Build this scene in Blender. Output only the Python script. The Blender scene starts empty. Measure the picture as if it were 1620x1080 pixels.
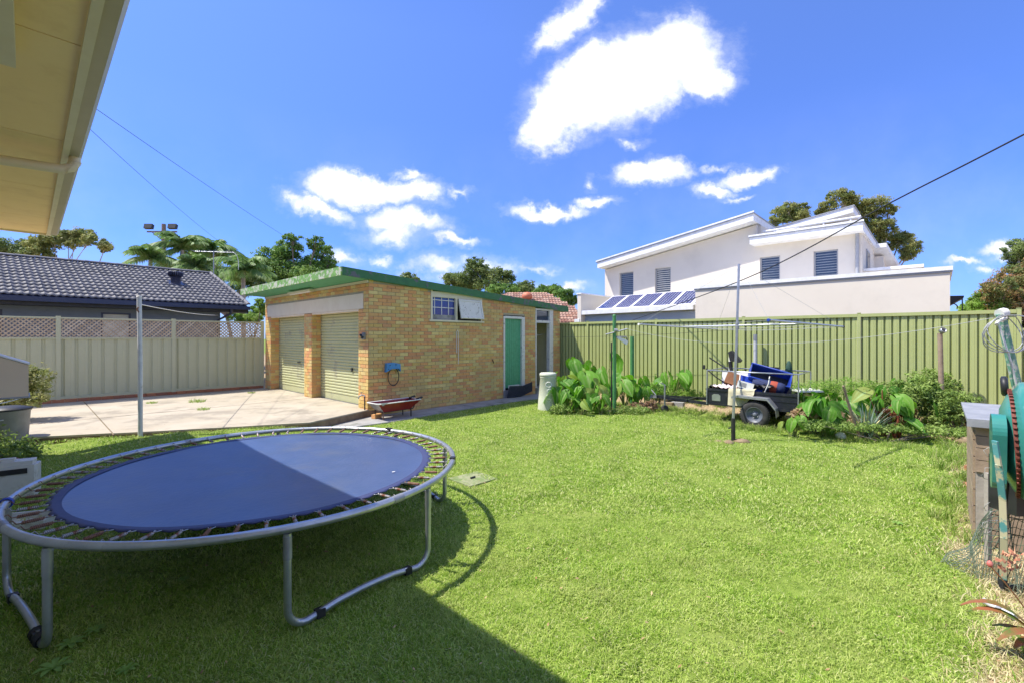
import bpy, math, random
import numpy as np
import mathutils.noise as mnoise
from mathutils import Vector, Matrix, Euler
random.seed(7)
RNG = np.random.default_rng(11)
SC = bpy.context.scene
COL = SC.collection
R = math.radians
PI = math.pi

# ------------------------------------------------------------------ camera, sky, sun, exposure
H = 1.95
F = 720.0
HOR = 535.0
cam_d = bpy.data.cameras.new('camera')
cam = bpy.data.objects.new('camera', cam_d)
COL.objects.link(cam)
cam.location = (0, 0, H)
cam.rotation_euler = (R(90), 0, 0)
cam_d.sensor_width = 36
cam_d.lens = 16.0
cam_d.shift_y = -5 / 1620
cam_d.clip_start = 0.05
cam_d.clip_end = 2000
SC.camera = cam

SUN_H = Vector((-.60, -.03))
SUN_EL = math.atan2(1, SUN_H.length)
SUN_AZ = math.atan2(SUN_H.x, SUN_H.y)
sd = bpy.data.lights.new('sun', 'SUN')
sd.energy = 3.5
sd.angle = R(.55)
sd.color = (1, .945, .84)
sun = bpy.data.objects.new('sun', sd)
COL.objects.link(sun)
sun.rotation_euler = Vector((SUN_H.x, SUN_H.y, 1)).to_track_quat('Z', 'Y').to_euler()

W_ = bpy.data.worlds.new('World')
SC.world = W_
W_.use_nodes = True
SC.view_settings.view_transform = 'Standard'
SC.view_settings.look = 'None'
SC.view_settings.gamma = 1
SC.view_settings.use_curve_mapping = False
SC.view_settings.exposure = 1.05
SC.cycles.max_bounces = 8
SC.cycles.diffuse_bounces = 6
SC.cycles.transparent_max_bounces = 12

def world_nodes():
    nt = W_.node_tree
    nt.nodes.clear()
    N, L = nt.nodes, nt.links
    out = N.new('ShaderNodeOutputWorld')
    bg = N.new('ShaderNodeBackground')
    bg.inputs[1].default_value = .15
    L.new(bg.outputs[0], out.inputs[0])
    sky = N.new('ShaderNodeTexSky')
    sky.sky_type = 'NISHITA'
    sky.sun_disc = False
    sky.sun_elevation = SUN_EL
    sky.sun_rotation = SUN_AZ
    sky.air_density = 1.0
    sky.dust_density = .25
    sky.ozone_density = 3.0
    tc = N.new('ShaderNodeTexCoord')
    sep = N.new('ShaderNodeSeparateXYZ')
    L.new(tc.outputs['Generated'], sep.inputs[0])

    def m(op, a, b=None, c=None):
        n = N.new('ShaderNodeMath')
        n.operation = op
        for i, v in enumerate((a, b, c)):
            if v is None:
                continue
            if isinstance(v, (int, float)):
                n.inputs[i].default_value = v
            else:
                L.new(v, n.inputs[i])
        return n.outputs[0]
    ysafe = m('MAXIMUM', sep.outputs[1], .02)
    u = m('DIVIDE', sep.outputs[0], ysafe)
    v = m('DIVIDE', sep.outputs[2], ysafe)
    cmb = N.new('ShaderNodeCombineXYZ')
    L.new(u, cmb.inputs[0]); L.new(v, cmb.inputs[1])
    uv = cmb.outputs[0]
    def noise(scale, detail, rough, off=0.0, vec=uv, stretch=1.0):
        mp = N.new('ShaderNodeMapping')
        mp.inputs['Location'].default_value = (off, off * 1.7, off * .3)
        mp.inputs['Scale'].default_value = (1, stretch, 1)
        L.new(vec, mp.inputs[0])
        n = N.new('ShaderNodeTexNoise')
        n.inputs['Scale'].default_value = scale
        n.inputs['Detail'].default_value = detail
        n.inputs['Roughness'].default_value = rough
        L.new(mp.outputs[0], n.inputs['Vector'])
        return n
    # domain warp
    nw = noise(9, 6, .62, 3.1)
    vm = N.new('ShaderNodeVectorMath'); vm.operation = 'SUBTRACT'
    L.new(nw.outputs['Color'], vm.inputs[0]); vm.inputs[1].default_value = (.5, .5, .5)
    vs = N.new('ShaderNodeVectorMath'); vs.operation = 'SCALE'
    L.new(vm.outputs[0], vs.inputs[0]); vs.inputs['Scale'].default_value = .11
    va = N.new('ShaderNodeVectorMath'); va.operation = 'ADD'
    L.new(uv, va.inputs[0]); L.new(vs.outputs[0], va.inputs[1])
    flat = N.new('ShaderNodeVectorMath'); flat.operation = 'MULTIPLY'
    L.new(va.outputs[0], flat.inputs[0]); flat.inputs[1].default_value = (1, 1, 0)
    # px, py, rx, ry, rotation (deg, anticlockwise), weight
    E = [(930, 150, 112, 62, 25, 1), (1040, 95, 118, 66, 8, 1), (1000, 130, 120, 70, 20, 1), (875, 195, 62, 42, 20, 1),
         (1110, 120, 58, 36, -10, .9), (960, 105, 85, 50, 25, 1),
         (900, 30, 62, 26, 42, .62), (862, 62, 36, 20, 35, .5), (925, 5, 34, 20, 30, .55),
         (575, 300, 98, 27, -8, .8), (525, 295, 50, 30, 0, .75), (650, 305, 50, 18, -5, .65), (505, 330, 60, 17, -12, .6), (470, 318, 25, 10, -20, .4),
         (640, 352, 76, 24, -6, .6), (625, 372, 66, 18, 0, .42), (710, 378, 48, 10, -4, .5), (645, 283, 28, 10, -22, .45), (722, 306, 26, 6, -8, .3),
         (605, 405, 24, 10, 0, .35), (540, 412, 38, 13, 0, .42), (700, 418, 60, 18, 0, .42), (770, 425, 80, 13, 0, .34), (720, 440, 90, 16, 0, .28),
         (1030, 275, 60, 25, 6, .75), (1062, 268, 36, 16, -10, .55), (870, 332, 62, 13, -6, .65), (945, 324, 44, 10, -4, .55),
         (1185, 282, 58, 15, 12, .6), (1125, 303, 38, 14, -6, .65), (1215, 275, 28, 8, 8, .4), (1135, 270, 36, 7, 8, .32), (1165, 318, 30, 7, 4, .35),
         (1590, 392, 60, 14, 12, .5), (1522, 420, 30, 8, 3, .5), (1600, 410, 50, 12, 0, .35), (880, 455, 65, 12, 0, .5), (850, 425, 40, 8, 0, .3),
         (936, 290, 8, 12, 0, .25), (1560, 431, 22, 6, 0, .25), (880, 222, 30, 8, 0, .35), (1000, 225, 22, 8, 0, .3)]
    field = None
    for (px, py, rx, ry, rot, w) in E:
        mp = N.new('ShaderNodeMapping')
        mp.vector_type = 'TEXTURE'
        mp.inputs['Location'].default_value = ((px - 810) / F, (HOR - py) / F, 0)
        mp.inputs['Rotation'].default_value = (0, 0, R(rot))
        mp.inputs['Scale'].default_value = (rx / F * 1.12, ry / F * 1.12, 1)
        L.new(flat.outputs[0], mp.inputs[0])
        ln = N.new('ShaderNodeVectorMath'); ln.operation = 'LENGTH'
        L.new(mp.outputs[0], ln.inputs[0])
        d = m('MULTIPLY', m('SUBTRACT', 1.0, ln.outputs['Value']), w * 1.5)
        field = d if field is None else m('MAXIMUM', field, d)
    nf = noise(26, 7, .6, 1.3)
    nf2 = noise(6, 5, .6, 7.7)
    f1 = m('ADD', field, m('MULTIPLY', m('SUBTRACT', nf.outputs['Fac'], .5), .75))
    f1 = m('ADD', f1, m('MULTIPLY', m('SUBTRACT', nf2.outputs['Fac'], .5), .4))
    mr = N.new('ShaderNodeMapRange'); mr.interpolation_type = 'SMOOTHSTEP'
    mr.inputs['From Min'].default_value = .0
    mr.inputs['From Max'].default_value = .62
    L.new(f1, mr.inputs['Value'])
    veil = N.new('ShaderNodeMapRange'); veil.interpolation_type = 'SMOOTHSTEP'
    veil.inputs['From Min'].default_value = -.32; veil.inputs['From Max'].default_value = .5; veil.inputs['To Max'].default_value = .24
    nv_ = noise(14, 8, .7, 4.4, stretch=1.6)
    L.new(m('ADD', field, m('MULTIPLY', m('SUBTRACT', nv_.outputs['Fac'], .5), 1.3)), veil.inputs['Value'])
    front = m('GREATER_THAN', sep.outputs[1], .05)
    dens = m('MULTIPLY', m('MAXIMUM', mr.outputs[0], veil.outputs[0]), front)
    # thin wisps near the horizon, all around
    nh = noise(2.2, 6, .6, 2.0, vec=tc.outputs['Generated'], stretch=1.0)
    hz = N.new('ShaderNodeMapRange'); hz.inputs['From Min'].default_value = .02; hz.inputs['From Max'].default_value = .42
    hz.inputs['To Min'].default_value = 1; hz.inputs['To Max'].default_value = 0
    L.new(sep.outputs[2], hz.inputs['Value'])
    wz = N.new('ShaderNodeMapRange'); wz.inputs['From Min'].default_value = .42; wz.inputs['From Max'].default_value = .95
    L.new(nh.outputs['Fac'], wz.inputs['Value'])
    wisp = m('MULTIPLY', m('MULTIPLY', wz.outputs[0], hz.outputs[0]), .55)
    dens = m('MAXIMUM', dens, wisp)
    # denser clouds added over the unseen sky to raise the fill light
    ng_ = noise(3.1, 7, .6, 9.3, vec=tc.outputs['Generated'], stretch=1.0)
    gc = N.new('ShaderNodeMapRange'); gc.interpolation_type = 'SMOOTHSTEP'; gc.inputs['From Min'].default_value = .49; gc.inputs['From Max'].default_value = .61
    L.new(ng_.outputs['Fac'], gc.inputs['Value'])
    out_y = N.new('ShaderNodeMapRange'); out_y.inputs['From Min'].default_value = .42; out_y.inputs['From Max'].default_value = .25
    out_y.inputs['To Min'].default_value = 0; out_y.inputs['To Max'].default_value = 1
    L.new(sep.outputs[1], out_y.inputs['Value'])
    dens = m('MAXIMUM', dens, m('MULTIPLY', gc.outputs[0], out_y.outputs[0]))
    # sky tint
    tint = N.new('ShaderNodeMix'); tint.data_type = 'RGBA'; tint.blend_type = 'MULTIPLY'
    tint.inputs['Factor'].default_value = 1
    L.new(sky.outputs[0], tint.inputs['A'])
    tz = N.new('ShaderNodeMapRange'); tz.inputs['From Min'].default_value = .08; tz.inputs['From Max'].default_value = .55
    L.new(sep.outputs[2], tz.inputs['Value'])
    tmix = N.new('ShaderNodeMix'); tmix.data_type = 'RGBA'
    L.new(tz.outputs[0], tmix.inputs['Factor'])
    tmix.inputs['A'].default_value = (.21, .335, .74, 1); tmix.inputs['B'].default_value = (.475, .57, .90, 1)
    L.new(tmix.outputs['Result'], tint.inputs['B'])
    mix = N.new('ShaderNodeMix'); mix.data_type = 'RGBA'
    L.new(m('MULTIPLY', dens, .97), mix.inputs['Factor'])
    L.new(tint.outputs['Result'], mix.inputs['A'])
    # cloud body : white, a little bluer where thin
    nb = noise(11, 5, .6, 5.5)
    cr = N.new('ShaderNodeMix'); cr.data_type = 'RGBA'
    thick = N.new('ShaderNodeMapRange'); thick.inputs['From Min'].default_value = .35; thick.inputs['From Max'].default_value = 1.25
    L.new(f1, thick.inputs['Value'])
    nbr = N.new('ShaderNodeMapRange'); nbr.inputs['From Min'].default_value = .35; nbr.inputs['From Max'].default_value = .65
    L.new(nb.outputs['Fac'], nbr.inputs['Value'])
    L.new(m('ADD', m('MULTIPLY', thick.outputs[0], .65), m('MULTIPLY', nbr.outputs[0], .5)), cr.inputs['Factor'])
    cr.inputs['A'].default_value = (2.9, 3.1, 3.55, 1)
    cr.inputs['B'].default_value = (5.2, 5.2, 5.2, 1)
    L.new(cr.outputs['Result'], mix.inputs['B'])
    L.new(mix.outputs['Result'], bg.inputs[0])
world_nodes()

# ------------------------------------------------------------------ frames
ROT = math.atan2(.7295, .684)
U = Vector((.684, .7295, 0)).normalized()
V = Vector((-U.y, U.x, 0))
C0 = Vector((-3.34, 10.6, 0))
ac, bc = -C0.dot(U), -C0.dot(V)            # camera in the yard frame
def Wd(a, b, z=0.0):
    return C0 + U * a + V * b + Vector((0, 0, z))
def AB(x, y):
    d = Vector((x, y, 0)) - C0
    return d.dot(U), d.dot(V)
def P(px, py, Y):
    return Vector(((px - 810) / F * Y, Y, H - (py - HOR) / F * Y))
def b_at(a, px):                            # b on the plane a=const seen at column px
    r = (px - 810) / F
    p0 = C0 + U * a
    return -(p0.x - r * p0.y) / (V.x - r * V.y)
def a_at(b, px):
    r = (px - 810) / F
    p0 = C0 + V * b
    return -(p0.x - r * p0.y) / (U.x - r * U.y)
def z_at(a, b, py):
    return H + (HOR - py) / F * Wd(a, b).y
def sm(t):
    t = min(1, max(0, t)); return t * t * (3 - 2 * t)
def gz(x, y):
    a, b = AB(x, y)
    z = .10 * sm((y - 4) / 6)
    z += .175 * sm((-x - 3.3) / 1.3) * sm((y - 6.0) / 2.0)
    z += .2 * sm((a - 6.6) / .8)
    z += .015 * math.sin(x * 1.3 + 1) * math.sin(y * 1.1)
    return z

# ------------------------------------------------------------------ materials
MATS = {}
def mat(name, col, rough=.6, col2=None, scale=6, bump=0, bscale=None, metal=0, spec=None, detail=5, lo=.35, hi=.65,
        translucent=0, objrand=0, coat=0, stain=None, stain_scale=3, stain_lo=.55, stain_hi=.7, coord='Object', trans=0):
    if name in MATS:
        return MATS[name]
    m = bpy.data.materials.new(name)
    m.use_nodes = True
    nt = m.node_tree; N, L = nt.nodes, nt.links
    bs = N['Principled BSDF']
    bs.inputs['Roughness'].default_value = rough
    bs.inputs['Metallic'].default_value = metal
    if spec is not None:
        bs.inputs['Specular IOR Level'].default_value = spec
    if coat:
        bs.inputs['Coat Weight'].default_value = coat
    if trans:
        bs.inputs['Transmission Weight'].default_value = trans
    tc = N.new('ShaderNodeTexCoord')
    co = tc.outputs[coord]
    if coord == 'World':
        pass
    cur = None
    if col2 is None:
        col2 = tuple(min(1, c * 1.18) for c in col)
    n = N.new('ShaderNodeTexNoise'); n.inputs['Scale'].default_value = scale; n.inputs['Detail'].default_value = detail
    n.inputs['Roughness'].default_value = .6
    L.new(co, n.inputs['Vector'])
    mr = N.new('ShaderNodeMapRange'); mr.inputs['From Min'].default_value = lo; mr.inputs['From Max'].default_value = hi
    L.new(n.outputs['Fac'], mr.inputs['Value'])
    fac = mr.outputs[0]
    mx = N.new('ShaderNodeMix'); mx.data_type = 'RGBA'
    L.new(fac, mx.inputs['Factor'])
    mx.inputs['A'].default_value = (*col, 1); mx.inputs['B'].default_value = (*col2, 1)
    cur = mx.outputs['Result']
    if stain:
        n2 = N.new('ShaderNodeTexNoise'); n2.inputs['Scale'].default_value = stain_scale; n2.inputs['Detail'].default_value = 7
        n2.inputs['Roughness'].default_value = .68
        L.new(co, n2.inputs['Vector'])
        r2 = N.new('ShaderNodeMapRange'); r2.inputs['From Min'].default_value = stain_lo; r2.inputs['From Max'].default_value = stain_hi
        L.new(n2.outputs['Fac'], r2.inputs['Value'])
        m2 = N.new('ShaderNodeMix'); m2.data_type = 'RGBA'
        L.new(r2.outputs[0], m2.inputs['Factor']); L.new(cur, m2.inputs['A']); m2.inputs['B'].default_value = (*stain, 1)
        cur = m2.outputs['Result']
    if objrand:
        oi = N.new('ShaderNodeObjectInfo')
        hs = N.new('ShaderNodeHueSaturation')
        r3 = N.new('ShaderNodeMapRange'); r3.inputs['To Min'].default_value = 1 - objrand; r3.inputs['To Max'].default_value = 1 + objrand
        L.new(oi.outputs['Random'], r3.inputs['Value']); L.new(r3.outputs[0], hs.inputs['Value'])
        L.new(cur, hs.inputs['Color']); cur = hs.outputs[0]
    L.new(cur, bs.inputs['Base Color'])
    if bump:
        nb = N.new('ShaderNodeTexNoise'); nb.inputs['Scale'].default_value = bscale or scale * 6; nb.inputs['Detail'].default_value = 5
        L.new(co, nb.inputs['Vector'])
        bp = N.new('ShaderNodeBump'); bp.inputs['Strength'].default_value = bump; bp.inputs['Distance'].default_value = .01
        L.new(nb.outputs['Fac'], bp.inputs['Height']); L.new(bp.outputs[0], bs.inputs['Normal'])
    if translucent:
        tr = N.new('ShaderNodeBsdfTranslucent'); ms = N.new('ShaderNodeMixShader')
        ms.inputs[0].default_value = translucent
        L.new(cur, tr.inputs[0]); L.new(bs.outputs[0], ms.inputs[1]); L.new(tr.outputs[0], ms.inputs[2])
        L.new(ms.outputs[0], N['Material Output'].inputs[0])
    MATS[name] = m
    return m

def ramp_mat(name, stops, rough=.8, mode='object+attr', grain=.12, bump=.3, bscale=60, translucent=0, spec=.3, patch=None, patch_scale=1.2, pmax=.75):
    """colour picked per piece: object random or the 'rnd' face attribute"""
    m = bpy.data.materials.new(name); m.use_nodes = True
    nt = m.node_tree; N, L = nt.nodes, nt.links
    bs = N['Principled BSDF']; bs.inputs['Roughness'].default_value = rough
    bs.inputs['Specular IOR Level'].default_value = spec
    at = N.new('ShaderNodeAttribute'); at.attribute_name = 'rnd'
    oi = N.new('ShaderNodeObjectInfo')
    if mode == 'attr':
        val = at.outputs['Fac']
    else:
        ad = N.new('ShaderNodeMath'); ad.operation = 'ADD'
        L.new(at.outputs['Fac'], ad.inputs[0]); L.new(oi.outputs['Random'], ad.inputs[1])
        fr = N.new('ShaderNodeMath'); fr.operation = 'FRACT'
        L.new(ad.outputs[0], fr.inputs[0]); val = fr.outputs[0]
    cr = N.new('ShaderNodeValToRGB')
    el = cr.color_ramp.elements
    el[0].position = stops[0][0]; el[0].color = (*stops[0][1], 1)
    el[1].position = stops[-1][0]; el[1].color = (*stops[-1][1], 1)
    for p_, c_ in stops[1:-1]:
        e = el.new(p_); e.color = (*c_, 1)
    L.new(val, cr.inputs[0])
    cur = cr.outputs[0]
    geo = N.new('ShaderNodeNewGeometry')
    nn = N.new('ShaderNodeTexNoise'); nn.inputs['Scale'].default_value = bscale; nn.inputs['Detail'].default_value = 4
    L.new(geo.outputs['Position'], nn.inputs['Vector'])
    hs = N.new('ShaderNodeHueSaturation')
    mr = N.new('ShaderNodeMapRange'); mr.inputs['From Min'].default_value = .3; mr.inputs['From Max'].default_value = .7
    mr.inputs['To Min'].default_value = 1 - grain; mr.inputs['To Max'].default_value = 1 + grain
    L.new(nn.outputs['Fac'], mr.inputs['Value']); L.new(mr.outputs[0], hs.inputs['Value']); L.new(cur, hs.inputs['Color'])
    cur = hs.outputs[0]
    if patch:
        n2 = N.new('ShaderNodeTexNoise'); n2.inputs['Scale'].default_value = patch_scale; n2.inputs['Detail'].default_value = 5
        L.new(geo.outputs['Position'], n2.inputs['Vector'])
        r2 = N.new('ShaderNodeMapRange'); r2.inputs['From Min'].default_value = .44; r2.inputs['From Max'].default_value = .68
        r2.inputs['To Max'].default_value = pmax
        L.new(n2.outputs['Fac'], r2.inputs['Value'])
        m2 = N.new('ShaderNodeMix'); m2.data_type = 'RGBA'
        L.new(r2.outputs[0], m2.inputs['Factor']); L.new(cur, m2.inputs['A']); m2.inputs['B'].default_value = (*patch, 1)
        cur = m2.outputs['Result']
    L.new(cur, bs.inputs['Base Color'])
    if bump:
        bp = N.new('ShaderNodeBump'); bp.inputs['Strength'].default_value = bump; bp.inputs['Distance'].default_value = .004
        L.new(nn.outputs['Fac'], bp.inputs['Height']); L.new(bp.outputs[0], bs.inputs['Normal'])
    if translucent:
        tr = N.new('ShaderNodeBsdfTranslucent'); ms = N.new('ShaderNodeMixShader'); ms.inputs[0].default_value = translucent
        L.new(cur, tr.inputs[0]); L.new(bs.outputs[0], ms.inputs[1]); L.new(tr.outputs[0], ms.inputs[2])
        L.new(ms.outputs[0], N['Material Output'].inputs[0])
    MATS[name] = m
    return m

M_brick = ramp_mat('brick', [(0, (.62, .42, .14)), (.16, (.68, .38, .15)), (.34, (.70, .50, .19)), (.5, (.68, .35, .14)), (.64, (.62, .48, .20)), (.80, (.62, .30, .14)), (.9, (.72, .56, .23)), (1, (.50, .28, .14))], rough=.9, grain=.2, bump=.5, bscale=70, patch=(.44, .30, .15), patch_scale=1.6, pmax=.45)
for e in MATS['brick'].node_tree.nodes:
    if e.type == 'VALTORGB': e.color_ramp.interpolation = 'CONSTANT'
M_redbrick = ramp_mat('red_brick', [(0, (.32, .12, .07)), (.5, (.42, .18, .10)), (1, (.28, .13, .09))], rough=.9)
M_mortar = mat('mortar', (.46, .41, .29), .95, (.38, .34, .24), 9, .3)
M_conc = mat('concrete', (.40, .345, .26), .9, (.47, .41, .32), 1.3, .25, 40, stain=(.31, .27, .21), stain_scale=1.4, stain_lo=.5, stain_hi=.62)
M_concg = mat('grey_concrete', (.26, .25, .24), .9, (.36, .35, .33), 3, .3, 40, stain=(.12, .13, .09), stain_scale=2.2)
M_lintel = mat('painted_render', (.72, .62, .48), .8, (.76, .67, .53), 3)
M_cream = mat('cream_paint', (.66, .60, .42), .55, (.70, .65, .48), 4, stain=(.45, .36, .22), stain_scale=5, stain_lo=.62, stain_hi=.8)
M_greenp = mat('peeling_green_paint', (.12, .27, .05), .6, (.18, .36, .07), 8, .3, 60, stain=(.46, .48, .36), stain_scale=9, stain_lo=.5, stain_hi=.54)
M_greenf = mat('dark_green_paint', (.025, .135, .045), .55, (.035, .165, .055), 8, .3, 60, stain=(.11, .12, .13), stain_scale=3.5, stain_lo=.56, stain_hi=.6)
M_greend = mat('door_green', (.08, .32, .16), .6, (.10, .38, .20), 12, stain=(.30, .42, .34), stain_scale=16, stain_lo=.66, stain_hi=.7)
M_white = mat('white_paint', (.74, .73, .68), .55, (.80, .79, .75), 5)
M_whited = mat('worn_white_paint', (.66, .65, .58), .7, (.74, .72, .66), 6, stain=(.28, .25, .2), stain_scale=14, stain_lo=.58, stain_hi=.66)
M_roller = mat('roller_steel', (.48, .49, .27), .45, (.53, .53, .31), 2, stain=(.30, .29, .2), stain_scale=2)
M_fenceR = mat('fence_green', (.39, .43, .165), .42, (.42, .46, .19), 1.5, stain=(.34, .385, .15), stain_scale=1.1, stain_lo=.5)
M_fenceL = mat('fence_sage', (.44, .455, .31), .45, (.48, .49, .34), 1.5, stain=(.39, .41, .27), stain_scale=1.4)
M_lattice = ramp_mat('lattice_timber', [(0, (.50, .40, .30)), (.5, (.38, .30, .22)), (1, (.60, .52, .42))], bscale=40)
M_rooftile = ramp_mat('roof_tile', [(0, (.13, .125, .135)), (.5, (.17, .165, .17)), (1, (.10, .10, .11))], rough=.62, spec=.4, grain=.25, bscale=30, bump=.2)
M_redtile = ramp_mat('terracotta_tile', [(0, (.36, .19, .13)), (.5, (.44, .29, .22)), (1, (.25, .12, .09))], rough=.8, grain=.3, bscale=14)
M_navy = mat('navy_gutter', (.03, .035, .065), .35, (.035, .04, .075), 3)
M_bluew = mat('blue_grey_wall', (.14, .17, .22), .8, (.16, .19, .24), 3)
M_glassd = mat('dark_glass', (.03, .045, .07), .06, (.05, .07, .10), 3, spec=.9)
M_blind = mat('blind', (.50, .50, .46), .6)
M_galv = mat('galvanised_tube', (.42, .44, .46), .34, (.52, .54, .56), 7, .1, 60, metal=.75, stain=(.30, .28, .25), stain_scale=12, stain_lo=.6, stain_hi=.8)
M_galvd = mat('dull_galvanised', (.30, .31, .32), .5, (.38, .39, .40), 9, metal=.6)
M_matb = mat('trampoline_fabric', (.050, .085, .19), .34, (.062, .10, .22), 3, .25, 26, spec=.8, stain=(.10, .12, .18), stain_scale=2.0, stain_lo=.5, stain_hi=.78)
M_matedge = mat('trampoline_webbing', (.035, .045, .12), .6, (.045, .055, .14), 20)
M_rust = mat('rusty_spring', (.20, .09, .055), .75, (.32, .19, .14), 30, metal=.3)
M_spring = mat('grey_spring', (.36, .36, .38), .45, (.46, .44, .42), 30, metal=.6, stain=(.26, .11, .06), stain_scale=18, stain_lo=.5, stain_hi=.6)
M_black = mat('black_plastic', (.015, .015, .017), .5, (.03, .03, .03), 8)
M_cable = mat('cable_black', (.02, .02, .025), .6)
M_wire = mat('line_wire', (.34, .35, .34), .5, metal=.3)
M_hw = mat('house_render', (.71, .645, .54), .85, (.735, .67, .565), 1.2, .05, 60, stain=(.62, .56, .47), stain_scale=.7, stain_lo=.5, stain_hi=.8)
M_hfascia = mat('white_fascia', (.72, .72, .71), .5)
M_hmetal = mat('grey_flashing', (.32, .33, .35), .45)
M_soffit = mat('soffit_sheet', (.90, .68, .33), .7, (.92, .71, .37), 1.5, stain=(.78, .56, .26), stain_scale=2.5, stain_lo=.5, stain_hi=.8)
M_gutter = mat('gutter_grey', (.66, .56, .36), .45, (.70, .60, .40), 3)
M_solar = mat('solar_cell', (.010, .022, .13), .18, (.018, .036, .18), 9, spec=.8)
M_timber = mat('weathered_timber', (.26, .19, .13), .85, (.36, .27, .19), 5, .3, 30)
M_timberg = mat('grey_timber', (.30, .27, .23), .9, (.40, .36, .31), 7, .3, 30)
M_teal = mat('teal_enamel', (.03, .20, .17), .32, (.045, .26, .22), 4, coat=.3, stain=(.22, .42, .38), stain_scale=6, stain_lo=.62, stain_hi=.75)
M_tealr = mat('chipped_strut_paint', (.10, .32, .34), .5, (.14, .40, .42), 5, stain=(.62, .58, .40), stain_scale=5, stain_lo=.45, stain_hi=.5)
M_red = mat('dark_red_paint', (.20, .012, .012), .35, (.26, .02, .018), 6)
M_redo = mat('red_gear', (.22, .05, .03), .7, (.14, .04, .03), 30)
M_trail = mat('trailer_paint', (.014, .016, .026), .3, (.022, .024, .034), 4, stain=(.05, .05, .055), stain_scale=6)
M_tyre = mat('tyre_rubber', (.028, .028, .03), .85, (.05, .048, .045), 12, .3)
M_rim = mat('dusty_rim', (.10, .12, .16), .5, (.16, .17, .20), 9)
M_bark = mat('bark', (.16, .12, .09), .95, (.27, .22, .18), 5, .5, 20)
M_barkg = mat('gum_bark', (.36, .31, .26), .9, (.46, .42, .37), 4, .3, 20)
M_blue = mat('blue_plastic', (.01, .04, .30), .4, (.02, .06, .38), 4)
M_cyan = mat('faded_blue_plastic', (.05, .22, .52), .5, (.08, .28, .58), 9)
M_orange = mat('orange_red_cloth', (.34, .06, .03), .8)
M_brown = mat('brown_card', (.22, .09, .04), .8, (.28, .13, .06), 7)
M_towel = mat('cream_towel', (.46, .42, .27), .95, (.54, .50, .34), 8, .4, 120)
M_pale = mat('pale_plastic', (.62, .62, .58), .5, (.68, .68, .64), 6, stain=(.42, .40, .34), stain_scale=7)
M_tan = mat('tan_metal', (.68, .53, .37), .6, (.72, .57, .40), 2)
M_bin = mat('grey_bin', (.22, .22, .22), .6, (.28, .28, .28), 7)
M_compost = mat('compost_bin_plastic', (.50, .52, .42), .7, (.56, .58, .47), 8, stain=(.34, .36, .26), stain_scale=6)
M_dirt = mat('soil', (.16, .11, .07), .95, (.26, .19, .12), 5, .8, 25)
M_polegreen = mat('post_green', (.05, .20, .06), .5, (.08, .26, .09), 8, stain=(.18, .22, .16), stain_scale=18, stain_lo=.6, stain_hi=.7)
M_oldgreen = mat('flaking_green_pipe', (.10, .26, .17), .6, (.16, .34, .24), 9, stain=(.46, .48, .42), stain_scale=14, stain_lo=.5, stain_hi=.55)
M_stone = mat('stone', (.20, .14, .08), .95, (.34, .26, .16), 5, .5)
M_leadsheet = mat('grey_sheet', (.24, .25, .27), .6, (.32, .33, .35), 6, .3, 20)

def leafmat(name, c1, c2, c3=None, tr=.42, rough=.5, scale=1.0):
    st = [(0, c1), (.5, c2), (1, c3 or c2)]
    return ramp_mat(name, st, rough=rough, mode='attr', grain=.22, bump=0, bscale=scale, translucent=tr, spec=.35)

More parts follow.
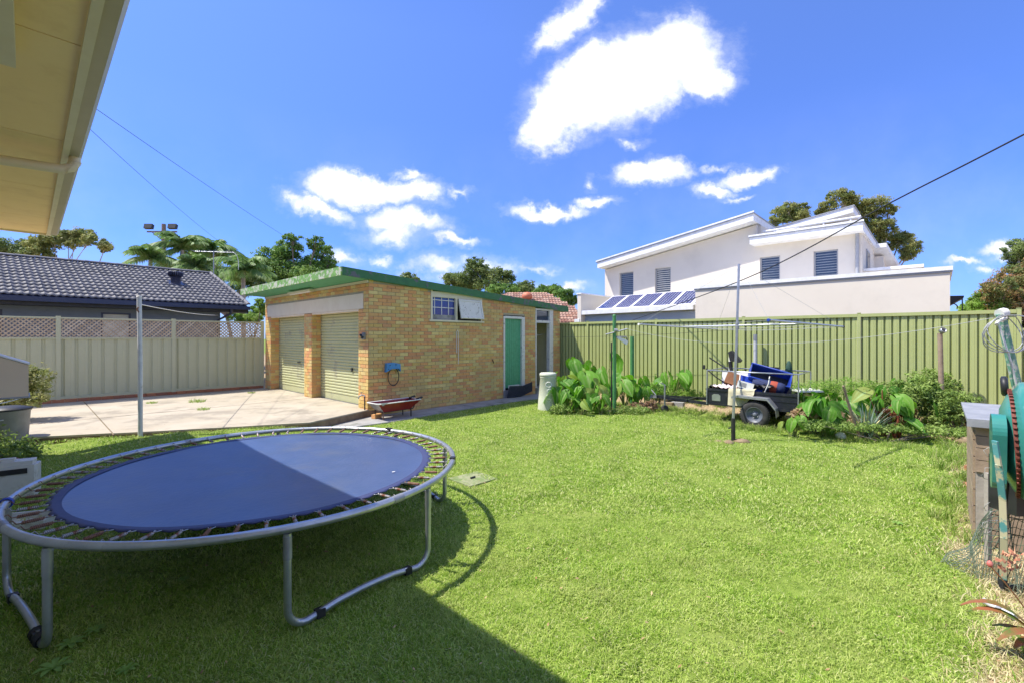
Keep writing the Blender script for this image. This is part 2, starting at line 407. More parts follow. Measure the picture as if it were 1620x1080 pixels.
# ------------------------------------------------------------------ mesh building
class MB:
    def __init__(s):
        s.v = []; s.f = []; s.mi = []; s.rn = []; s.sm = []
        s.cur = 0; s.r = 0.0; s.smooth = False
    def add(s, vs, fs):
        o = len(s.v)
        s.v.extend([tuple(p) for p in vs])
        for f in fs:
            s.f.append(tuple(i + o for i in f)); s.mi.append(s.cur); s.rn.append(s.r); s.sm.append(s.smooth)
    def box(s, c, d, rz=0, M=None, taper=1.0):
        x, y, z = d[0] / 2, d[1] / 2, d[2] / 2
        vs = []
        for k in (-1, 1):
            t = taper if k > 0 else 1
            for (i, j) in ((-1, -1), (1, -1), (1, 1), (-1, 1)):
                vs.append(Vector((i * x * t, j * y * t, k * z)))
        if M is not None:
            vs = [M @ p for p in vs]
        elif rz:
            m = Matrix.Rotation(rz, 3, 'Z'); vs = [m @ p for p in vs]
        c = Vector(c)
        s.add([p + c for p in vs], [(3, 2, 1, 0), (4, 5, 6, 7), (0, 1, 5, 4), (1, 2, 6, 5), (2, 3, 7, 6), (3, 0, 4, 7)])
        return s
    def span(s, p0, p1):
        p0, p1 = Vector(p0), Vector(p1)
        return s.box((p0 + p1) / 2, [abs(q) for q in (p1 - p0)])
    def tube(s, pts, r, n=8, cap=True, closed=False):
        pts = [Vector(p) for p in pts]
        m = len(pts)
        rr = r if isinstance(r, (list, tuple)) else [r] * m
        sm_ = s.smooth; s.smooth = True
        base = len(s.v)
        prev = None
        T = []
        for i in range(m):
            if closed:
                t = pts[(i + 1) % m] - pts[i - 1]
            else:
                t = pts[min(i + 1, m - 1)] - pts[max(i - 1, 0)]
            T.append(t.normalized() if t.length > 1e-9 else Vector((0, 0, 1)))
        up = Vector((0, 0, 1)) if abs(T[0].z) < .9 else Vector((1, 0, 0))
        nrm = (up - T[0] * up.dot(T[0])).normalized()
        vs = []
        for i in range(m):
            nrm = (nrm - T[i] * nrm.dot(T[i]))
            nrm = nrm.normalized() if nrm.length > 1e-6 else T[i].orthogonal().normalized()
            bn = T[i].cross(nrm)
            for k in range(n):
                an = 2 * PI * k / n
                vs.append(pts[i] + (nrm * math.cos(an) + bn * math.sin(an)) * rr[i])
        fs = []
        for i in range(m if closed else m - 1):
            j = (i + 1) % m
            for k in range(n):
                k2 = (k + 1) % n
                fs.append((i * n + k, i * n + k2, j * n + k2, j * n + k))
        s.add(vs, fs)
        if cap and not closed:
            s.smooth = False
            s.add(vs[:n], [tuple(reversed(range(n)))]); s.add(vs[-n:], [tuple(range(n))])
        s.smooth = sm_
        return s
    def lathe(s, prof, c=(0, 0, 0), n=20, M=None, caps=True):
        c = Vector(c); vs = []
        sm_ = s.smooth; s.smooth = True
        for (r, z) in prof:
            for k in range(n):
                an = 2 * PI * k / n
                p = Vector((r * math.cos(an), r * math.sin(an), z))
                vs.append((M @ p if M is not None else p) + c)
        fs = []
        for i in range(len(prof) - 1):
            for k in range(n):
                k2 = (k + 1) % n
                fs.append((i * n + k, i * n + k2, (i + 1) * n + k2, (i + 1) * n + k))
        s.add(vs, fs)
        s.smooth = False
        if caps:
            if prof[0][0] > 1e-4: s.add(vs[:n], [tuple(reversed(range(n)))])
            if prof[-1][0] > 1e-4: s.add(vs[-n:], [tuple(range(n))])
        s.smooth = sm_
        return s
    def prism(s, poly, z0, z1):                 # poly in xy, ccw
        n = len(poly)
        vs = [(p[0], p[1], z0) for p in poly] + [(p[0], p[1], z1) for p in poly]
        fs = [tuple(reversed(range(n))), tuple(range(n, 2 * n))]
        for i in range(n):
            j = (i + 1) % n
            fs.append((i, j, n + j, n + i))
        s.add(vs, fs); return s
    def ext(s, poly3, d):                       # extrude a 3-D polygon by vector d
        n = len(poly3); d = Vector(d)
        vs = [Vector(p) for p in poly3] + [Vector(p) + d for p in poly3]
        fs = [tuple(reversed(range(n))), tuple(range(n, 2 * n))]
        for i in range(n):
            j = (i + 1) % n
            fs.append((i, j, n + j, n + i))
        s.add(vs, fs); return s
    def mesh(s, name, mats, attr=False):
        me = bpy.data.meshes.new(name)
        me.from_pydata(s.v, [], s.f)
        mats = mats if isinstance(mats, (list, tuple)) else [mats]
        for m in mats: me.materials.append(m)
        me.polygons.foreach_set('material_index', s.mi)
        me.polygons.foreach_set('use_smooth', s.sm)
        if attr or any(s.rn):
            a = me.attributes.new('rnd', 'FLOAT', 'FACE'); a.data.foreach_set('value', s.rn)
        me.update()
        return me
    def build(s, name, mats, parent=None, loc=None, rz=None, **kw):
        return link(name, s.mesh(name, mats), parent, loc, rz, **kw)

def link(name, me, parent=None, loc=None, rz=None, label=None, cat=None, group=None, kind=None, scale=None, rot=None):
    o = bpy.data.objects.new(name, me)
    COL.objects.link(o)
    if parent is not None: o.parent = parent
    if loc is not None: o.location = loc
    if rz is not None: o.rotation_euler = (0, 0, rz)
    if rot is not None: o.rotation_euler = rot
    if scale is not None: o.scale = (scale,) * 3 if isinstance(scale, (int, float)) else scale
    tag(o, label, cat, group, kind)
    return o
def tag(o, label=None, cat=None, group=None, kind=None):
    if label: o['label'] = label
    if cat: o['category'] = cat
    if group: o['group'] = group
    if kind: o['kind'] = kind
    return o
def empty(name, label, cat, loc=(0, 0, 0), rz=0, group=None, kind=None):
    o = bpy.data.objects.new(name, None); COL.objects.link(o)
    o.location = loc; o.rotation_euler = (0, 0, rz)
    o.empty_display_size = .2
    return tag(o, label, cat, group, kind)
def copy_tree(o, parent=None):
    kids = list(o.children)
    c = o.copy(); COL.objects.link(c)
    if parent is not None: c.parent = parent
    for ch in kids: copy_tree(ch, c)
    return c
def yard(name, label, cat, a, b, z=0, **kw):        # an Empty in the yard frame (x=a, y=b)
    return empty(name, label, cat, Wd(a, b, z), ROT, **kw)
def bez(p0, p1, p2, n=8):
    p0, p1, p2 = Vector(p0), Vector(p1), Vector(p2)
    return [(1 - t) ** 2 * p0 + 2 * t * (1 - t) * p1 + t * t * p2 for t in [i / n for i in range(n + 1)]]
def sag(p0, p1, d, n=24):
    p0, p1 = Vector(p0), Vector(p1)
    return [p0.lerp(p1, i / n) + Vector((0, 0, -4 * d * (i / n) * (1 - i / n))) for i in range(n + 1)]

# ------------------------------------------------------------------ ground
def inpoly(x, y, poly):
    c = False; n = len(poly); j = n - 1
    for i in range(n):
        xi, yi = poly[i]; xj, yj = poly[j]
        if (yi > y) != (yj > y) and x < (xj - xi) * (y - yi) / (yj - yi) + xi: c = not c
        j = i
    return c
def wxy(a, b):
    p = Wd(a, b); return (p.x, p.y)
FENCE_L = 6.85; FENCE_R = 7.45; GW = 6.68; GL = 7.34; SLAB = .30
DRIVE = [(-4.0, 9.0), (-3.36, 10.56), wxy(.2, 0), wxy(.2, GW), wxy(.2, FENCE_L), wxy(-14, FENCE_L), wxy(-14, 1.75), wxy(-6.0, 1.75),
         (-7.98, 7.66), (-6.6, 8.08), (-5.2, 8.55)]
PATH = [(-4.0, 9.0), (-3.75, 8.95), wxy(.1, -.95), wxy(2.0, -.72), wxy(4.4, -.75), wxy(6.2, -1.0), wxy(8, -1.0), wxy(8, .05), wxy(0, .05)]

M_ground = bpy.data.materials.new('ground_soil_and_turf')
def ground_mat():
    m = M_ground; m.use_nodes = True
    N, L = m.node_tree.nodes, m.node_tree.links
    bs = N['Principled BSDF']; bs.inputs['Roughness'].default_value = .95; bs.inputs['Specular IOR Level'].default_value = .1
    g = N.new('ShaderNodeNewGeometry')
    def no(s, d=6):
        n = N.new('ShaderNodeTexNoise'); n.inputs['Scale'].default_value = s; n.inputs['Detail'].default_value = d
        n.inputs['Roughness'].default_value = .65
        L.new(g.outputs['Position'], n.inputs['Vector']); return n.outputs['Fac']
    def mix(f, a, b):
        x = N.new('ShaderNodeMix'); x.data_type = 'RGBA'
        L.new(f, x.inputs['Factor'])
        for s_, v in (('A', a), ('B', b)):
            if isinstance(v, tuple): x.inputs[s_].default_value = (*v, 1)
            else: L.new(v, x.inputs[s_])
        return x.outputs['Result']
    def rng(f, a, b, lo=0, hi=1):
        x = N.new('ShaderNodeMapRange'); x.inputs['From Min'].default_value = a; x.inputs['From Max'].default_value = b
        x.inputs['To Min'].default_value = lo; x.inputs['To Max'].default_value = hi
        L.new(f, x.inputs['Value']); return x.outputs[0]
    grass = mix(rng(no(14), .35, .65), (.13, .20, .03), (.24, .32, .06))
    grass = mix(rng(no(1.1), .5, .72, 0, .6), grass, (.30, .32, .10))
    soil = mix(rng(no(30), .3, .7), (.24, .17, .10), (.50, .38, .24))
    at = N.new('ShaderNodeAttribute'); at.attribute_name = 'soil'
    ad = N.new('ShaderNodeMath'); ad.operation = 'ADD'
    L.new(at.outputs['Fac'], ad.inputs[0]); L.new(rng(no(4), .2, .8, -.3, .3), ad.inputs[1])
    col = mix(rng(ad.outputs[0], .35, .65), grass, soil)
    L.new(col, bs.inputs['Base Color'])
    bp = N.new('ShaderNodeBump'); bp.inputs['Strength'].default_value = .8; bp.inputs['Distance'].default_value = .02
    L.new(no(45), bp.inputs['Height']); L.new(bp.outputs[0], bs.inputs['Normal'])
ground_mat()
EDGE_B = -9.72
def soil_amt(x, y):
    a, b = AB(x, y)
    s = 0
    if y < 60:
        s = max(s, sm((a - 5.7) / .9) if b < 1 else 0)
        s = max(s, sm((EDGE_B + .09 * math.sin(a * 2.1) + .05 * math.sin(a * 5.3) - b) / .3) * .93)
        if a < -5.95: s = 1
        if b > FENCE_L - .4: s = max(s, .8)
    return s
def build_ground():
    xs = sorted(set([-600, -250, -120, -60, -35, -22] + [round(-16 + i * .35, 3) for i in range(95)] + [22, 35, 60, 120, 250, 600]))
    ys = sorted(set([-400, -120, -50, -20, -8] + [round(-3 + i * .35, 3) for i in range(80)] + [32, 45, 70, 120, 250, 600, 1200]))
    vs = []; so = []
    for y in ys:
        for x in xs:
            far = max(0, min(1, (math.hypot(x, y - 8) - 22) / 10))
            under = .12 if inpoly(x, y, DRIVE) else 0
            vs.append((x, y, gz(x, y) * (1 - far) + .1 * far - under)); so.append(soil_amt(x, y))
    nx = len(xs)
    fs = [(j * nx + i, j * nx + i + 1, (j + 1) * nx + i + 1, (j + 1) * nx + i) for j in range(len(ys) - 1) for i in range(nx - 1)]
    me = bpy.data.meshes.new('ground'); me.from_pydata(vs, [], fs); me.materials.append(M_ground)
    me.polygons.foreach_set('use_smooth', [True] * len(fs))
    a = me.attributes.new('soil', 'FLOAT', 'POINT'); a.data.foreach_set('value', so)
    link('ground', me, kind='structure')
build_ground()

def clip_poly(poly, p, nrm):                 # keep the side where (q-p).n >= 0
    out = []
    n = len(poly)
    for i in range(n):
        A = poly[i]; B = poly[(i + 1) % n]
        da = (A[0] - p[0]) * nrm[0] + (A[1] - p[1]) * nrm[1]
        db = (B[0] - p[0]) * nrm[0] + (B[1] - p[1]) * nrm[1]
        if da >= 0: out.append(A)
        if (da >= 0) != (db >= 0):
            t = da / (da - db); out.append((A[0] + (B[0] - A[0]) * t, A[1] + (B[1] - A[1]) * t))
    return out
def area(poly):
    return sum(poly[i - 1][0] * poly[i][1] - poly[i][0] * poly[i - 1][1] for i in range(len(poly))) / 2
def build_drive():
    root = empty('driveway', None, None, kind='structure')
    # cut lines: (point, normal) joints
    cuts = [(wxy(-4.42, 0), (U.x, U.y)), (wxy(0, 3.05), (V.x, V.y)), (wxy(-7.2, 0), (U.x, U.y))]
    polys = [DRIVE if area(DRIVE) > 0 else DRIVE[::-1]]
    g = .012
    for p, n in cuts:
        new = []
        for q in polys:
            for s_ in (1, -1):
                c = clip_poly(q, (p[0] + n[0] * g * s_, p[1] + n[1] * g * s_), (n[0] * s_, n[1] * s_))
                if len(c) > 2 and abs(area(c)) > .05: new.append(c)
        polys = new
    for q in polys:
        if area(q) < 0: q = q[::-1]
        mb = MB(); dz = random.uniform(-.006, .006)
        mb.prism(q, -.1, SLAB + dz)
        mb.build('concrete_panel', M_conc, root)
    b2 = MB(); b2.prism([(x * .999, y * .999) for x, y in (DRIVE if area(DRIVE) > 0 else DRIVE[::-1])], -.12, SLAB - .03)
    b2.build('joint_filling', M_dirt, root)
    ed = MB()                                  # rough dark edge under the slab at the lawn corner
    pr = empty('path', None, None, kind='structure')
    mb = MB(); q = PATH if area(PATH) > 0 else PATH[::-1]
    mb.prism(q, -.05, .135)
    mb.build('path_slab', M_concg, pr)
build_drive()

# ------------------------------------------------------------------ brick garage
BH = .0857; BL = .24
def brick_mesh(l):
    mb = MB(); g = .010
    mb.box((0, 0, 0), (l - g, .016, BH - g)); return mb.mesh('brick', M_brick, attr=True)
BR = {}
def brick_wall(parent, length, zlo, ztop, holes, to_local, rz, budget, offs=0, sortkey=None):
    """returns list of (centre s, z, length) bricks for a wall running along s"""
    res = []
    k = 0; z = zlo + BH / 2
    while z < zlo + 6:
        s0 = -BL / 2 if (k + offs) % 2 else 0
        # uneven bond like the photograph: random quarter starts
        s = s0
        while s < length:
            l = BL
            a0, a1 = max(s, 0), min(s + l, length)
            if a1 - a0 > .04:
                segs = [(a0, a1)]
                for (h0, h1, g0, g1) in holes:
                    if z + BH / 2 > g0 + .01 and z - BH / 2 < g1 - .01:
                        ns = []
                        for q0, q1 in segs:
                            if q1 <= h0 or q0 >= h1: ns.append((q0, q1)); continue
                            if q0 < h0: ns.append((q0, h0))
                            if q1 > h1: ns.append((h1, q1))
                        segs = ns
                for q0, q1 in segs:
                    if q1 - q0 > .035:
                        if z + BH / 2 <= ztop((q0 + q1) / 2) + .02: res.append(((q0 + q1) / 2, z, q1 - q0))
            s += l
        z += BH; k += 1
    return res
def garage():
    g = yard('brick_garage', 'cream and orange brick double garage with green roof edge and two roller doors', 'garage', 0, 0)
    ztop_s = lambda a: 3.30 - .053 * a             # side wall top
    T = .23
    # holes on the side wall (a0,a1,z0,z1)
    HW = (1.77, 3.60, 2.44, 3.6); HD = (4.49, 5.47, -.2, 2.66); HO = (6.0, 6.92, -.2, 3.6)
    # mortar shells
    w = MB()
    def seg_side(a0, a1, z0, z1a, z1b, y0=0.006, y1=T):
        w.ext([(a0, y0, z0), (a1, y0, z0), (a1, y0, z1b), (a0, y0, z1a)], (0, y1 - y0, 0))
    zb = 0.0
    seg_side(0.006, HW[0], zb, ztop_s(0), ztop_s(HW[0]))
    seg_side(HW[0], HW[1], zb, HW[2], HW[2])
    seg_side(HW[1], HD[0], zb, ztop_s(HW[1]), ztop_s(HD[0]))
    seg_side(HD[0], HD[1], HD[3], ztop_s(HD[0]), ztop_s(HD[1]))
    seg_side(HD[1], HO[0], zb, ztop_s(HD[1]), ztop_s(HO[0]))
    seg_side(HO[1], GL, zb, ztop_s(HO[1]), ztop_s(GL))
    # front piers + spandrel
    for b0, b1 in ((.236, .46), (3.07, 3.57), (6.18, GW)):
        w.span((.006, b0, 0), (.5, b1, 2.64))
    w.span((.006, T + .001, 2.645), (.235, GW, 3.29))
    # back, far side, inner partition
    w.span((.5, GW - T, 0), (GL, GW, 3.0)); w.span((GL - T, T + .001, 0), (GL - .001, GW - T - .001, 2.9))
    w.span((5.75, T + .001, 0), (5.85, GW - T - .001, 2.95))
    w.build('wall', M_mortar, g)
    fl = MB(); fl.span((.25, .25, .2), (5.7, GW - .25, SLAB - .004)); fl.build('floor', M_concg, g)
    # toilet room seen through the open door
    rm = MB(); rm.span((5.86, .95, .2), (7.08, 1.0, 2.85)); rm.span((7.02, .24, .2), (7.09, .949, 2.85)); rm.span((5.861, .24, .2), (5.899, .949, 2.85))
    rm.build('inner_lining', mat('olive_render', (.62, .58, .36), .9, (.68, .64, .42), 4), g)
    fr = MB(); fr.span((5.9, .24, .2), (7.019, .949, .33)); fr.build('toilet_floor', M_concg, g)
    # bricks
    items = []
    for (s, z, l) in brick_wall(g, GL, .06, ztop_s, [HW, HD, HO], None, 0, 0):
        items.append((Wd(s, 0).y, (s, -.002, z), 0.0, l))
    ftop = lambda b: 3.28
    holes = [(.46, 3.07, -1, 2.64), (3.57, 6.18, -1, 2.64), (.22, 6.46, 2.635, 3.01)]
    for (s, z, l) in brick_wall(g, GW, .06, ftop, holes, None, 0, 0, offs=1):
        items.append((Wd(0, s).y, (-.002, s, z), PI / 2, l))
    # pier reveals
    for b0 in (3.07, 6.18):
        for (s, z, l) in brick_wall(g, .25, .06, lambda q: 2.62, [], None, 0, 0, offs=0):
            items.append((Wd(0, b0).y + .02, (s, b0 - .002, z), 0.0, l))
    items.sort(key=lambda t: t[0])
    st = MB(); n = 0
    for (_, c, rz, l) in items:
        c = (c[0] + random.uniform(-.0015, .0015) * (rz != 0), c[1] + random.uniform(-.0015, .0015) * (rz == 0), c[2])
        if n < 300:
            key = round(l, 2)
            if key not in BR: BR[key] = brick_mesh(key)
            link('brick', BR[key], g, c, rz); n += 1
        else:
            st.r = random.random(); st.box(c, (l - .01, .016, BH - .01), rz)
    st.build('brickwork', M_brick, g, kind='stuff')
    # lintel
    l = MB(); l.span((-.02, .22, 2.645), (.0, 6.46, 3.005)); l.build('lintel_band', M_lintel, g)
    l = MB(); l.span((.0, .46, 2.60), (.235, 3.07, 2.642)); l.span((.0, 3.57, 2.60), (.235, 6.18, 2.642)); l.build('door_head', M_lintel, g)
    # roller doors
    for (b0, b1, hb, hz, nm) in ((.46, 3.07, 1.25, 1.15, 0), (3.57, 6.18, 4.55, 1.22, 1)):
        d = MB(); d.smooth = False
        y0, y1 = b0 + .005, b1 - .005
        rows = []
        z = SLAB + .17
        prof = [(0, SLAB + .005), (0, SLAB + .16)]
        while z < 2.62:
            prof += [(.004, z), (-.012, z + .018), (-.012, z + .048), (.012, z + .066), (.012, z + .072)]
            z += .079
        prof = [(x, min(zz, 2.63)) for x, zz in prof]
        vs = []; fs = []
        for x, zz in prof:
            vs += [(.262 + x, y0, zz), (.262 + x, y1, zz)]
        for i in range(len(prof) - 1):
            fs.append((2 * i, 2 * i + 2, 2 * i + 3, 2 * i + 1))
        d.add(vs, fs)
        d.span((.285, y0, SLAB), (.30, y1, 2.64))
        dd = d.build('roller_door', M_roller, g)
        h = MB()
        if nm == 0:
            h.box((.235, hb, hz), (.03, .05, .09)); h.tube([(.225, hb - .05, hz - .03), (.225, hb + .05, hz + .03)], .008, 6)
        else:
            h.box((.235, hb, hz), (.03, .16, .035))
        h.build('handle', M_black, dd)
    # window pair in the side wall
    wf = MB()
    a0, a1, z0, z1 = HW[0], HW[1], HW[2], 3.03
    wf.span((a0, -.02, z0), (a0 + .06, .10, z1 + .2)); wf.span((a1 - .05, -.02, z0), (a1, .10, z1 + .08))
    wf.span((2.60, -.021, z0), (2.67, .10, z1)); wf.span((a0 + .06, -.018, z1), (a1 - .05, .10, z1 + .07))
    wf.span((a0 - .06, -.05, z0 - .05), (a1 + .06, .11, z0 - .003)); wf.span((a0 + .06, -.012, z1 + .071), (a1 - .05, .09, 3.18))
    win = wf.build('window', M_cream, g)
    s1 = MB(); s1.span((a0 + .062, .012, z0), (2.598, .03, z0 + .13)); s1.build('window_shelf', M_concg, win)
    gl = MB(); gl.span((a0 + .062, .04, z0 + .13), (2.598, .05, z1 - .002)); gl.build('pane', mat('blue_lined_glass', (.015, .035, .22), .12, (.02, .045, .27), 3, spec=.7), win)
    bars = MB()
    for t in (.12, .42, .72): bars.span((a0 + .06 + t * .78 - .009, .025, z0 + .13), (a0 + .06 + t * .78 + .009, .04, z1 - .002))
    for t in (.42, .86): bars.span((a0 + .062, .020, z0 + .13 + t * .44), (2.598, .0249, z0 + .148 + t * .44))
    bars.build('window_bars', M_white, win)
    sb = MB()
    Mx = Matrix.Rotation(R(-13), 3, 'X')
    c = Vector((3.115, -.02, z1 - .01))
    sb.box(c + Mx @ Vector((0, 0, -.275)), (.84, .03, .55), M=Mx)
    for sgn in (-1, 1): sb.box(c + Mx @ Vector((sgn * .40, -.02, -.275)), (.05, .02, .55), M=Mx)
    sb.box(c + Mx @ Vector((0, -.02, -.52)), (.74, .02, .05), M=Mx); sb.box(c + Mx @ Vector((0, -.02, -.03)), (.74, .02, .05), M=Mx)
    sb.build('window_sash', M_whited, win)
    dk = MB(); dk.span((2.68, .08, z0), (3.54, .1, z1 - .01)); dk.build('shade_sheet', M_black, win)  # black sheet stands in for the shade behind the open sash
    # green door
    fm = MB(); fm.span((4.49, -.02, .36), (4.56, .12, 2.62)); fm.span((5.33, -.02, .36), (5.47, .12, 2.62)); fm.span((4.56, -.021, 2.555), (5.33, .12, 2.63))
    fo = fm.build('door_frame', M_whited, g)
    dr = MB()
    for i in range(9):
        x0 = 4.565 + i * .085
        dr.span((x0, .045, .43), (x0 + .08, .075, 2.55))
    dr.span((4.565, .076, .43), (5.328, .09, 2.55))
    dd = dr.build('door', M_greend, g)
    st_ = MB(); st_.span((4.75, .02, .40), (5.25, .044, .50)); st_.build('kick_strip', M_whited, dd)
    th = MB(); th.span((4.49, -.02, .13), (5.47, .1, .36)); th.build('threshold', M_concg, g)
    # open doorway with transom
    fm = MB(); fm.span((6.0, -.02, .33), (6.05, .12, 2.93)); fm.span((6.72, -.03, .33), (6.92, .10, 2.93)); fm.span((6.05, -.022, 2.46), (6.72, .12, 2.54)); fm.span((6.05, -.022, 2.87), (6.72, .12, 2.93))
    fo = fm.build('door_frame', M_whited, g)
    t_ = MB(); t_.span((6.05, .03, 2.54), (6.72, .04, 2.87)); t_.build('transom_pane', M_glassd, fo)
    th = MB(); th.span((6.0, -.03, .13), (6.92, .1, .328)); th.build('threshold', M_concg, g)
    # roof
    rb = MB()
    A0, A1, B0, B1 = -.72, GL + .35, -.10, GW + .10
    zt = lambda a: 3.52 - .055 * (a + .72)
    th_ = .035
    rb.ext([(A0 + .03, B0 + .03, zt(A0) - .06), (A1, B0 + .03, zt(A1) - .06), (A1, B0 + .03, zt(A1) - .02), (A0 + .03, B0 + .03, zt(A0) - .02)], (0, B1 - B0 - .06, 0))
    rb.build('roof', M_galvd, g)
    sf = MB(); sf.ext([(A0 + .03, B0 + .03, zt(A0) - .175), (A1, B0 + .03, zt(A1) - .175), (A1, B0 + .03, zt(A1) - .15), (A0 + .03, B0 + .03, zt(A0) - .15)], (0, B1 - B0 - .06, 0))
    sf.build('soffit', M_greend, g)
    f1 = MB(); f1.span((A0, B0, zt(A0) - .185), (A0 + .028, B1, zt(A0) + .005)); f1.build('fascia', M_greenp, g, label='pale peeling green front fascia')
    f2 = MB(); f2.ext([(A0 + .03, B0, zt(A0) - .182), (A1 + .02, B0, zt(A1) - .182), (A1 + .02, B0, zt(A1) + .01), (A0 + .03, B0, zt(A0) + .01)], (0, .028, 0))
    f2.build('fascia', M_greenf, g, label='dark green side fascia')
    tr = MB(); tr.span((-.03, .0, 3.24), (.0, GW, 3.30)); tr.build('wall_trim', M_cream, g)
    return g
garage()

def small_wall_things():
    o = MB(); o.box((0, 0, 0), (.04, .11, .16)); o.box((-.03, .0, .02), (.03, .09, .06)); 
    t = yard('outdoor_power_outlet', 'small grey outdoor power outlet on the corner brick pier of the garage', 'power outlet', -.03, .17, 2.0)
    o.build('outlet_box', M_bin, t)
    s = MB(); s.lathe([(0, 0), (.03, .0), (.034, .03), (.0, .05)], (0, 0, 0), 10, M=Matrix.Rotation(R(-90), 3, 'Y')); s.build('socket_cap', M_black, t, loc=(-.04, .03, .02))
    s = MB(); s.lathe([(0, 0), (.03, .0), (.034, .03), (.0, .05)], (0, 0, 0), 10, M=Matrix.Rotation(R(-90), 3, 'Y')); s.build('socket_cap', M_black, t, loc=(-.04, -.03, -.03))
    t = yard('garage_batten_light', 'long pale batten light under the green garage soffit above the doors', 'light fitting', -.2, 3.4, 3.24)
    s = MB(); s.box((0, 0, 0), (.12, 1.5, .05)); s.build('housing', M_cream, t)
    s = MB(); s.tube([(0, -.68, -.035), (0, .68, -.035)], .018, 8); s.build('tube', M_white, t)
    # hose holder
    t = yard('hose_hanger', 'faded blue hose hanger with black hose loop on the garage side wall', 'hose hanger', .6, -.02, 1.25)
    s = MB(); s.prism([(-.2, -.1), (-.05, -.03), (.15, -.03), (.2, -.1), (.19, .08), (.0, .12), (-.18, .11)], 0, .09)
    s.v = [(x, -z, y) for x, y, z in s.v]; s.build('bracket', M_cyan, t)
    s = MB(); s.tube([(.02 + .15 * math.cos(q), -.05, -.22 + .21 * math.sin(q)) for q in [2 * PI * i / 28 for i in range(28)]], .011, 7, closed=True)
    s.build('hose', M_black, t)
    for x, z in ((-.1, .06), (.06, .07), (-.14, -.03)):
        q = MB(); q.lathe([(.012, 0), (.012, .008), (0, .009)], (0, 0, 0), 8, M=Matrix.Rotation(R(90), 3, 'X')); q.build('screw', M_black, t, loc=(x, -.092, z))
    # conduit on wall
    t = yard('wall_conduit', 'thin pale conduit loop fixed on the brick side wall', 'conduit', 2.66, -.02, 1.8)
    s = MB(); s.tube([(-.03, -.01, -.25), (-.03, -.01, .33), (0, -.01, .37), (.03, -.01, .33), (.03, -.01, -.55)], .008, 6); s.build('pipe', M_white, t)
    t2 = MB(); t2.tube([(0, -.015, .05), (.06, -.02, -.06)], .012, 6); t2.build('wall_hook', M_black, None, loc=Wd(4.0, -.012, 1.28), rz=ROT, label='small dark hook stuck in the side wall beside the green door', cat='hook')
    # tap
    t = yard('garden_tap', 'dark metal garden tap on a riser at the garage corner', 'tap', -.07, .05, SLAB)
    s = MB(); s.tube([(0, 0, -.2), (0, 0, .30)], .016, 8); s.build('riser', M_black, t)
    s = MB(); s.tube([(0, 0, .30), (0, .02, .33), (-.05, .06, .34), (-.09, .09, .31), (-.10, .10, .26)], .015, 8); s.build('spout', M_galvd, t)
    s = MB(); s.tube([(-.05, .06, .34), (-.05, .06, .39)], .007, 6); s.tube([(-.09, .04, .40), (-.01, .08, .40)], .008, 6); s.build('tap_handle', M_galvd, t)
    # dark board leaning at the green door
    s = MB(); Mx = Matrix.Rotation(R(16), 3, 'X')
    s.ext([Mx @ Vector(p) for p in ((-.5, 0, .02), (.1, 0, 0), (.62, 0, .14), (.52, 0, .46), (.1, 0, .36), (-.5, 0, .40))], Mx @ Vector((0, .02, 0)))
    t = s.build('rubber_sheet', mat('speckled_navy_rubber', (.02, .025, .05), .5, (.04, .045, .08), 9, stain=(.35, .36, .38), stain_scale=30, stain_lo=.66, stain_hi=.68), None, loc=Wd(5.0, -.16, .135), rz=ROT,
            label='speckled dark navy rubber sheet leaning against the foot of the green door', cat='rubber sheet')
    # cistern inside the doorway
    t = yard('wall_basin', 'grey plastic basin hanging on the wall inside the open doorway', 'basin', 6.16, .6, 1.25)
    s = MB(); s.box((0, 0, 0), (.30, .36, .42), taper=1.25); s.build('basin_body', M_bin, t)
    s = MB(); s.tube([(0, 0, .2), (0, 0, .38)], .05, 8); s.build('bottle_neck', M_greend, t, label='green bottle standing in the basin')
    s = MB(); s.lathe([(0, .38), (.05, .38), (.06, .44), (.0, .48)], (0, 0, 0), 10); s.build('bottle_cap', M_white, t)
    s = MB(); s.tube(sag((6.06, .3, 2.05), (7.0, .35, 2.12), .03, 8), .006, 5)
    s.build('string_line', M_white, None, loc=Wd(0, 0), rz=ROT, label='pale string stretched across inside the open toilet doorway', cat='string')
small_wall_things()

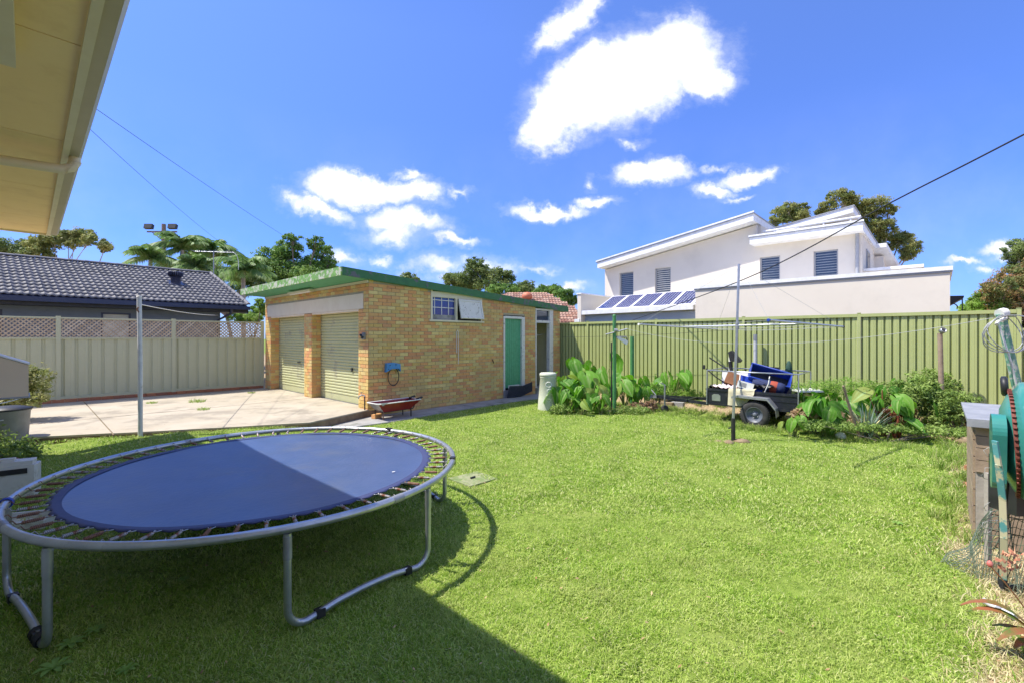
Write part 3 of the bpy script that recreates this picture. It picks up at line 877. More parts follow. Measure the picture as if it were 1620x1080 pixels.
# wheelbarrow
def barrow():
    t = yard('wheelbarrow', 'dark red metal barrow tray with grey end standing on legs at the garage corner', 'wheelbarrow', .38, -.50, .135)
    s = MB()
    # tray : open tapered shell
    def shell(L0, W0, L1, W1, z0, z1, th):
        vo = [(-L0, -W0, z0), (L0 * .8, -W0, z0), (L0 * .8, W0, z0), (-L0, W0, z0), (-L1, -W1, z1), (L1, -W1, z1), (L1, W1, z1), (-L1, W1, z1)]
        vi = [(x * (1 - th / L1), y * (1 - th / W1), z + (th if z == z0 else 0)) for x, y, z in vo]
        fs = [(3, 2, 1, 0), (0, 1, 5, 4), (1, 2, 6, 5), (2, 3, 7, 6)]
        s.add(vo + vi, fs + [(8, 9, 10, 11), (12, 13, 9, 8), (13, 14, 10, 9), (14, 15, 11, 10), (15, 12, 8, 11), (4, 5, 13, 12), (5, 6, 14, 13), (6, 7, 15, 14), (7, 4, 12, 15)])
        s.cur = 1; s.add(vo, [(3, 0, 4, 7)]); s.cur = 0
    shell(.38, .16, .56, .24, .17, .37, .015)
    tr = s.build('tray', [M_red, M_galvd], t)
    s = MB()
    s.tube([(-.56, -.24, .37), (.56, -.24, .38), (.56, .24, .38), (-.56, .24, .37)], .013, 7, closed=True); s.build('tray_rim', M_white, tr)
    s = MB(); s.ext([(-.57, -.05, .37), (-.50, -.25, .39), (-.33, -.25, .385), (-.45, -.25, .33)], (0, .012, .006)); s.build('folded_lip', M_galvd, tr)
    for x, m_ in ((-.40, M_rust), (.33, M_black)):
        for y in (-.17, .17):
            q = MB(); q.tube([(x, y, 0), (x, y, .19)], .014, 7); q.build('leg', m_ if y < 0 else M_black, t)
        q = MB(); q.tube([(x, -.17, .165), (x, .17, .165)], .012, 7); q.build('cross_bar', m_, t)
    for y in (-.15, .15):
        q = MB(); q.tube([(-.42, y, .17), (.40, y, .18), (.50, y, .36), (.62, y, .40)], .014, 7); q.build('handle_tube', M_black, t)
        q = MB(); q.tube([(.50, y, .385), (.66, y, .415)], .024, 8); q.build('grip', M_black, t)
barrow()
s = MB(); s.box((0, 0, .05), (.22, .11, .09)); s.build('loose_brick', M_brick, None, loc=Wd(.02, -.32, .135), rz=ROT + .3, label='orange loose brick on the path under the red barrow', cat='brick')

# ------------------------------------------------------------------ fences
def sheet_mesh(width, z0, z1, pitch, depth, m, flip=1, name='sheet'):
    """wall along local y, facing -x"""
    mb = MB(); n = max(1, round(width / pitch)); p = width / n
    prof = []
    for i in range(n):
        y = i * p
        prof += [(0, y), (0, y + p * .24), (-depth * .10 * flip, y + p * .27), (0, y + p * .30), (0, y + p * .70), (depth, y + p * .80), (depth, y + p * .985)]
    prof.append((0, n * p))
    vs = []
    for x, y in prof: vs += [(x, y, z0), (x, y, z1)]
    fs = [(2 * i, 2 * i + 1, 2 * i + 3, 2 * i + 2) for i in range(len(prof) - 1)]
    mb.add(vs, fs)
    return mb.mesh(name, m)
def right_fence():
    a = FENCE_R
    bs = [b_at(a, px) for px in (1612, 1366, 1184, 1042, 930)]
    pitch = (bs[-1] - bs[0]) / 4
    posts = [bs[0] + i * pitch for i in range(7)]
    z0, z1 = .30, 2.46
    t = yard('green_steel_fence', 'olive green ribbed steel fence behind the garden bed and trailer', 'fence', a, 0)
    pm = MB(); pm.span((-.03, -.03, 0), (.03, .03, z1 + .05)); pmesh = pm.mesh('post', M_fenceR)
    cm = MB(); cm.box((0, 0, z1 + .055), (.07, .07, .012)); cmesh = cm.mesh('post_cap', M_fenceR)
    sh = None
    for i, b in enumerate(posts):
        dz = .0
        p = link('post', pmesh, t, (0, b, 0)); link('post_cap', cmesh, p)
    w = (pitch - .07) / 3
    sh = sheet_mesh(w, z0, z1, .131, .046, M_fenceR)
    for b in posts[:-1]:
        for k in range(3): link('sheet', sh, t, (.0, b + .035 + k * w, 0))
        r = MB(); r.span((-.03, b + .032, z1), (.045, b + pitch - .032, z1 + .035)); r.span((-.034, b + .032, z1 - .035), (-.03, b + pitch - .032, z1 + .035)); r.build('top_rail', M_fenceR, t)
        r = MB(); r.span((-.03, b + .032, z0 - .04), (.035, b + pitch - .032, z0 + .03)); r.build('bottom_rail', M_fenceR, t)
    # the lower bay that carries on to the right
    t2 = yard('lower_steel_fence', 'lower olive steel fence bay stepping down at the far right corner', 'fence', a, 0)
    b = posts[0] - pitch
    for k in range(3): link('sheet', sheet_mesh(w, z0, 2.1, .131, .040, M_fenceR) if k == 0 else t2.children[0].data, t2, (.0, b + .035 + k * w, 0))
    r = MB(); r.span((-.03, b + .032, 2.1), (.035, b + pitch - .032, 2.14)); r.build('top_rail', M_fenceR, t2)
    link('post', pmesh, t2, (0, b, -.36))
    # neighbour's brick wall top just behind the fence (reddish line)
    s = MB(); s.span((0, b_at(7.9, 1230), .3), (.11, b_at(7.9, 905), 2.49))
    return posts
POSTS = right_fence()
def left_fence():
    b = FENCE_L
    t = yard('sage_steel_fence', 'sage green steel fence topped with brown timber lattice beside the driveway', 'fence', 0, b)
    sp = 2.42
    xs = [-.05 - sp * i for i in range(6)]
    zb, zs, zl = .42, 1.93, 2.47
    pm = MB(); pm.span((-.045, -.045, .2), (.045, .03, zl + .05)); pmesh = pm.mesh('post', M_fenceL)
    for x in xs: link('post', pmesh, t, (x, 0, 0))
    w = (sp - .09) / 3
    sm_ = sheet_mesh(w, zb, zs, .255, .03, M_fenceL)
    # lattice slats
    z0_, z1_ = zs + .035, zl - .015
    SL = {}
    n = 0; stuff = MB()
    def slat(xa, za, xb, zb_, dy):
        nonlocal n
        L_ = round(math.hypot(xb - xa, zb_ - za), 2)
        if L_ < .05: return
        ang = -math.atan2(zb_ - za, xb - xa); c = ((xa + xb) / 2, dy, (za + zb_) / 2)
        if n < 300:
            if L_ not in SL:
                q = MB(); q.box((0, 0, 0), (L_, .006, .030)); SL[L_] = q.mesh('slat', M_lattice, attr=True)
            link('slat', SL[L_], t, c, rot=(0, ang, 0)); n += 1
        else:
            stuff.r = random.random(); stuff.box(c, (L_, .006, .030), M=Matrix.Rotation(ang, 3, 'Y'))
    for i, x in enumerate(xs[:-1]):
        x1 = x - .045; x0 = x - sp + .045
        for k in range(3): link('sheet', sm_, t, (x0 + (k + 1) * w, 0, 0), PI / 2 )
        r = MB(); r.span((x0, -.035, zs), (x1, .03, zs + .04)); r.build('middle_rail', M_fenceL, t)
        r = MB(); r.span((x0, -.035, zl - .02), (x1, .03, zl + .02)); r.build('top_rail', M_fenceL, t)
        r = MB(); r.span((x0, -.035, zb - .03), (x1, .03, zb + .04)); r.build('bottom_rail', M_fenceL, t)
        hh = z1_ - z0_; pc_ = .098
        q = x0 - hh
        while q < x1:
            # rising slat through (q, z0)
            xa, xb = max(q, x0), min(q + hh, x1)
            if xb > xa: slat(xa, z0_ + xa - q, xb, z0_ + xb - q, -.004)
            xa, xb = max(q, x0), min(q + hh, x1)
            if xb > xa: slat(xa, z1_ - (xa - q), xb, z1_ - (xb - q), .004)
            q += pc_
    if stuff.f: stuff.build('lattice_slats', M_lattice, t, kind='stuff')
    # brick plinth under the fence
    p = yard('brick_plinth', 'low row of red bricks under the sage steel fence', 'brick edging', 0, b)
    bm = MB(); bm.box((0, 0, 0), (.225, .10, .075)); bm = bm.mesh('brick', M_redbrick, attr=True)
    x = -.15
    while x > -11.5:
        link('brick', bm, p, (x, -.01, SLAB + .04)); x -= .237
left_fence()

# ------------------------------------------------------------------ our house: eaves
def our_house():
    t = yard('cream_house', 'cream weatherboard house with deep soffit and gutter overhanging the camera side', 'house', 0, 0)
    ZS = 3.79; AW = -6.15; BE = 1.80; AG = -5.03
    w = MB(); w.span((-15, -16, 0), (AW, 1.35, ZS - .004)); w.build('wall', M_cream, t)
    # soffit sheets along b
    cuts = [BE]; b = BE - 2.15
    bb = [BE, .32, -1.71, -3.72, -5.74, -7.79, -9.9, -12.0, -14.1]
    for i in range(len(bb) - 1):
        s = MB(); s.span((AW + .002 if bb[i+1] < 1.3 else AW - .4, bb[i + 1] + .006, ZS), (-5.21, bb[i] - .006, ZS + .012)); s.build('soffit_sheet', M_soffit, t)
    s = MB()
    for q in bb[1:-1]: s.span((AW, q - .02, ZS + .008), (-5.21, q + .02, ZS + .016))
    s.build('soffit_joint', mat('joint_brown', (.20, .16, .09), .9), t)  # brown strips behind the gaps between the soffit sheets
    s = MB(); s.span((-5.21, -16, ZS - .03), (-5.16, BE + .02, ZS + .14)); s.build('fascia', M_cream, t)
    s = MB(); s.span((AW - 1, BE - .02, ZS - .03), (-5.21, BE + .02, ZS + .3)); s.build('barge_board', M_cream, t)
    gt = MB()
    prof = [(-5.158, ZS + .12), (-5.158, ZS - .01), (-5.085, ZS - .015), (-5.058, ZS + .02), (-5.053, ZS + .09), (-5.058, ZS + .115), (-5.068, ZS + .115), (-5.066, ZS + .09), (-5.070, ZS + .025), (-5.090, ZS - .004), (-5.148, ZS), (-5.148, ZS + .12)]
    gt.ext([(x, -16, z) for x, z in prof], (0, 16 + BE + .02, 0)); gt.build('gutter', mat('bronze_gutter', (.44, .39, .26), .4, (.48, .43, .30), 3), t)
    lp = MB(); lp.span((-5.064, -16, ZS + .116), (-5.044, BE + .02, ZS + .128)); lp.build('gutter_lip', M_galvd, t)
    # roof
    rf = MB(); rf.ext([(-5.14, BE + .02, ZS + .145), (-15, BE + .02, ZS + 2.7), (-15, BE + .02, ZS + 2.65), (-5.14, BE + .02, ZS + .10)], (0, -19.4, 0)); rf.build('roof', M_redtile, t)
    # downpipe from gutter to the wall
    dp = MB(); y = -3.3
    pts = [(-5.115, y, ZS - .01), (-5.115, y, ZS - .07), (-5.14, y, ZS - .12), (-5.21, y, ZS - .155), (-6.02, y, ZS - .20), (-6.09, y, ZS - .25), (-6.1, y, ZS - .4), (-6.1, y, .2)]
    dp.tube(pts, .047, 12); dpo = dp.build('downpipe', M_gutter, t)
    for k in range(6):
        an = k / 5 * PI / 2
        c = Vector((-5.115 - .06 * (1 - math.cos(an)), y, ZS - .06 - .08 * math.sin(an)))
        q = MB(); q.tube([c + Vector((-.004 * math.sin(an), 0, .004 * math.cos(an))), c - Vector((-.004 * math.sin(an), 0, .004 * math.cos(an)))], .052, 12); q.build('elbow_ridge', M_gutter, dpo)
    s = MB(); s.span((-5.76, -12, ZS - .12), (-5.495, -5.39, ZS - .003)); s.build('soffit_beam', M_cream, t)
    # window hood / air conditioner on the wall, further along
our_house()
def left_clutter():
    # tan hood box
    t = yard('wall_air_conditioner', 'tan metal box with sloping top jutting from the house wall at the left edge', 'air conditioner', -6.15, -.9, 0)
    zt, zm, zb = 1.79, 1.60, 1.19
    s = MB(); s.ext([(0, 0, zb), (.72, 0, zb), (.72, 0, zm), (0, 0, zt + .14)], (0, .55, 0)); s.build('casing', M_tan, t)
    s = MB(); s.ext([(0, -.012, zt + .142), (.73, -.012, zm + .002), (.73, -.012, zm + .02), (0, -.012, zt + .162)], (0, .575, 0)); s.build('lid', M_white, t)
    s = MB(); s.span((.0, -.014, zb - .02), (.735, .56, zb)); s.build('base_frame', M_galvd, t)
    # grey bin
    p = P(12, 692, 7.6); p.z = gz(p.x, p.y)
    t = empty('garbage_bin', 'dull grey garbage bin with side handle at the edge of the driveway', 'bin', p)
    s = MB(); s.lathe([(.24, 0), (.27, .50), (.285, .52), (.285, .55), (.27, .55), (.26, .5), (.23, .03)], n=28, caps=False); s.build('bin_body', M_bin, t)
    s = MB(); s.lathe([(0, .60), (.15, .595), (.29, .56), (.30, .54), (.29, .53)], n=28, caps=False); s.build('bin_lid', M_black, t)
    s = MB(); s.tube([(.17, -.215, .40), (.17, -.26, .40), (.08, -.29, .40), (.08, -.25, .40)], .01, 6); s.build('handle', M_galv, t)
    # white appliance
    p = P(22, 775, 5.6); p.z = gz(p.x, p.y)
    t = empty('portable_heater_case', 'dirty white moulded plastic case with slot handle on grass behind the trampoline', 'plastic case', p, R(35))
    t.scale = (.82, .82, 1.05)
    s = MB(); s.prism([(-.24, -.14), (.24, -.14), (.27, -.1), (.27, .1), (.24, .14), (-.24, .14), (-.27, .1), (-.27, -.1)], .0, .36)
    s.prism([(-.22, -.12), (.22, -.12), (.24, 0), (.22, .12), (-.22, .12), (-.24, 0)], .362, .41); s.build('case_body', M_pale, t)
    s = MB(); s.box((0.02, -.142, .30), (.30, .02, .06)); s.build('slot_handle', M_black, t)
    s = MB(); s.box((-.06, -.02, .43), (.16, .08, .035)); s.build('top_latch', M_pale, t)
    s = MB(); s.lathe([(0, 0), (.14, 0), (.15, .03), (.12, .06), (0, .06)], n=20, M=Matrix.Rotation(R(-90), 3, 'Y')); s.build('cable_drum', M_tan, t, loc=(-.27, 0, .17))
    s = MB(); s.tube(bez((-.30, -.1, .28), (-.5, -.2, .1), (-.25, -.3, .02), 10), .012, 6); s.build('cord', M_pale, t)
    # red pot
    p = P(-3, 765, 5.9); p.z = gz(p.x, p.y)
    t = empty('plant_pot', 'dark red plant pot at the far left edge of the lawn', 'plant pot', p)
    s = MB(); s.lathe([(.12, 0), (.17, .30), (.19, .30), (.19, .34), (.165, .34), (.11, .03)], n=20, caps=False); s.build('pot', M_red, t)
    s = MB(); s.lathe([(0, .3), (.165, .3)], n=20, caps=False); s.build('potting_soil', M_dirt, t)
    # white tub under the trampoline
    p = P(30, 832, 4.75); p.z = gz(p.x, p.y)
    t = empty('white_tray', 'shallow white plastic tray on the grass under the trampoline', 'tray', p, R(20))
    s = MB(); s.span((-.27, -.17, 0), (.27, .17, .02)); s.span((-.29, -.19, 0), (-.27, .19, .09)); s.span((.27, -.19, 0), (.29, .19, .09)); s.span((-.27, -.19, 0), (.27, -.17, .09)); s.span((-.27, .17, 0), (.27, .19, .09)); s.build('tray_shell', M_pale, t)
    # string from hood
    s = MB(); s.tube(sag(P(-60, 640, 5), P(46, 624, 6.2), .05, 10), .006, 5)
    s.build('string_line', M_white, None, label='white string sagging under the tan box at the left edge', cat='string')
left_clutter()

# white pole with line
def pole_left():
    p = P(222, 682, 8.0); p.z = gz(p.x, p.y)
    t = empty('line_post', 'white painted steel post with rust spot on grass at the driveway edge', 'post', p)
    top = 2.66 - p.z
    s = MB(); s.tube([(0, 0, -.1), (0, 0, top * .5), (-.02, 0, top)], .036, 12); s.build('pipe', mat('post_white', (.55, .56, .57), .5, (.66, .67, .68), 9, stain=(.3, .3, .3), stain_scale=10, stain_lo=.6, stain_hi=.75), t)
    s = MB(); s.lathe([(.04, 0), (.04, .03), (0, .035)], n=12); s.build('post_cap', M_whited, t, loc=(-.02, 0, top))
    s = MB(); s.tube([(0, -.03, top - .26), (-.02, -.045, top - .22), (0, -.045, top - .17)], .012, 6); s.build('rusty_hook', M_rust, t)
    s = MB(); s.tube(sag(p + Vector((0, 0, top - .12)), Wd(a_at(8.85, 345), 8.85, z_at(a_at(8.85, 345), 8.85, 499) if False else H + (HOR - 499) / F * Wd(a_at(8.85, 345), 8.85).y), .05, 14), .007, 5)
    s.build('washing_line', M_white, None, label='pale cord from the white post to the blue grey house wall', cat='cord')
pole_left()

# ------------------------------------------------------------------ left neighbour
def tile_mesh(m, w=.30, l=.36, amp=.017, seg=8, waves=2, front=.028, name='tile'):
    mb = MB(); vs = []
    for i in range(seg + 1):
        x = -w / 2 + w * i / seg
        h = amp * math.cos(2 * PI * waves * i / seg)
        vs += [(x, -l / 2, h + .03), (x, l / 2, h - .002), (x, -l / 2, h + .03 - front)]
    fs = []; 
    for i in range(seg):
        a = 3 * i
        fs.append((a, a + 3, a + 4, a + 1)); fs.append((a + 2, a + 5, a + 3, a))
    mb.smooth = True
    mb.add(vs, fs)
    return mb
def left_house():
    t = yard('dark_tiled_house', 'low blue grey house with glossy dark tiled gable roof beyond the lattice fence', 'house', 0, 0)
    be, br, ze, zr = 8.4, 12.4, 3.12, 4.62
    aE = 0.0; aR = -.25; aL = -15
    th = math.atan2(zr - ze, br - be); sl = math.hypot(zr - ze, br - be)
    c, s_ = math.cos(th), math.sin(th)
    dk = MB(); dk.ext([(aL, be - .05, ze - .03), (aE - .05, be - .05, ze - .03), (aR - .05, br, zr - .03), (aL, br, zr - .03)], (0, 0, -.05))
    dk.ext([(aL, br, zr - .03), (aR - .05, br, zr - .03), (aE - .05, br + 4.05, ze - .03), (aL, br + 4.05, ze - .03)], (0, 0, -.05))
    roof = dk.build('roof', M_navy, t)
    tm = tile_mesh(M_rooftile)
    TM = tm.mesh('tile', M_rooftile, attr=True)
    rows = 13; g = sl / rows
    items = []
    for r in range(rows):
        d = (r + .5) * g
        xe = aE + (aR - aE) * d / sl
        x = xe - .15 - (.0)
        while x > aL:
            items.append((x, be + d * c, ze + d * s_, r)); x -= .30
    items.sort(key=lambda q: -(q[0]) if q[0] > -7.6 else 50)
    Mx = Matrix.Rotation(th, 4, 'X')
    st = MB()
    for i, (x, y, z, r) in enumerate(items):
        tw = random.uniform(-.02, .02)
        if i < 300:
            link('tile', TM, roof, (x, y, z + .012), rot=(th + random.uniform(-.01, .01), 0, tw * .3))
        else:
            st.r = random.random(); o = len(st.v)
            M2 = Matrix.Rotation(th, 3, 'X')
            st.smooth = True
            st.add([M2 @ Vector(v) + Vector((x, y, z + .012)) for v in tm.v], tm.f)
    if st.f: st.build('roof_tiles', M_rooftile, roof, kind='stuff')
    # ridge caps
    rc = MB()
    pr = [(.0 + .11 * math.cos(q), .07 * math.sin(q)) for q in [PI * k / 6 for k in range(7)]]
    rc.ext([(-.22, y, z) for y, z in pr], (.44, 0, 0)); RC = rc.mesh('ridge_tile', M_rooftile, attr=True)
    x = aR - .2
    while x > -13:
        link('ridge_tile', RC, roof, (x, br, zr + .02), rot=(0, R(1.2), 0)); x -= .42
    # verge caps along the gable
    n = 10
    for k in range(n):
        d = (k + .5) * sl / n
        link('verge_tile', RC, roof, (aE + (aR - aE) * d / sl + .02, be + d * c, ze + d * s_ + .03), rot=Euler((0, -th, PI / 2)), scale=(1, .6, 1))
    # gutter, fascia, wall
    s = MB(); s.ext([(aL, be - .02, ze - .05), (aL, be - .13, ze - .05), (aL, be - .14, ze - .17), (aL, be - .02, ze - .17)], (aE + .02 - aL, 0, 0)); s.build('gutter', M_navy, t)
    s = MB(); s.span((aL, be, ze - .27), (aE, be + .03, ze - .05)); s.build('fascia', M_black, t)
    s = MB(); s.span((aL, be + .03, ze - .27), (aE - .02, be + .55, ze - .24)); s.build('soffit', M_black, t)
    s = MB(); s.ext([(aE - .03, be, ze - .2), (aE - .03, br, zr - .1), (aE - .03, br, zr - .3), (aE - .03, be, ze - .3)], (.03, 0, 0)); s.build('barge_board', M_navy, t)
    wins = [(-3.9, -3.2), (-7.0, -5.9), (-9.8, -8.2)]
    zt = ze - .27
    s = MB()
    prev = -.75
    for w0, w1 in sorted(wins, reverse=True):
        s.span((w1, be + .5, .2), (prev, be + .7, zt)); s.span((w0, be + .5, .2), (w1, be + .7, 1.6)); s.span((w0, be + .5, zt - .12), (w1, be + .7, zt)); prev = w0
    s.span((aL, be + .5, .2), (prev, be + .7, zt))
    s.span((-.95, be + .7, .2), (-.75, be + 7.5, zt)); s.ext([(-.95, be + .7, zt), (-.95, be + 7.4, zt), (-.95, br, zr - .25)], (.2, 0, 0))
    s.build('wall', M_bluew, t)
    for w0, w1 in wins:
        f = MB()
        for x0, x1, z0, z1 in ((w0, w0 + .05, 1.6, zt - .12), (w1 - .05, w1, 1.6, zt - .12), (w0 + .05, w1 - .05, 1.6, 1.65), (w0 + .05, w1 - .05, zt - .17, zt - .12)):
            f.span((x0, be + .51, z0), (x1, be + .58, z1))
        fo = f.build('window', M_navy, t)
        p = MB(); p.span((w0 + .05, be + .56, 1.65), (w1 - .05, be + .57, zt - .17)); p.build('pane', M_blind, fo)
    s = MB(); s.tube([(-.55, be - .06, ze - .17), (-.55, be - .06, ze - .30), (-.85, be + .4, ze - .55), (-.85, be + .45, .3)], .045, 8); s.build('downpipe', M_navy, t)
    # wind turbine vent
    ab = -1.75; d = .56
    px, py = ab, be + 2.1
    z = ze + (py - be) * math.tan(th)
    v = MB(); v.lathe([(.15, -.05), (.15, .22), (.19, .25)], (0, 0, 0), 18); vo = v.build('roof_ventilator', M_navy, t, loc=(px, py, z))
    v = MB(); v.box((0, 0, .035), (.45, .5, .02), M=Matrix.Rotation(th, 3, 'X')); v.build('flashing', M_navy, vo)
    for k in range(20):
        an = 2 * PI * k / 20
        v = MB(); v.ext([(.16, -.01, .25), (.225, .02, .30), (.225, .02, .40), (.13, -.01, .45)], (.004, .014, 0))
        link('vane', v.mesh('vane', M_navy) if k == 0 else bpy.data.meshes['vane'], vo, rot=(0, 0, an))
    v = MB(); v.lathe([(.14, .25), (.14, .44), (.12, .46), (0, .47)], (0, 0, 0), 14); v.build('turbine_core', M_black, vo)
left_house()

def tv_aerial():
    p = P(338, 434, 19.5)
    t = empty('tv_aerial', 'thin rooftop television aerial above the dark tiled roof in front of palms', 'aerial', p)
    s = MB(); s.tube([(0, 0, -.4), (0, 0, 1.0)], .02, 6); s.build('mast', M_galvd, t)
    s = MB(); s.tube([(-.85, 0, .98), (.8, .1, .94)], .015, 6); bo = s.build('boom', M_galv, t)
    for k in range(7):
        x = -.8 + k * .25
        e = MB(); e.tube([(x, -.25, .98), (x, .25, .98)], .007, 5); e.build('element', M_galv, bo)
    s = MB(); s.tube(bez((.8, .1, .94), (1.05, .1, .8), (1.0, .1, .2), 8), .01, 5); s.build('lead', M_white, t)
tv_aerial()

def light_pole():
    p = P(259, 420, 42); p.z = 0
    t = empty('floodlight_pole', 'tall timber power pole with two black floodlights behind the palms', 'pole', p)
    top = H + (HOR - 355) / F * 42
    s = MB(); s.tube([(0, 0, 0), (0, 0, top)], [.24, .17], 10); s.build('pole_shaft', M_bark, t)
    for z, w in ((top - .75, 1.6), (top - 2.6, 1.3)):
        s = MB(); s.box((-.0, -.2, z), (w * 2 * .85, .12, .12)); s.build('crossarm', M_bark, t)
    s = MB(); s.tube([(0, -.2, top - 1.5), (-.9, -.2, top - .8)], .04, 5); s.tube([(0, -.2, top - 1.5), (.9, -.2, top - .8)], .04, 5); s.build('brace', M_bark, t)
    for x in (-1.45, 1.35):
        s = MB(); s.box((x * .78, -.3, top - .3), (.72, .3, .42), M=Matrix.Rotation(R(-15), 3, 'X')); s.build('floodlight', M_black, t)
light_pole()

# ------------------------------------------------------------------ white two storey house
def wall_strips(mb, a0, a1, b0, b1, zb, ztop, holes, step=None):
    """wall in the plane a (thickness a0..a1) from b0 (low) to b1, holes (bl,bh,z0,z1)"""
    ed = sorted(set([b0, b1] + [h for q in holes for h in q[:2]]))
    for i in range(len(ed) - 1):
        l, h = ed[i], ed[i + 1]
        hs = [q for q in holes if q[0] <= l + 1e-6 and q[1] >= h - 1e-6]
        def piece(z0l, z0h, z1l, z1h):
            mb.ext([(a0, l, z0l), (a0, h, z0h), (a0, h, z1h), (a0, l, z1l)], (a1 - a0, 0, 0))
        if hs:
            q = hs[0]; piece(zb, zb, q[2], q[2]); piece(q[3], q[3], ztop(l), ztop(h))
        else:
            piece(zb, zb, ztop(l), ztop(h))
def white_house():
    t = yard('white_modern_house', 'white rendered two storey house with skillion roofs behind the green fence', 'house', 0, 0)
    # lower block
    A = 9.45
    b0, b1 = b_at(A, 1503), b_at(A, 1100)
    zt = z_at(A, b0, 428)
    mb = MB(); mb.span((A, b0, 0), (A + 3.05, b1, zt)); mb.build('lower_wall', M_hw, t)
    mb = MB(); mb.span((A - .05, b0 - .05, zt), (A + 3.0, b1 + .04, zt + .10)); mb.build('parapet_capping', M_hfascia, t)
    mb = MB(); mb.span((A - .03, b0 - .03, zt - .045), (A - .002, b1 + .03, zt - .002)); mb.build('flashing_strip', M_hmetal, t)
    # second parapet further back at right
    A2 = 12.9
    q0, q1 = b_at(A2, 1458), b_at(A2, 1378)
    z2 = z_at(A2, q0, 423)
    mb = MB(); mb.span((A2, q0, 0), (A2 + 4, q1 + .5, z2)); mb.build('rear_parapet', M_hw, t)
    mb = MB(); mb.span((A2 - .05, q0 - .05, z2), (A2 + 4, q1 + .45, z2 + .09)); mb.build('parapet_capping', M_hfascia, t)
    # upper storey
    AU = 12.55
    bl = b_at(AU, 957); br_ = b_at(AU, 1364); bm = b_at(AU, 1197)
    AO = 12.0
    ra, rb = b_at(AO, 945), b_at(AO, 1192)
    za, zb_ = z_at(AO, ra, 416), z_at(AO, rb, 338)
    slope = (zb_ - za) / (rb - ra)
    roof1 = lambda b: za + slope * (b - ra)
    f0, f1 = b_at(AO, 1186), b_at(AO, 1365)
    zf = (z_at(AO, f0, 372) + z_at(AO, f1, 358)) / 2
    holes = []
    W4 = [(980, 1002, 431, 476), (1036, 1061, 424, 468), (1202, 1234, 406, 452), (1287, 1326, 396, 446)]
    for x0, x1, y0, y1 in W4:
        bh_, bl_ = b_at(AU, x0), b_at(AU, x1)
        holes.append((bl_, bh_, z_at(AU, (bh_ + bl_) / 2, y1), z_at(AU, (bh_ + bl_) / 2, y0)))
    mb = MB()
    wall_strips(mb, AU, AU + .2, bm, bl, 2.6, lambda b: roof1(b) - .28, [h for h in holes if h[0] > bm])
    wall_strips(mb, AU, AU + .2, br_, bm, 2.6, lambda b: zf - .2, [h for h in holes if h[0] < bm])
    mb.span((AU + .2, br_, 2.6), (AU + 8, br_ + .2, zf - .2))           # right side wall
    mb.span((AU + .2, bl - .2, 2.6), (AU + 8, bl, roof1(bl) - .3))
    mb.span((AU + .2, bm - .1, zf), (AU + 8, bm + .1, roof1(bm) - .28))
    mb.build('upper_wall', M_hw, t)
    for i, h in enumerate(holes):
        f = MB(); e = .045
        f.span((AU + .07, h[0], h[2]), (AU + .13, h[0] + e, h[3])); f.span((AU + .07, h[1] - e, h[2]), (AU + .13, h[1], h[3]))
        f.span((AU + .07, h[0] + e, h[3] - e), (AU + .13, h[1] - e, h[3])); f.span((AU + .07, h[0] + e, h[2]), (AU + .13, h[1] - e, h[2] + e))
        fo = f.build('window', M_hmetal, t)
        p = MB(); p.span((AU + .11, h[0] + e, h[2] + e), (AU + .115, h[1] - e, h[3] - e)); p.build('pane', mat('sky_tinted_glass', (.035, .05, .075), .08, (.05, .07, .10), 2, spec=1.0), fo)
        sl_ = MB(); sl_.span((AU - .03, h[0] - .03, h[2] - .05), (AU + .07, h[1] + .03, h[2] - .002)); sl_.build('sill', M_hfascia, fo)
        z = h[2] + e + .02
        while z < h[3] - e - .02:
            p = MB(); p.box((AU + .095, (h[0] + h[1]) / 2, z), (.034, h[1] - h[0] - 2 * e - .01, .005), M=Matrix.Rotation(R(35 if i != 1 else 60), 3, 'Y'))
            p.build('louvre', mat('blue_grey_louvre', (.22, .25, .30), .4) if i in (0, 2, 3) else M_blind, fo); z += .085
    # roof 1 (skillion)
    def slab(name, m, a0, a1, b0_, b1_, z0_, z1_, th):
        q = MB(); q.ext([(a0, b0_, z0_ - th), (a0, b1_, z1_ - th), (a0, b1_, z1_), (a0, b0_, z0_)], (a1 - a0, 0, 0)); return q.build(name, m, t)
    slab('roof', M_hfascia, AO, AO + 8, rb, ra, zb_, za, .24)
    slab('roof_sheet', M_hmetal, AO - .03, AO + 8, rb - .03, ra + .05, zb_ + .035, za + .03, .03)
    slab('gutter_lip', M_hfascia, AO - .05, AO - .031, rb - .03, ra + .05, zb_ + .09, za + .085, .05)
    # roof 2 (flat)
    slab('roof', M_hfascia, AO, AO + 5.0, f1, f0, zf, zf + .0, .22)
    slab('roof_sheet', M_hmetal, AO - .03, AO + 5.0, f1 - .03, f0 + .03, zf + .03, zf + .03, .028)
    slab('gutter_lip', M_hfascia, AO - .05, AO - .031, f1 - .03, f0 + .03, zf + .085, zf + .085, .05)
    # solar tube rack on roof 2
    s = MB(); s.tube([(AO + .5, f0 - .3, zf + .26), (AO + .5, f1 + .1, zf + .30)], .035, 8); s.tube([(AO + .5, f0 - .3, zf + .13), (AO + .5, f1 + .1, zf + .12)], .02, 6)
    rk = s.build('roof_rail', M_hfascia, t)
    for k in range(4):
        b = f0 - .3 + (f1 + .3 - f0) * (k + .5) / 4
        s = MB(); s.span((AO + .49, b - .02, zf + .03), (AO + .53, b + .02, zf + .25)); s.build('rail_post', M_hfascia, rk)
    # roof 3 (rear skillion)
    A3 = 14.3
    g0, g1 = b_at(A3, 1350), b_at(A3, 1228)
    y0, y1 = z_at(A3, g0, 326), z_at(A3, g1, 361)
    slab('roof', M_hfascia, A3, A3 + 2.2, g0, g1, y0, y1, .22)
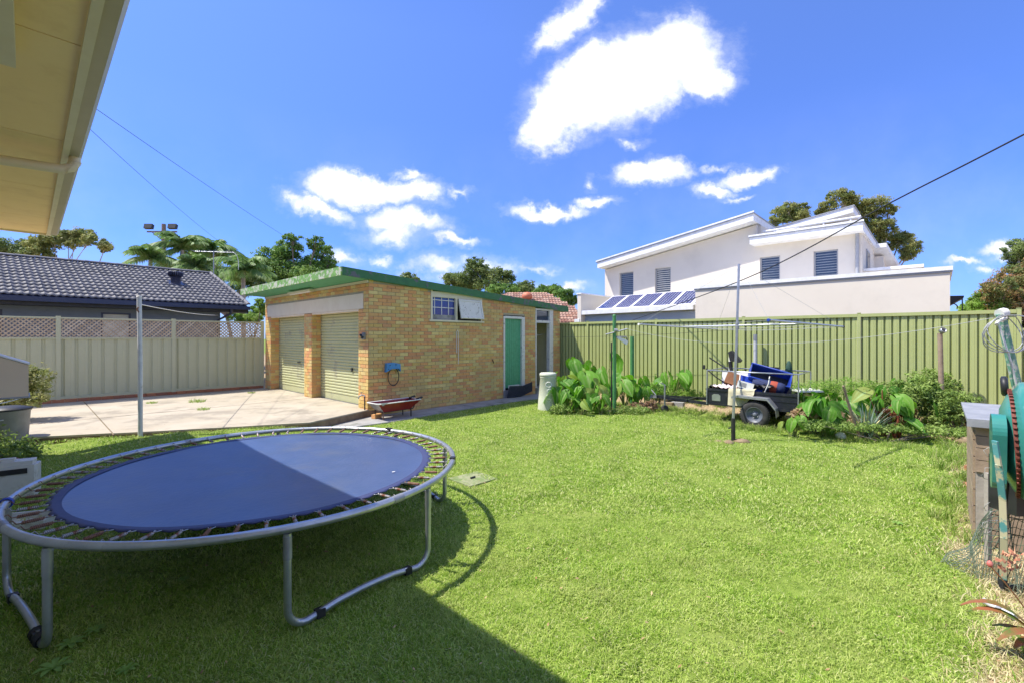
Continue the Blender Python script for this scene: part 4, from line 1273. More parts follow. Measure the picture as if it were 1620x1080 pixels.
    slab('roof_sheet', M_hmetal, A3 - .03, A3 + 2.2, g0 - .03, g1 + .05, y0 + .035, y1 + .03, .03)
    q = MB(); q.ext([(A3 + .5, g0 + .6, zf), (A3 + .5, g1, zf), (A3 + .5, g1, y1 - .15), (A3 + .5, g0 + .6, y0 - .45)], (1.2, 0, 0)); q.build('upper_wall', M_hw, t)
    # side window and small dormer on the right side
    q = MB(); q.span((AU + 1.0, br_ - .03, 3.6), (AU + 1.9, br_ - .002, 4.9)); wo = q.build('window', M_hmetal, t)
    q = MB(); q.span((AU + 1.06, br_ - .04, 3.66), (AU + 1.84, br_ - .031, 4.84)); q.build('pane', M_glassd, wo)
    q = MB(); q.tube([(AU - .04, br_ + .12, 3.0), (AU - .04, br_ + .12, zf - .2)], .05, 8); q.build('downpipe', M_hmetal, t)
    A4 = 16.2
    h0, h1 = b_at(A4, 1398), b_at(A4, 1378)
    q = MB(); q.span((A4, h0, 0), (A4 + 2, h1 + 1, z_at(A4, h0, 405))); q.build('rear_wall', M_hw, t)
    zz = z_at(A4, h0, 402)
    q = MB(); q.ext([(A4 - .3, h0 - .1, zz + .2), (A4 + 2, h0 - .55, zz - .8), (A4 + 2, h0 - .55, zz - .65), (A4 - .3, h0 - .1, zz + .35)], (0, 2, 0)); q.build('roof', M_hfascia, t)
    # carport with solar panels
    AC = 9.8
    c0, c1 = b_at(AC, 1096), b_at(AC, 916)
    zc0, zc1 = z_at(AC, c0, 482), z_at(AC, c1, 492)
    slope = (zc1 - zc0) / (c1 - c0)
    q = MB(); q.ext([(AC, c0, zc0 - .16), (AC, c1, zc1 - .16), (AC, c1, zc1), (AC, c0, zc0)], (3.0, 0, 0)); q.build('carport_roof', M_hfascia, t)
    q = MB(); q.span((AC + .25, c0, .3), (AC + .4, c1, min(zc0, zc1) - .17)); q.build('carport_wall', mat('pale_blue_wall', (.36, .43, .50), .8, (.40, .47, .54), 2), t)
    bE = b_at(AC, 914)
    q = MB(); q.span((AC - .02, bE - .17, .3), (AC + 2.7, bE, z_at(AC, bE, 466))); q.build('side_parapet', M_hw, t)
    q = MB(); q.span((AC - .05, bE - .20, z_at(AC, bE, 466)), (AC + 2.7, bE + .03, z_at(AC, bE, 466) + .05)); q.build('parapet_capping', M_hfascia, t)
    q = MB(); q.span((AC - .04, bE - .1, 2.6), (AC - .021, bE + .14, 2.72)); q.build('pier_moulding', M_hfascia, t)
    lower = [939, 966, 994, 1025.6, 1058, 1092, 1130]
    for i in range(6):
        d1, d0 = b_at(AC, lower[i]), b_at(AC, lower[i + 1])
        zl = zc0 + slope * ((d0 + d1) / 2 - c0) + .03
        L_ = 1.30; rise = .60
        tp = empty('solar_panel', ['leftmost blue solar panel tilted on the white carport roof', 'second blue solar panel from the left on the carport roof', 'third blue solar panel from the left, middle of the row',
                                   'fourth blue solar panel from the left on the carport roof', 'fifth solar panel from the left, last one fully in view', 'solar panel at the right end of the row, mostly hidden by the white wall'][i], 'solar panel', Wd(AC + .12, d1, zl), ROT, group='solar panels tilted in a row on the carport roof')
        tilt = math.atan2(rise, L_); ln = math.hypot(rise, L_)
        tp.rotation_euler = Euler((0, -tilt, ROT))
        w = d1 - d0
        q = MB(); q.span((0, -w + .015, -.03), (ln, -.015, 0)); q.build('frame', M_hfascia, tp)
        nx, ny = 9, 6
        cw = (w - .11) / ny; cl = (ln - .1) / nx
        for ix in range(nx):
            q = MB()
            for iy in range(ny):
                x0 = .05 + ix * cl; y0_ = -.055 - iy * cw
                q.span((x0 + .009, y0_ - cw + .008, .0), (x0 + cl - .009, y0_ - .008, .006))
            q.build('cell_row', M_solar, tp)
white_house()

def awning():
    p0 = P(1503, 474, 11.5)
    t = empty('dark_awning', 'small black scroll bracket awning beside the end of the white wall', 'awning', p0, ROT)
    s = MB(); s.ext([(0, .3, .10), (0, -.25, .08), (0, -.25, .04), (0, .3, -.35)], (.8, 0, 0)); s.build('awning_roof', M_black, t)
    s = MB(); s.tube([(0, -.02 - .12 * math.cos(q), -.22 + .12 * math.sin(q)) for q in [i * PI / 8 for i in range(13)]], .014, 6); s.tube([(0, -.22, .05), (0, -.22, -.5)], .014, 6); s.build('scroll_bracket', M_black, t)
awning()

def red_house():
    t = empty('red_tiled_house', 'distant house with weathered terracotta tile hip roof seen over the garage', 'house', (1, 20, 0), 0)
    def loc(px, py, y):
        return P(px, py, y) - Vector((1, 20, 0))
    A_ = loc(803, 463, 24.5); B_ = loc(864, 463, 24.5); C_ = loc(952, 512, 20); E1 = loc(720, 512, 20)
    rf = MB(); rf.ext([A_, E1, C_, B_], (0, 0, -.08))
    rf.ext([B_, C_, C_ + Vector((0, 7, 0)), B_ + Vector((0, .1, 0))], (0, 0, -.08))
    rf = rf.build('roof', M_redtile, t)
    tm = tile_mesh(M_redtile, w=.30, l=.36, amp=.02)
    nrm = (C_ - E1).cross(B_ - E1).normalized()
    if nrm.z < 0: nrm = -nrm
    up = (Vector((0, 0, 1)) - nrm * nrm.z).normalized(); ac_ = up.cross(nrm).normalized()
    M3 = Matrix((ac_, up, nrm)).transposed()
    pl = [((p - E1).dot(ac_), (p - E1).dot(up)) for p in (A_, E1, C_, B_)]
    xs = [p[0] for p in pl]; ys = [p[1] for p in pl]
    st = MB(); yy = min(ys)
    while yy < max(ys):
        xx = min(xs)
        while xx < max(xs):
            if inpoly(xx, yy, pl):
                st.r = random.random(); st.smooth = True
                c = E1 + ac_ * xx + up * yy + nrm * .015
                st.add([M3 @ Vector(v) + c for v in tm.v], tm.f)
            xx += .3
        yy += .33
    st.build('roof_tiles', M_redtile, rf, kind='stuff')
    q = MB(); q.span((E1.x + .3, .4, 0), (C_.x - .3, .6, C_.z - .1)); q.build('wall', M_hw, t)
    v = loc(834, 473, 23.2)
    s = MB(); s.lathe([(.12, -.5), (.13, -.05), (.22, .0), (.27, .10), (.25, .22), (.14, .32), (0, .35)], v, 16); s.build('roof_ventilator', mat('orange_vent', (.50, .16, .08), .6), t)
red_house()

# ------------------------------------------------------------------ cables
def cables():
    A = P(1620, 213, 5.0); A2 = Vector((6.55, 0.0, 5.35))
    m1 = P(1415, 318, 6.48); m2 = P(1180, 441, 9.77); e = P(1000, 507, 16)
    pts = []
    ctrl = [A2, A, m1, m2, e]
    for i in range(len(ctrl) - 1):
        p0, p1, p2, p3 = ctrl[max(i - 1, 0)], ctrl[i], ctrl[i + 1], ctrl[min(i + 2, len(ctrl) - 1)]
        for k in range(10):
            q = k / 10
            pts.append(.5 * ((2 * p1) + (-p0 + p2) * q + (2 * p0 - 5 * p1 + 4 * p2 - p3) * q * q + (-p0 + 3 * p1 - 3 * p2 + p3) * q ** 3))
    pts.append(e)
    s = MB(); s.tube(pts, .011, 6)
    s.build('service_cable', M_cable, None, label='black power cable sweeping down from the top right to the white house', cat='cable')
    a, b = P(60, 108, 8), P(545, 428, 34)
    s = MB(); s.tube(sag(a, b, .25, 20), .006, 5); s.build('overhead_wire', M_cable, None, label='upper thin overhead wire dropping from the eave to beyond the garage', cat='wire')
    a, b = P(60, 128, 8), P(400, 418, 30)
    s = MB(); s.tube(sag(a, b, .3, 20), .005, 5); s.build('overhead_wire', M_cable, None, label='lower thin overhead wire dropping from the eave towards the palms', cat='wire')
cables()

# ------------------------------------------------------------------ trees
def leaf_cloud(name, blobs, n, size, m, parent=None, clump=.42, sub=26, flat=.0, aspect=.45, seed=1, kind=None, down=.0, shell=.72):
    """blobs: (centre, (rx,ry,rz)); many leaf-sized faces set in clumps through the volume"""
    g = np.random.default_rng(seed)
    vol = np.array([r[0] * r[1] * r[2] for _, r in blobs]) ** .7
    cnt = np.maximum(30, (n * vol / vol.sum()).astype(int))
    Pn = []; Rn = []; Nn = []
    for (c, r), k in zip(blobs, cnt):
        c = np.array(c); r = np.array(r)
        d = g.normal(size=(sub, 3)); d /= np.linalg.norm(d, axis=1)[:, None]
        rad = shell + (1 - shell) * g.random(sub)[:, None] * 1.1
        cc = c + d * r * rad
        cr = g.random(sub)
        idx = g.integers(0, sub, k)
        off = g.normal(size=(k, 3)); off /= np.linalg.norm(off, axis=1)[:, None]
        off *= (g.random((k, 1)) ** .45) * clump * r.mean() * np.array([1, 1, .7]) * (.6 + .8 * cr[idx][:, None])
        p = cc[idx] + off
        inner = g.random(k) < .12
        q = g.normal(size=(k, 3)); q /= np.linalg.norm(q, axis=1)[:, None]
        p[inner] = (c + q * r * (g.random((k, 1)) ** .5) * .8)[inner]
        Pn.append(p); Rn.append(np.clip(cr[idx] * .7 + g.random(k) * .3, 0, .999))
        nn = off / (np.linalg.norm(off, axis=1)[:, None] + 1e-6) + np.array([0, 0, .5]) + g.normal(size=(k, 3)) * .6
        Nn.append(nn)
    Pn = np.vstack(Pn); Rn = np.concatenate(Rn); Nn = np.vstack(Nn)
    Nn /= np.linalg.norm(Nn, axis=1)[:, None]
    k = len(Pn)
    t = g.normal(size=(k, 3)); t[:, 2] -= down
    t -= Nn * (t * Nn).sum(1)[:, None]; t /= np.linalg.norm(t, axis=1)[:, None]
    bvec = np.cross(Nn, t)
    L = (size * (.6 + .8 * g.random(k)))[:, None]
    Wv = L * aspect
    v = np.stack([Pn - t * L * .5, Pn + bvec * Wv * .5 - Nn * L * .06, Pn + t * L * .5, Pn - bvec * Wv * .5 - Nn * L * .06], 1).reshape(-1, 3)
    f = np.arange(4 * k).reshape(-1, 4)
    me = bpy.data.meshes.new(name)
    me.from_pydata(v.tolist(), [], f.tolist()); me.materials.append(m)
    a = me.attributes.new('rnd', 'FLOAT', 'FACE'); a.data.foreach_set('value', Rn.astype(np.float32))
    return link(name, me, parent, kind=kind)

L_gum = leafmat('gum_leaf', (.10, .17, .05), (.19, .27, .07), (.30, .34, .11))
L_fig = leafmat('fig_leaf', (.08, .18, .035), (.16, .30, .055), (.27, .40, .09))
L_palm = leafmat('palm_leaf', (.08, .18, .05), (.19, .32, .08), (.42, .50, .26))
L_rust = leafmat('rust_leaf', (.12, .22, .05), (.26, .25, .08), (.58, .27, .13))
L_lime = leafmat('lime_leaf', (.16, .32, .04), (.27, .45, .07), (.38, .52, .12))
L_gumy = leafmat('olive_gum_leaf', (.13, .19, .05), (.26, .30, .08), (.42, .40, .14))

def tree(name, label, px_base, Y, blobs, m, n, size, trunk=.2, bark=None, seed=3, fork=.45, base_z=.1, group=None, limb=None, depth=.8, stems=1, **kw):
    """blobs in photo pixels (px,py,rx,ry[,dY]) at depth Y"""
    k = Y / F
    base = P(px_base, HOR, Y); base.z = base_z
    t = empty(name, label, 'tree', base, group=group)
    bl = []
    for q in blobs:
        dy = q[4] if len(q) > 4 else random.uniform(-.6, .6)
        c = P(q[0], q[1], Y + dy) - base
        bl.append(((c.x, c.y, c.z), (q[2] * k, (q[2] + q[3]) / 2 * k * depth, q[3] * k)))
    leaf_cloud('crown', bl, int(n * 1.7), size * .82, m, t, seed=seed, **kw)
    cx = sum(b[0][0] for b in bl) / len(bl); lowz = min(b[0][2] - b[1][2] for b in bl)
    s = MB(); fz = max(.5, lowz * .95) * (fork + .3)
    for st_ in range(stems):
        ox = (st_ - (stems - 1) / 2) * .5
        fp = Vector((cx * .4 + ox, 0, fz))
        s.tube(bez((ox * .6, 0, -.1), (ox, 0, fz * .5), fp, 5), [trunk, trunk * .93, trunk * .88, trunk * .82, trunk * .78, trunk * .72], 8)
        for i, b in enumerate(bl):
            if i % stems != st_: continue
            c = Vector(b[0]); e = c + Vector((0, 0, b[1][2] * .05))
            mid = fp.lerp(c, .55) + Vector((random.uniform(-.1, .1), 0, -.10 * (c - fp).length * .4))
            s.tube(bez(fp, mid, e, 8), [trunk * .5 * (1 - .1 * j) for j in range(9)], 6)
            for _ in range(4):
                d = Vector((random.uniform(-1, 1) * b[1][0], random.uniform(-1, 1) * b[1][1], random.uniform(-.1, .8) * b[1][2])) * .75
                s.tube(bez(c.lerp(mid, .4), c + d * .4, c + d, 5), [trunk * .16, trunk * .14, trunk * .12, trunk * .09, trunk * .06, trunk * .03], 5)
    s.build('trunk', bark or M_bark, t)
    return t

tree('gum_tree', 'open crowned gum tree at the far left edge beyond the dark roof', 20, 30,
     [(8, 390, 24, 12), (28, 398, 18, 10), (0, 402, 22, 9), (36, 385, 12, 6)], L_gum, 5000, .17, .13, M_barkg, seed=5, sub=30)
tree('gum_tree', 'spreading gum tree with bare forked limbs and one separate clump at its right', 98, 30,
     [(62, 388, 18, 14), (85, 380, 20, 12), (108, 374, 20, 9), (130, 373, 20, 10), (72, 402, 18, 8), (118, 385, 16, 8), (142, 380, 10, 8), (52, 398, 10, 8)], L_gumy, 9000, .17, .10, M_barkg, seed=6, stems=3, sub=30)
tree('gum_clump_tree', 'slim gum branch ending in one round leaf clump beside the floodlight pole', 131, 29.5,
     [(168, 387, 11, 9), (166, 393, 8, 7)], L_gumy, 1500, .16, .07, M_barkg, seed=7, fork=.5)
tree('bushy_tree', 'large dense green tree rising behind the garage roof at left', 470, 30,
     [(405, 425, 28, 16), (430, 405, 26, 14), (455, 395, 24, 12), (465, 420, 34, 20), (500, 385, 14, 10), (513, 400, 14, 12), (500, 420, 24, 18), (520, 418, 12, 12), (462, 376, 14, 6), (440, 430, 30, 20), (492, 440, 34, 16), (415, 445, 32, 16)], L_fig, 20000, .19, .22, seed=8, sub=32)
tree('far_tree', 'small tree top peeping over the green garage roof edge', 647, 45, [(647, 438, 13, 6), (640, 441, 8, 4), (657, 442, 8, 4)], L_gum, 900, .24, .12, seed=9)
tree('fig_tree', 'broad dark umbrella shaped tree with a tall top knot behind the garage', 760, 48,
     [(752, 416, 16, 8), (755, 428, 22, 10), (722, 441, 24, 10), (775, 432, 22, 10), (798, 436, 16, 10), (748, 448, 24, 10), (775, 450, 28, 12), (735, 452, 18, 10), (805, 443, 10, 8), (716, 446, 14, 6)], L_gum, 15000, .24, .30, seed=10, sub=34)
tree('far_tree', 'small rounded green tree just right of the umbrella shaped tree', 800, 44, [(800, 462, 22, 12), (785, 458, 14, 8)], L_fig, 2500, .24, .14, seed=11)
tree('far_tree', 'rounded tree left of the orange roof ventilator', 825, 46, [(822, 457, 20, 10), (835, 452, 12, 8), (812, 462, 14, 8), (838, 463, 14, 8)], L_gum, 3600, .24, .14, seed=12)
tree('far_tree', 'flat topped tree above the terracotta roof', 862, 44, [(866, 458, 20, 7), (855, 466, 14, 8), (880, 460, 14, 7)], L_fig, 3600, .24, .12, seed=13)
tree('far_tree', 'bright green tree leaning over the right end of the terracotta roof', 892, 42, [(892, 466, 18, 8), (904, 474, 10, 9), (884, 478, 12, 7)], L_fig, 3600, .24, .10, seed=14)
tree('gum_tree', 'olive gum tree peeping over the first white skillion roof', 1248, 34, [(1236, 340, 16, 12), (1255, 345, 20, 12), (1268, 330, 12, 8), (1245, 330, 14, 9), (1276, 352, 16, 8), (1225, 350, 8, 8)], L_gumy, 6500, .18, .2, M_barkg, seed=15, sub=30)
tree('gum_tree', 'tall olive gum tree with hanging crowns behind the white house', 1405, 34,
     [(1328, 310, 20, 10), (1350, 322, 18, 10), (1385, 325, 22, 12), (1368, 340, 20, 14), (1405, 333, 14, 8), (1395, 358, 22, 16), (1412, 385, 16, 14), (1440, 392, 14, 14), (1425, 378, 18, 10), (1385, 385, 14, 14), (1310, 328, 14, 8), (1436, 405, 10, 8), (1300, 336, 10, 6)], L_gumy, 19000, .18, .24, M_barkg, seed=16, sub=30, down=1.2)
tree('gum_tree', 'grey green tree at the right edge above the rust coloured tree', 1618, 17,
     [(1612, 395, 22, 14), (1604, 407, 16, 9), (1620, 425, 22, 14)], L_gum, 5000, .09, .12, M_barkg, seed=17, sub=30)
tree('rust_leaved_tree', 'red and green leaved tree at the right edge behind the fence', 1602, 13,
     [(1600, 440, 22, 18), (1582, 458, 24, 18), (1612, 462, 24, 24), (1585, 482, 26, 16), (1622, 490, 26, 30), (1572, 478, 14, 12), (1640, 440, 26, 30), (1618, 535, 22, 30), (1565, 455, 8, 6)], L_rust, 13000, .085, .10, seed=18, sub=34)
tree('bushy_tree', 'bright lime green bushy tree behind the right end of the green fence', 1555, 13.5,
     [(1548, 480, 16, 12), (1535, 488, 14, 10), (1560, 468, 14, 12), (1570, 485, 18, 14), (1527, 494, 8, 7)], L_lime, 7000, .075, .08, seed=19, sub=30)

def palm(label, px, py, Y, r, n=15, seed=1, lean=0):
    g = random.Random(seed)
    c = P(px, py, Y); base = Vector((c.x + lean, Y, .1))
    t = empty('palm_tree', label, 'palm tree', base, group='feathery palms beyond the dark tiled roof')
    cz = c.z - .1
    s = MB(); s.tube(bez((0, 0, 0), (-lean * .3, 0, cz * .5), (-lean, 0, cz), 8), [.16, .14, .13, .12, .11, .11, .11, .10, .09], 8); s.build('trunk', M_barkg, t)
    R_ = r * Y / F
    for i in range(n + 9):
        az = 2 * PI * i / (n + 9) * 3 + g.uniform(-.3, .3); el = g.uniform(.1, 1.5)
        d = Vector((math.cos(az), math.sin(az), 0))
        L_ = R_ * g.uniform(1.0, 1.55)
        p0 = Vector((-lean, 0, cz)); p1 = p0 + d * L_ * .40 * math.cos(el) + Vector((0, 0, L_ * .62 * math.sin(el))); p2 = p0 + d * L_ * (.45 + .45 * math.cos(el)) + Vector((0, 0, L_ * (.95 * math.sin(el) - .5)))
        pts = bez(p0, p1, p2, 14)
        f = MB(); f.r = g.random()
        f.tube(pts, [.02 * (1 - .06 * k) for k in range(15)], 4)
        side = d.cross(Vector((0, 0, 1)))
        for k in range(1, 15):
            for hlf in (0, .5):
                q = pts[k] if hlf == 0 or k == 14 else pts[k].lerp(pts[k + 1] if k < 14 else pts[k], .5)
                tdir = (pts[k] - pts[k - 1]).normalized()
                ll = L_ * .30 * math.sin(PI * (.12 + .8 * k / 14))
                for sg in (-1, 1):
                    e = q + (side * sg * .8 + tdir * .55 + Vector((0, 0, -.55 - g.random() * .45))) * ll
                    w = tdir * .030
                    f.r = min(.99, max(0, g.random() * .6 + .2))
                    m_ = q.lerp(e, .5) + Vector((0, 0, .06 * ll))
                    f.add([q - w, q + w, m_ + w * 1.2, e, m_ - w * 1.2], [(0, 1, 2, 4), (4, 2, 3)])
        f.build('frond', L_palm, t)
palm('shorter palm with arching fronds left of the floodlight pole', 238, 412, 24, 36, seed=2)
palm('tallest feathery palm directly beside the floodlight pole', 288, 396, 25, 36, 17, seed=3)
palm('palm crown directly behind the television aerial', 338, 402, 27, 36, 16, seed=4)
palm('fourth palm from the pole, close to the dense green tree', 385, 428, 24, 38, 17, seed=5)
palm('low palm between the aerial and the dark roof ridge', 310, 425, 22, 30, 12, seed=6)
tree('bushy_tree', 'low green foliage mass filling between the palms above the roof ridge', 370, 29,
     [(300, 425, 24, 12), (335, 430, 24, 14), (365, 440, 28, 16), (395, 455, 22, 14), (395, 430, 18, 12), (260, 420, 14, 8)], L_palm, 10000, .2, .12, seed=21, sub=30, aspect=.25, down=1.0)
tree('bushy_tree', 'yellow and orange tipped palm foliage between dark eave and garage', 405, 19,
     [(405, 495, 16, 10), (412, 482, 10, 8), (395, 505, 18, 8), (372, 500, 14, 8)], L_lime, 4500, .16, .06, seed=22, sub=16, aspect=.2, down=.8)

def shrub(name, label, cat, base, blobs, m, n, size, seed=1, group=None, stemm=None, **kw):
    t = empty(name, label, cat, base, group=group)
    leaf_cloud('foliage', blobs, n, size, m, t, seed=seed, **kw)
    s = MB()
    g = random.Random(seed)
    for (c, r) in blobs:
        for _ in range(3):
            e = Vector(c) + Vector((g.uniform(-1, 1) * r[0], g.uniform(-1, 1) * r[1], g.uniform(0, .9) * r[2])) * .8
            s.tube(bez((g.uniform(-.05, .05), g.uniform(-.05, .05), -.02), (c[0] * .6, c[1] * .6, c[2] * .6), e, 5), [.010, .009, .008, .006, .005, .003], 5)
    s.build('stem', stemm or M_bark, t)
    return t
L_var = leafmat('variegated_leaf', (.16, .22, .06), (.30, .34, .10), (.44, .42, .20))
L_weed = leafmat('weed_leaf', (.14, .25, .05), (.26, .38, .08), (.38, .48, .14))
p = P(25, 650, 9.2); p.z = gz(p.x, p.y) + .25
shrub('variegated_shrub', 'yellow green variegated shrub against the sage fence behind the grey bin', 'shrub', p, [((0, 0, .45), (.45, .4, .3)), ((.30, .0, .62), (.3, .3, .28)), ((-.3, -.1, .3), (.4, .4, .3)), ((.45, -.1, .32), (.28, .3, .22))], L_var, 3600, .085, seed=31, sub=32)
p = P(2, 700, 7.0); p.z = gz(p.x, p.y)
shrub('ground_cover_shrub', 'low dark green leafy ground cover around the grey bin', 'shrub', p, [((0, 0, .12), (.55, .35, .16)), ((.35, -.2, .08), (.35, .3, .1)), ((-.5, .1, .2), (.5, .4, .2))], L_weed, 2600, .06, seed=32, sub=32)

# ------------------------------------------------------------------ trampoline
def trampoline():
    cx, cy, rr, rm, h = -2.405, 4.54, 1.80, 1.575, .70
    g0 = 0.0
    t = empty('trampoline', 'large round trampoline with blue mat, rusty springs and galvanised frame on the lawn', 'trampoline', (cx, cy, g0))
    N_ = 96
    s = MB(); s.tube([(rr * math.cos(2 * PI * i / N_), rr * math.sin(2 * PI * i / N_), h) for i in range(N_)], .029, 12, closed=True)
    rim = s.build('rim', M_galv, t)
    for k in range(4):
        an = R(-39 + 90 * k + 6)
        q = MB(); c = Vector((rr * math.cos(an), rr * math.sin(an), h)); tg = Vector((-math.sin(an), math.cos(an), 0))
        q.tube([c - tg * .05, c + tg * .05], .0315, 12); q.build('rim_joint', M_galvd, rim)
    # mat
    s = MB(); n = 72; rings = [0, .3, .6, .9, 1.15, 1.35, rm - .09]
    vs = [(0, 0, h - .045)]
    for r_ in rings[1:]:
        for k in range(n):
            an = 2 * PI * k / n
            z = h - .012 - .033 * (1 - (r_ / rm) ** 2) + .003 * math.sin(3 * an + r_ * 5) + .0015 * math.sin(11 * an - r_ * 9)
            vs.append((r_ * math.cos(an), r_ * math.sin(an), z))
    fs = [(0, 1 + k, 1 + (k + 1) % n) for k in range(n)]
    for i in range(len(rings) - 2):
        for k in range(n):
            a, b = 1 + i * n + k, 1 + i * n + (k + 1) % n
            fs.append((a, a + n, b + n, b))
    s.smooth = True; s.add(vs, fs)
    mt = s.build('jumping_mat', M_matb, t)
    s = MB(); s.smooth = True
    NS = 60
    vs = []
    n = NS * 4
    for k in range(n):
        an = 2 * PI * k / n
        ro = rm - .016 * (1 - math.cos(2 * PI * (k % 4) / 4)) / 1
        for r_, z in ((rm - .092, h - .012), (rm - .04, h - .006), (ro, h - .008), (ro, h - .016), (rm - .092, h - .018)):
            vs.append((r_ * math.cos(an), r_ * math.sin(an), z + .002 * math.sin(9 * an)))
    fs = []
    for k in range(n):
        for j in range(4):
            a, b = 5 * k + j, 5 * ((k + 1) % n) + j
            fs.append((a, a + 1, b + 1, b))
    s.add(vs, fs); s.build('mat_border', M_matedge, mt)
    # springs
    def spring():
        s = MB()
        L0, L1 = .045, .155
        pts = []
        turns = 11; q = 7
        for i in range(turns * q + 1):
            an = 2 * PI * i / q
            pts.append((L0 + (L1 - L0) * i / (turns * q), .0095 * math.cos(an), .0095 * math.sin(an)))
        s.tube(pts, .0048, 4)
        s.lathe([(.0088, 0), (.0088, L1 - L0)], (L0, 0, 0), 7, M=Matrix.Rotation(R(90), 3, 'Y'))
        s.tube([(L0, 0, 0), (L0 - .02, 0, .0), (L0 - .03, .0, .01), (L0 - .035, 0, .004)], .0035, 4)
        s.tube([(L1, 0, 0), (L1 + .025, 0, .0), (L1 + .045, .0, .028), (L1 + .06, 0, .020)], .0035, 4)
        return s
    sp = spring(); m1 = sp.mesh('spring', M_rust); m2 = sp.mesh('spring', M_spring)
    ring = MB(); ring.tube([(0, -.022, 0), (.045, 0, .003), (0, .022, 0)], .0032, 4)
    rg = ring.mesh('mat_ring', M_galv)
    for k in range(NS):
        an = 2 * PI * (k + .5) / NS
        v_ = random.random()
        o = link('spring', m1 if v_ < .5 else m2, t, ((rm + .008 - .02) * math.cos(an), (rm + .008 - .02) * math.sin(an), h - .008), rot=(0, R(-1.5), an + random.uniform(-.03, .03)))
        link('mat_ring', rg, o, (-.008, 0, 0))
    # legs : four U frames
    def leg(a0, a1, nm=0):
        s = MB()
        p0 = Vector((rr * math.cos(R(a0)), rr * math.sin(R(a0)), 0)); p1 = Vector((rr * math.cos(R(a1)), rr * math.sin(R(a1)), 0))
        d = (p1 - p0).normalized()
        def z(v, q): return Vector((v.x, v.y, q))
        zb = .035
        pts = [z(p0, h - .03), z(p0, .20), z(p0, .15)] + [Vector((*(p0 + d * (.13 * (1 - math.cos(u)))).xy, zb + .13 * (1 - math.sin(u)))) for u in [PI / 2 * k / 6 for k in range(1, 7)]]
        L_ = (p1 - p0).length
        for q in (.3, .45, .55, .7):
            w = p0 + d * L_ * q; pts.append(z(w, zb + .045 * math.sin(PI * q)))
        pts += [Vector((*(p1 - d * (.13 * (1 - math.cos(u)))).xy, zb + .13 * (1 - math.sin(u)))) for u in [PI / 2 * k / 6 for k in range(6, 0, -1)]] + [z(p1, .15), z(p1, .20), z(p1, h - .03)]
        s.tube(pts, .0245, 12)
        lo = s.build('leg', M_galv, t)
        for p_, dd in ((p0, d), (p1, -d)):
            q = MB(); q.tube([z(p_, h - .05), z(p_, h - .20)], .0275, 12); q.build('leg_socket', M_galvd if p_ is p0 else M_galv, lo)
            q = MB(); c = p_ + dd * .22; q.box((c.x, c.y, zb + .012), (.06, .058, .052), rz=math.atan2(d.y, d.x)); q.build('black_clip', M_black, lo)
        return lo
    leg(-59, -20.6); leg(26, 62); leg(115, 151); leg(-143.5, -104.5)
    # ties
    an = R(-143.5); c = Vector((rr * math.cos(an), rr * math.sin(an), h))
    q = MB(); tg = Vector((-math.sin(an), math.cos(an), 0)); ra = Vector((math.cos(an), math.sin(an), 0))
    for j in range(3):
        q.tube([c + tg * (j * .012) + (ra * math.cos(w) + Vector((0, 0, 1)) * math.sin(w)) * .037 for w in [2 * PI * i / 10 for i in range(10)]], .006, 5, closed=True)
    q.tube([c + ra * .03, c + ra * .06 + Vector((0, 0, -.06)), c + ra * .03 + Vector((0, 0, -.13)), c + Vector((0, 0, -.16))], .007, 5)
    q.build('blue_cord', M_blue, t)
    an = R(-104.5); c = Vector((rr * math.cos(an), rr * math.sin(an), .0)); an2 = R(-143.5); c2 = Vector((rr * math.cos(an2), rr * math.sin(an2), 0)); d = (c2 - c).normalized()
    q = MB()
    for j in (0, 1, 2, 5, 6):
        cc = c + d * (.14 + j * .022) + Vector((0, 0, .045))
        sd_ = d.cross(Vector((0, 0, 1)))
        q.tube([cc + (sd_ * math.cos(w) + Vector((0, 0, 1)) * math.sin(w)) * .034 for w in [2 * PI * i / 10 for i in range(10)]], .011, 5, closed=True)
    q.build('black_tape', M_black, t)
    q = MB(); an = R(66); c = Vector((rr * math.cos(an), rr * math.sin(an), h)); q.box(c, (.09, .05, .075), rz=an + 1.4); q.build('rim_knot', M_black, t)
    q = MB(); an = R(4); c = Vector((rr * math.cos(an), rr * math.sin(an), h)); q.box(c, (.07, .05, .075), rz=an + 1.4); q.build('rim_knot', M_black, t)
    q = MB(); q.box((0, 0, 0), (.028, .016, .002), rz=.6)
    q.build('paper_scrap', M_white, None, loc=(cx + 1.28, cy - .22, h - .012), label='tiny white scrap lying near the sunlit right edge of the trampoline mat', cat='scrap')
trampoline()

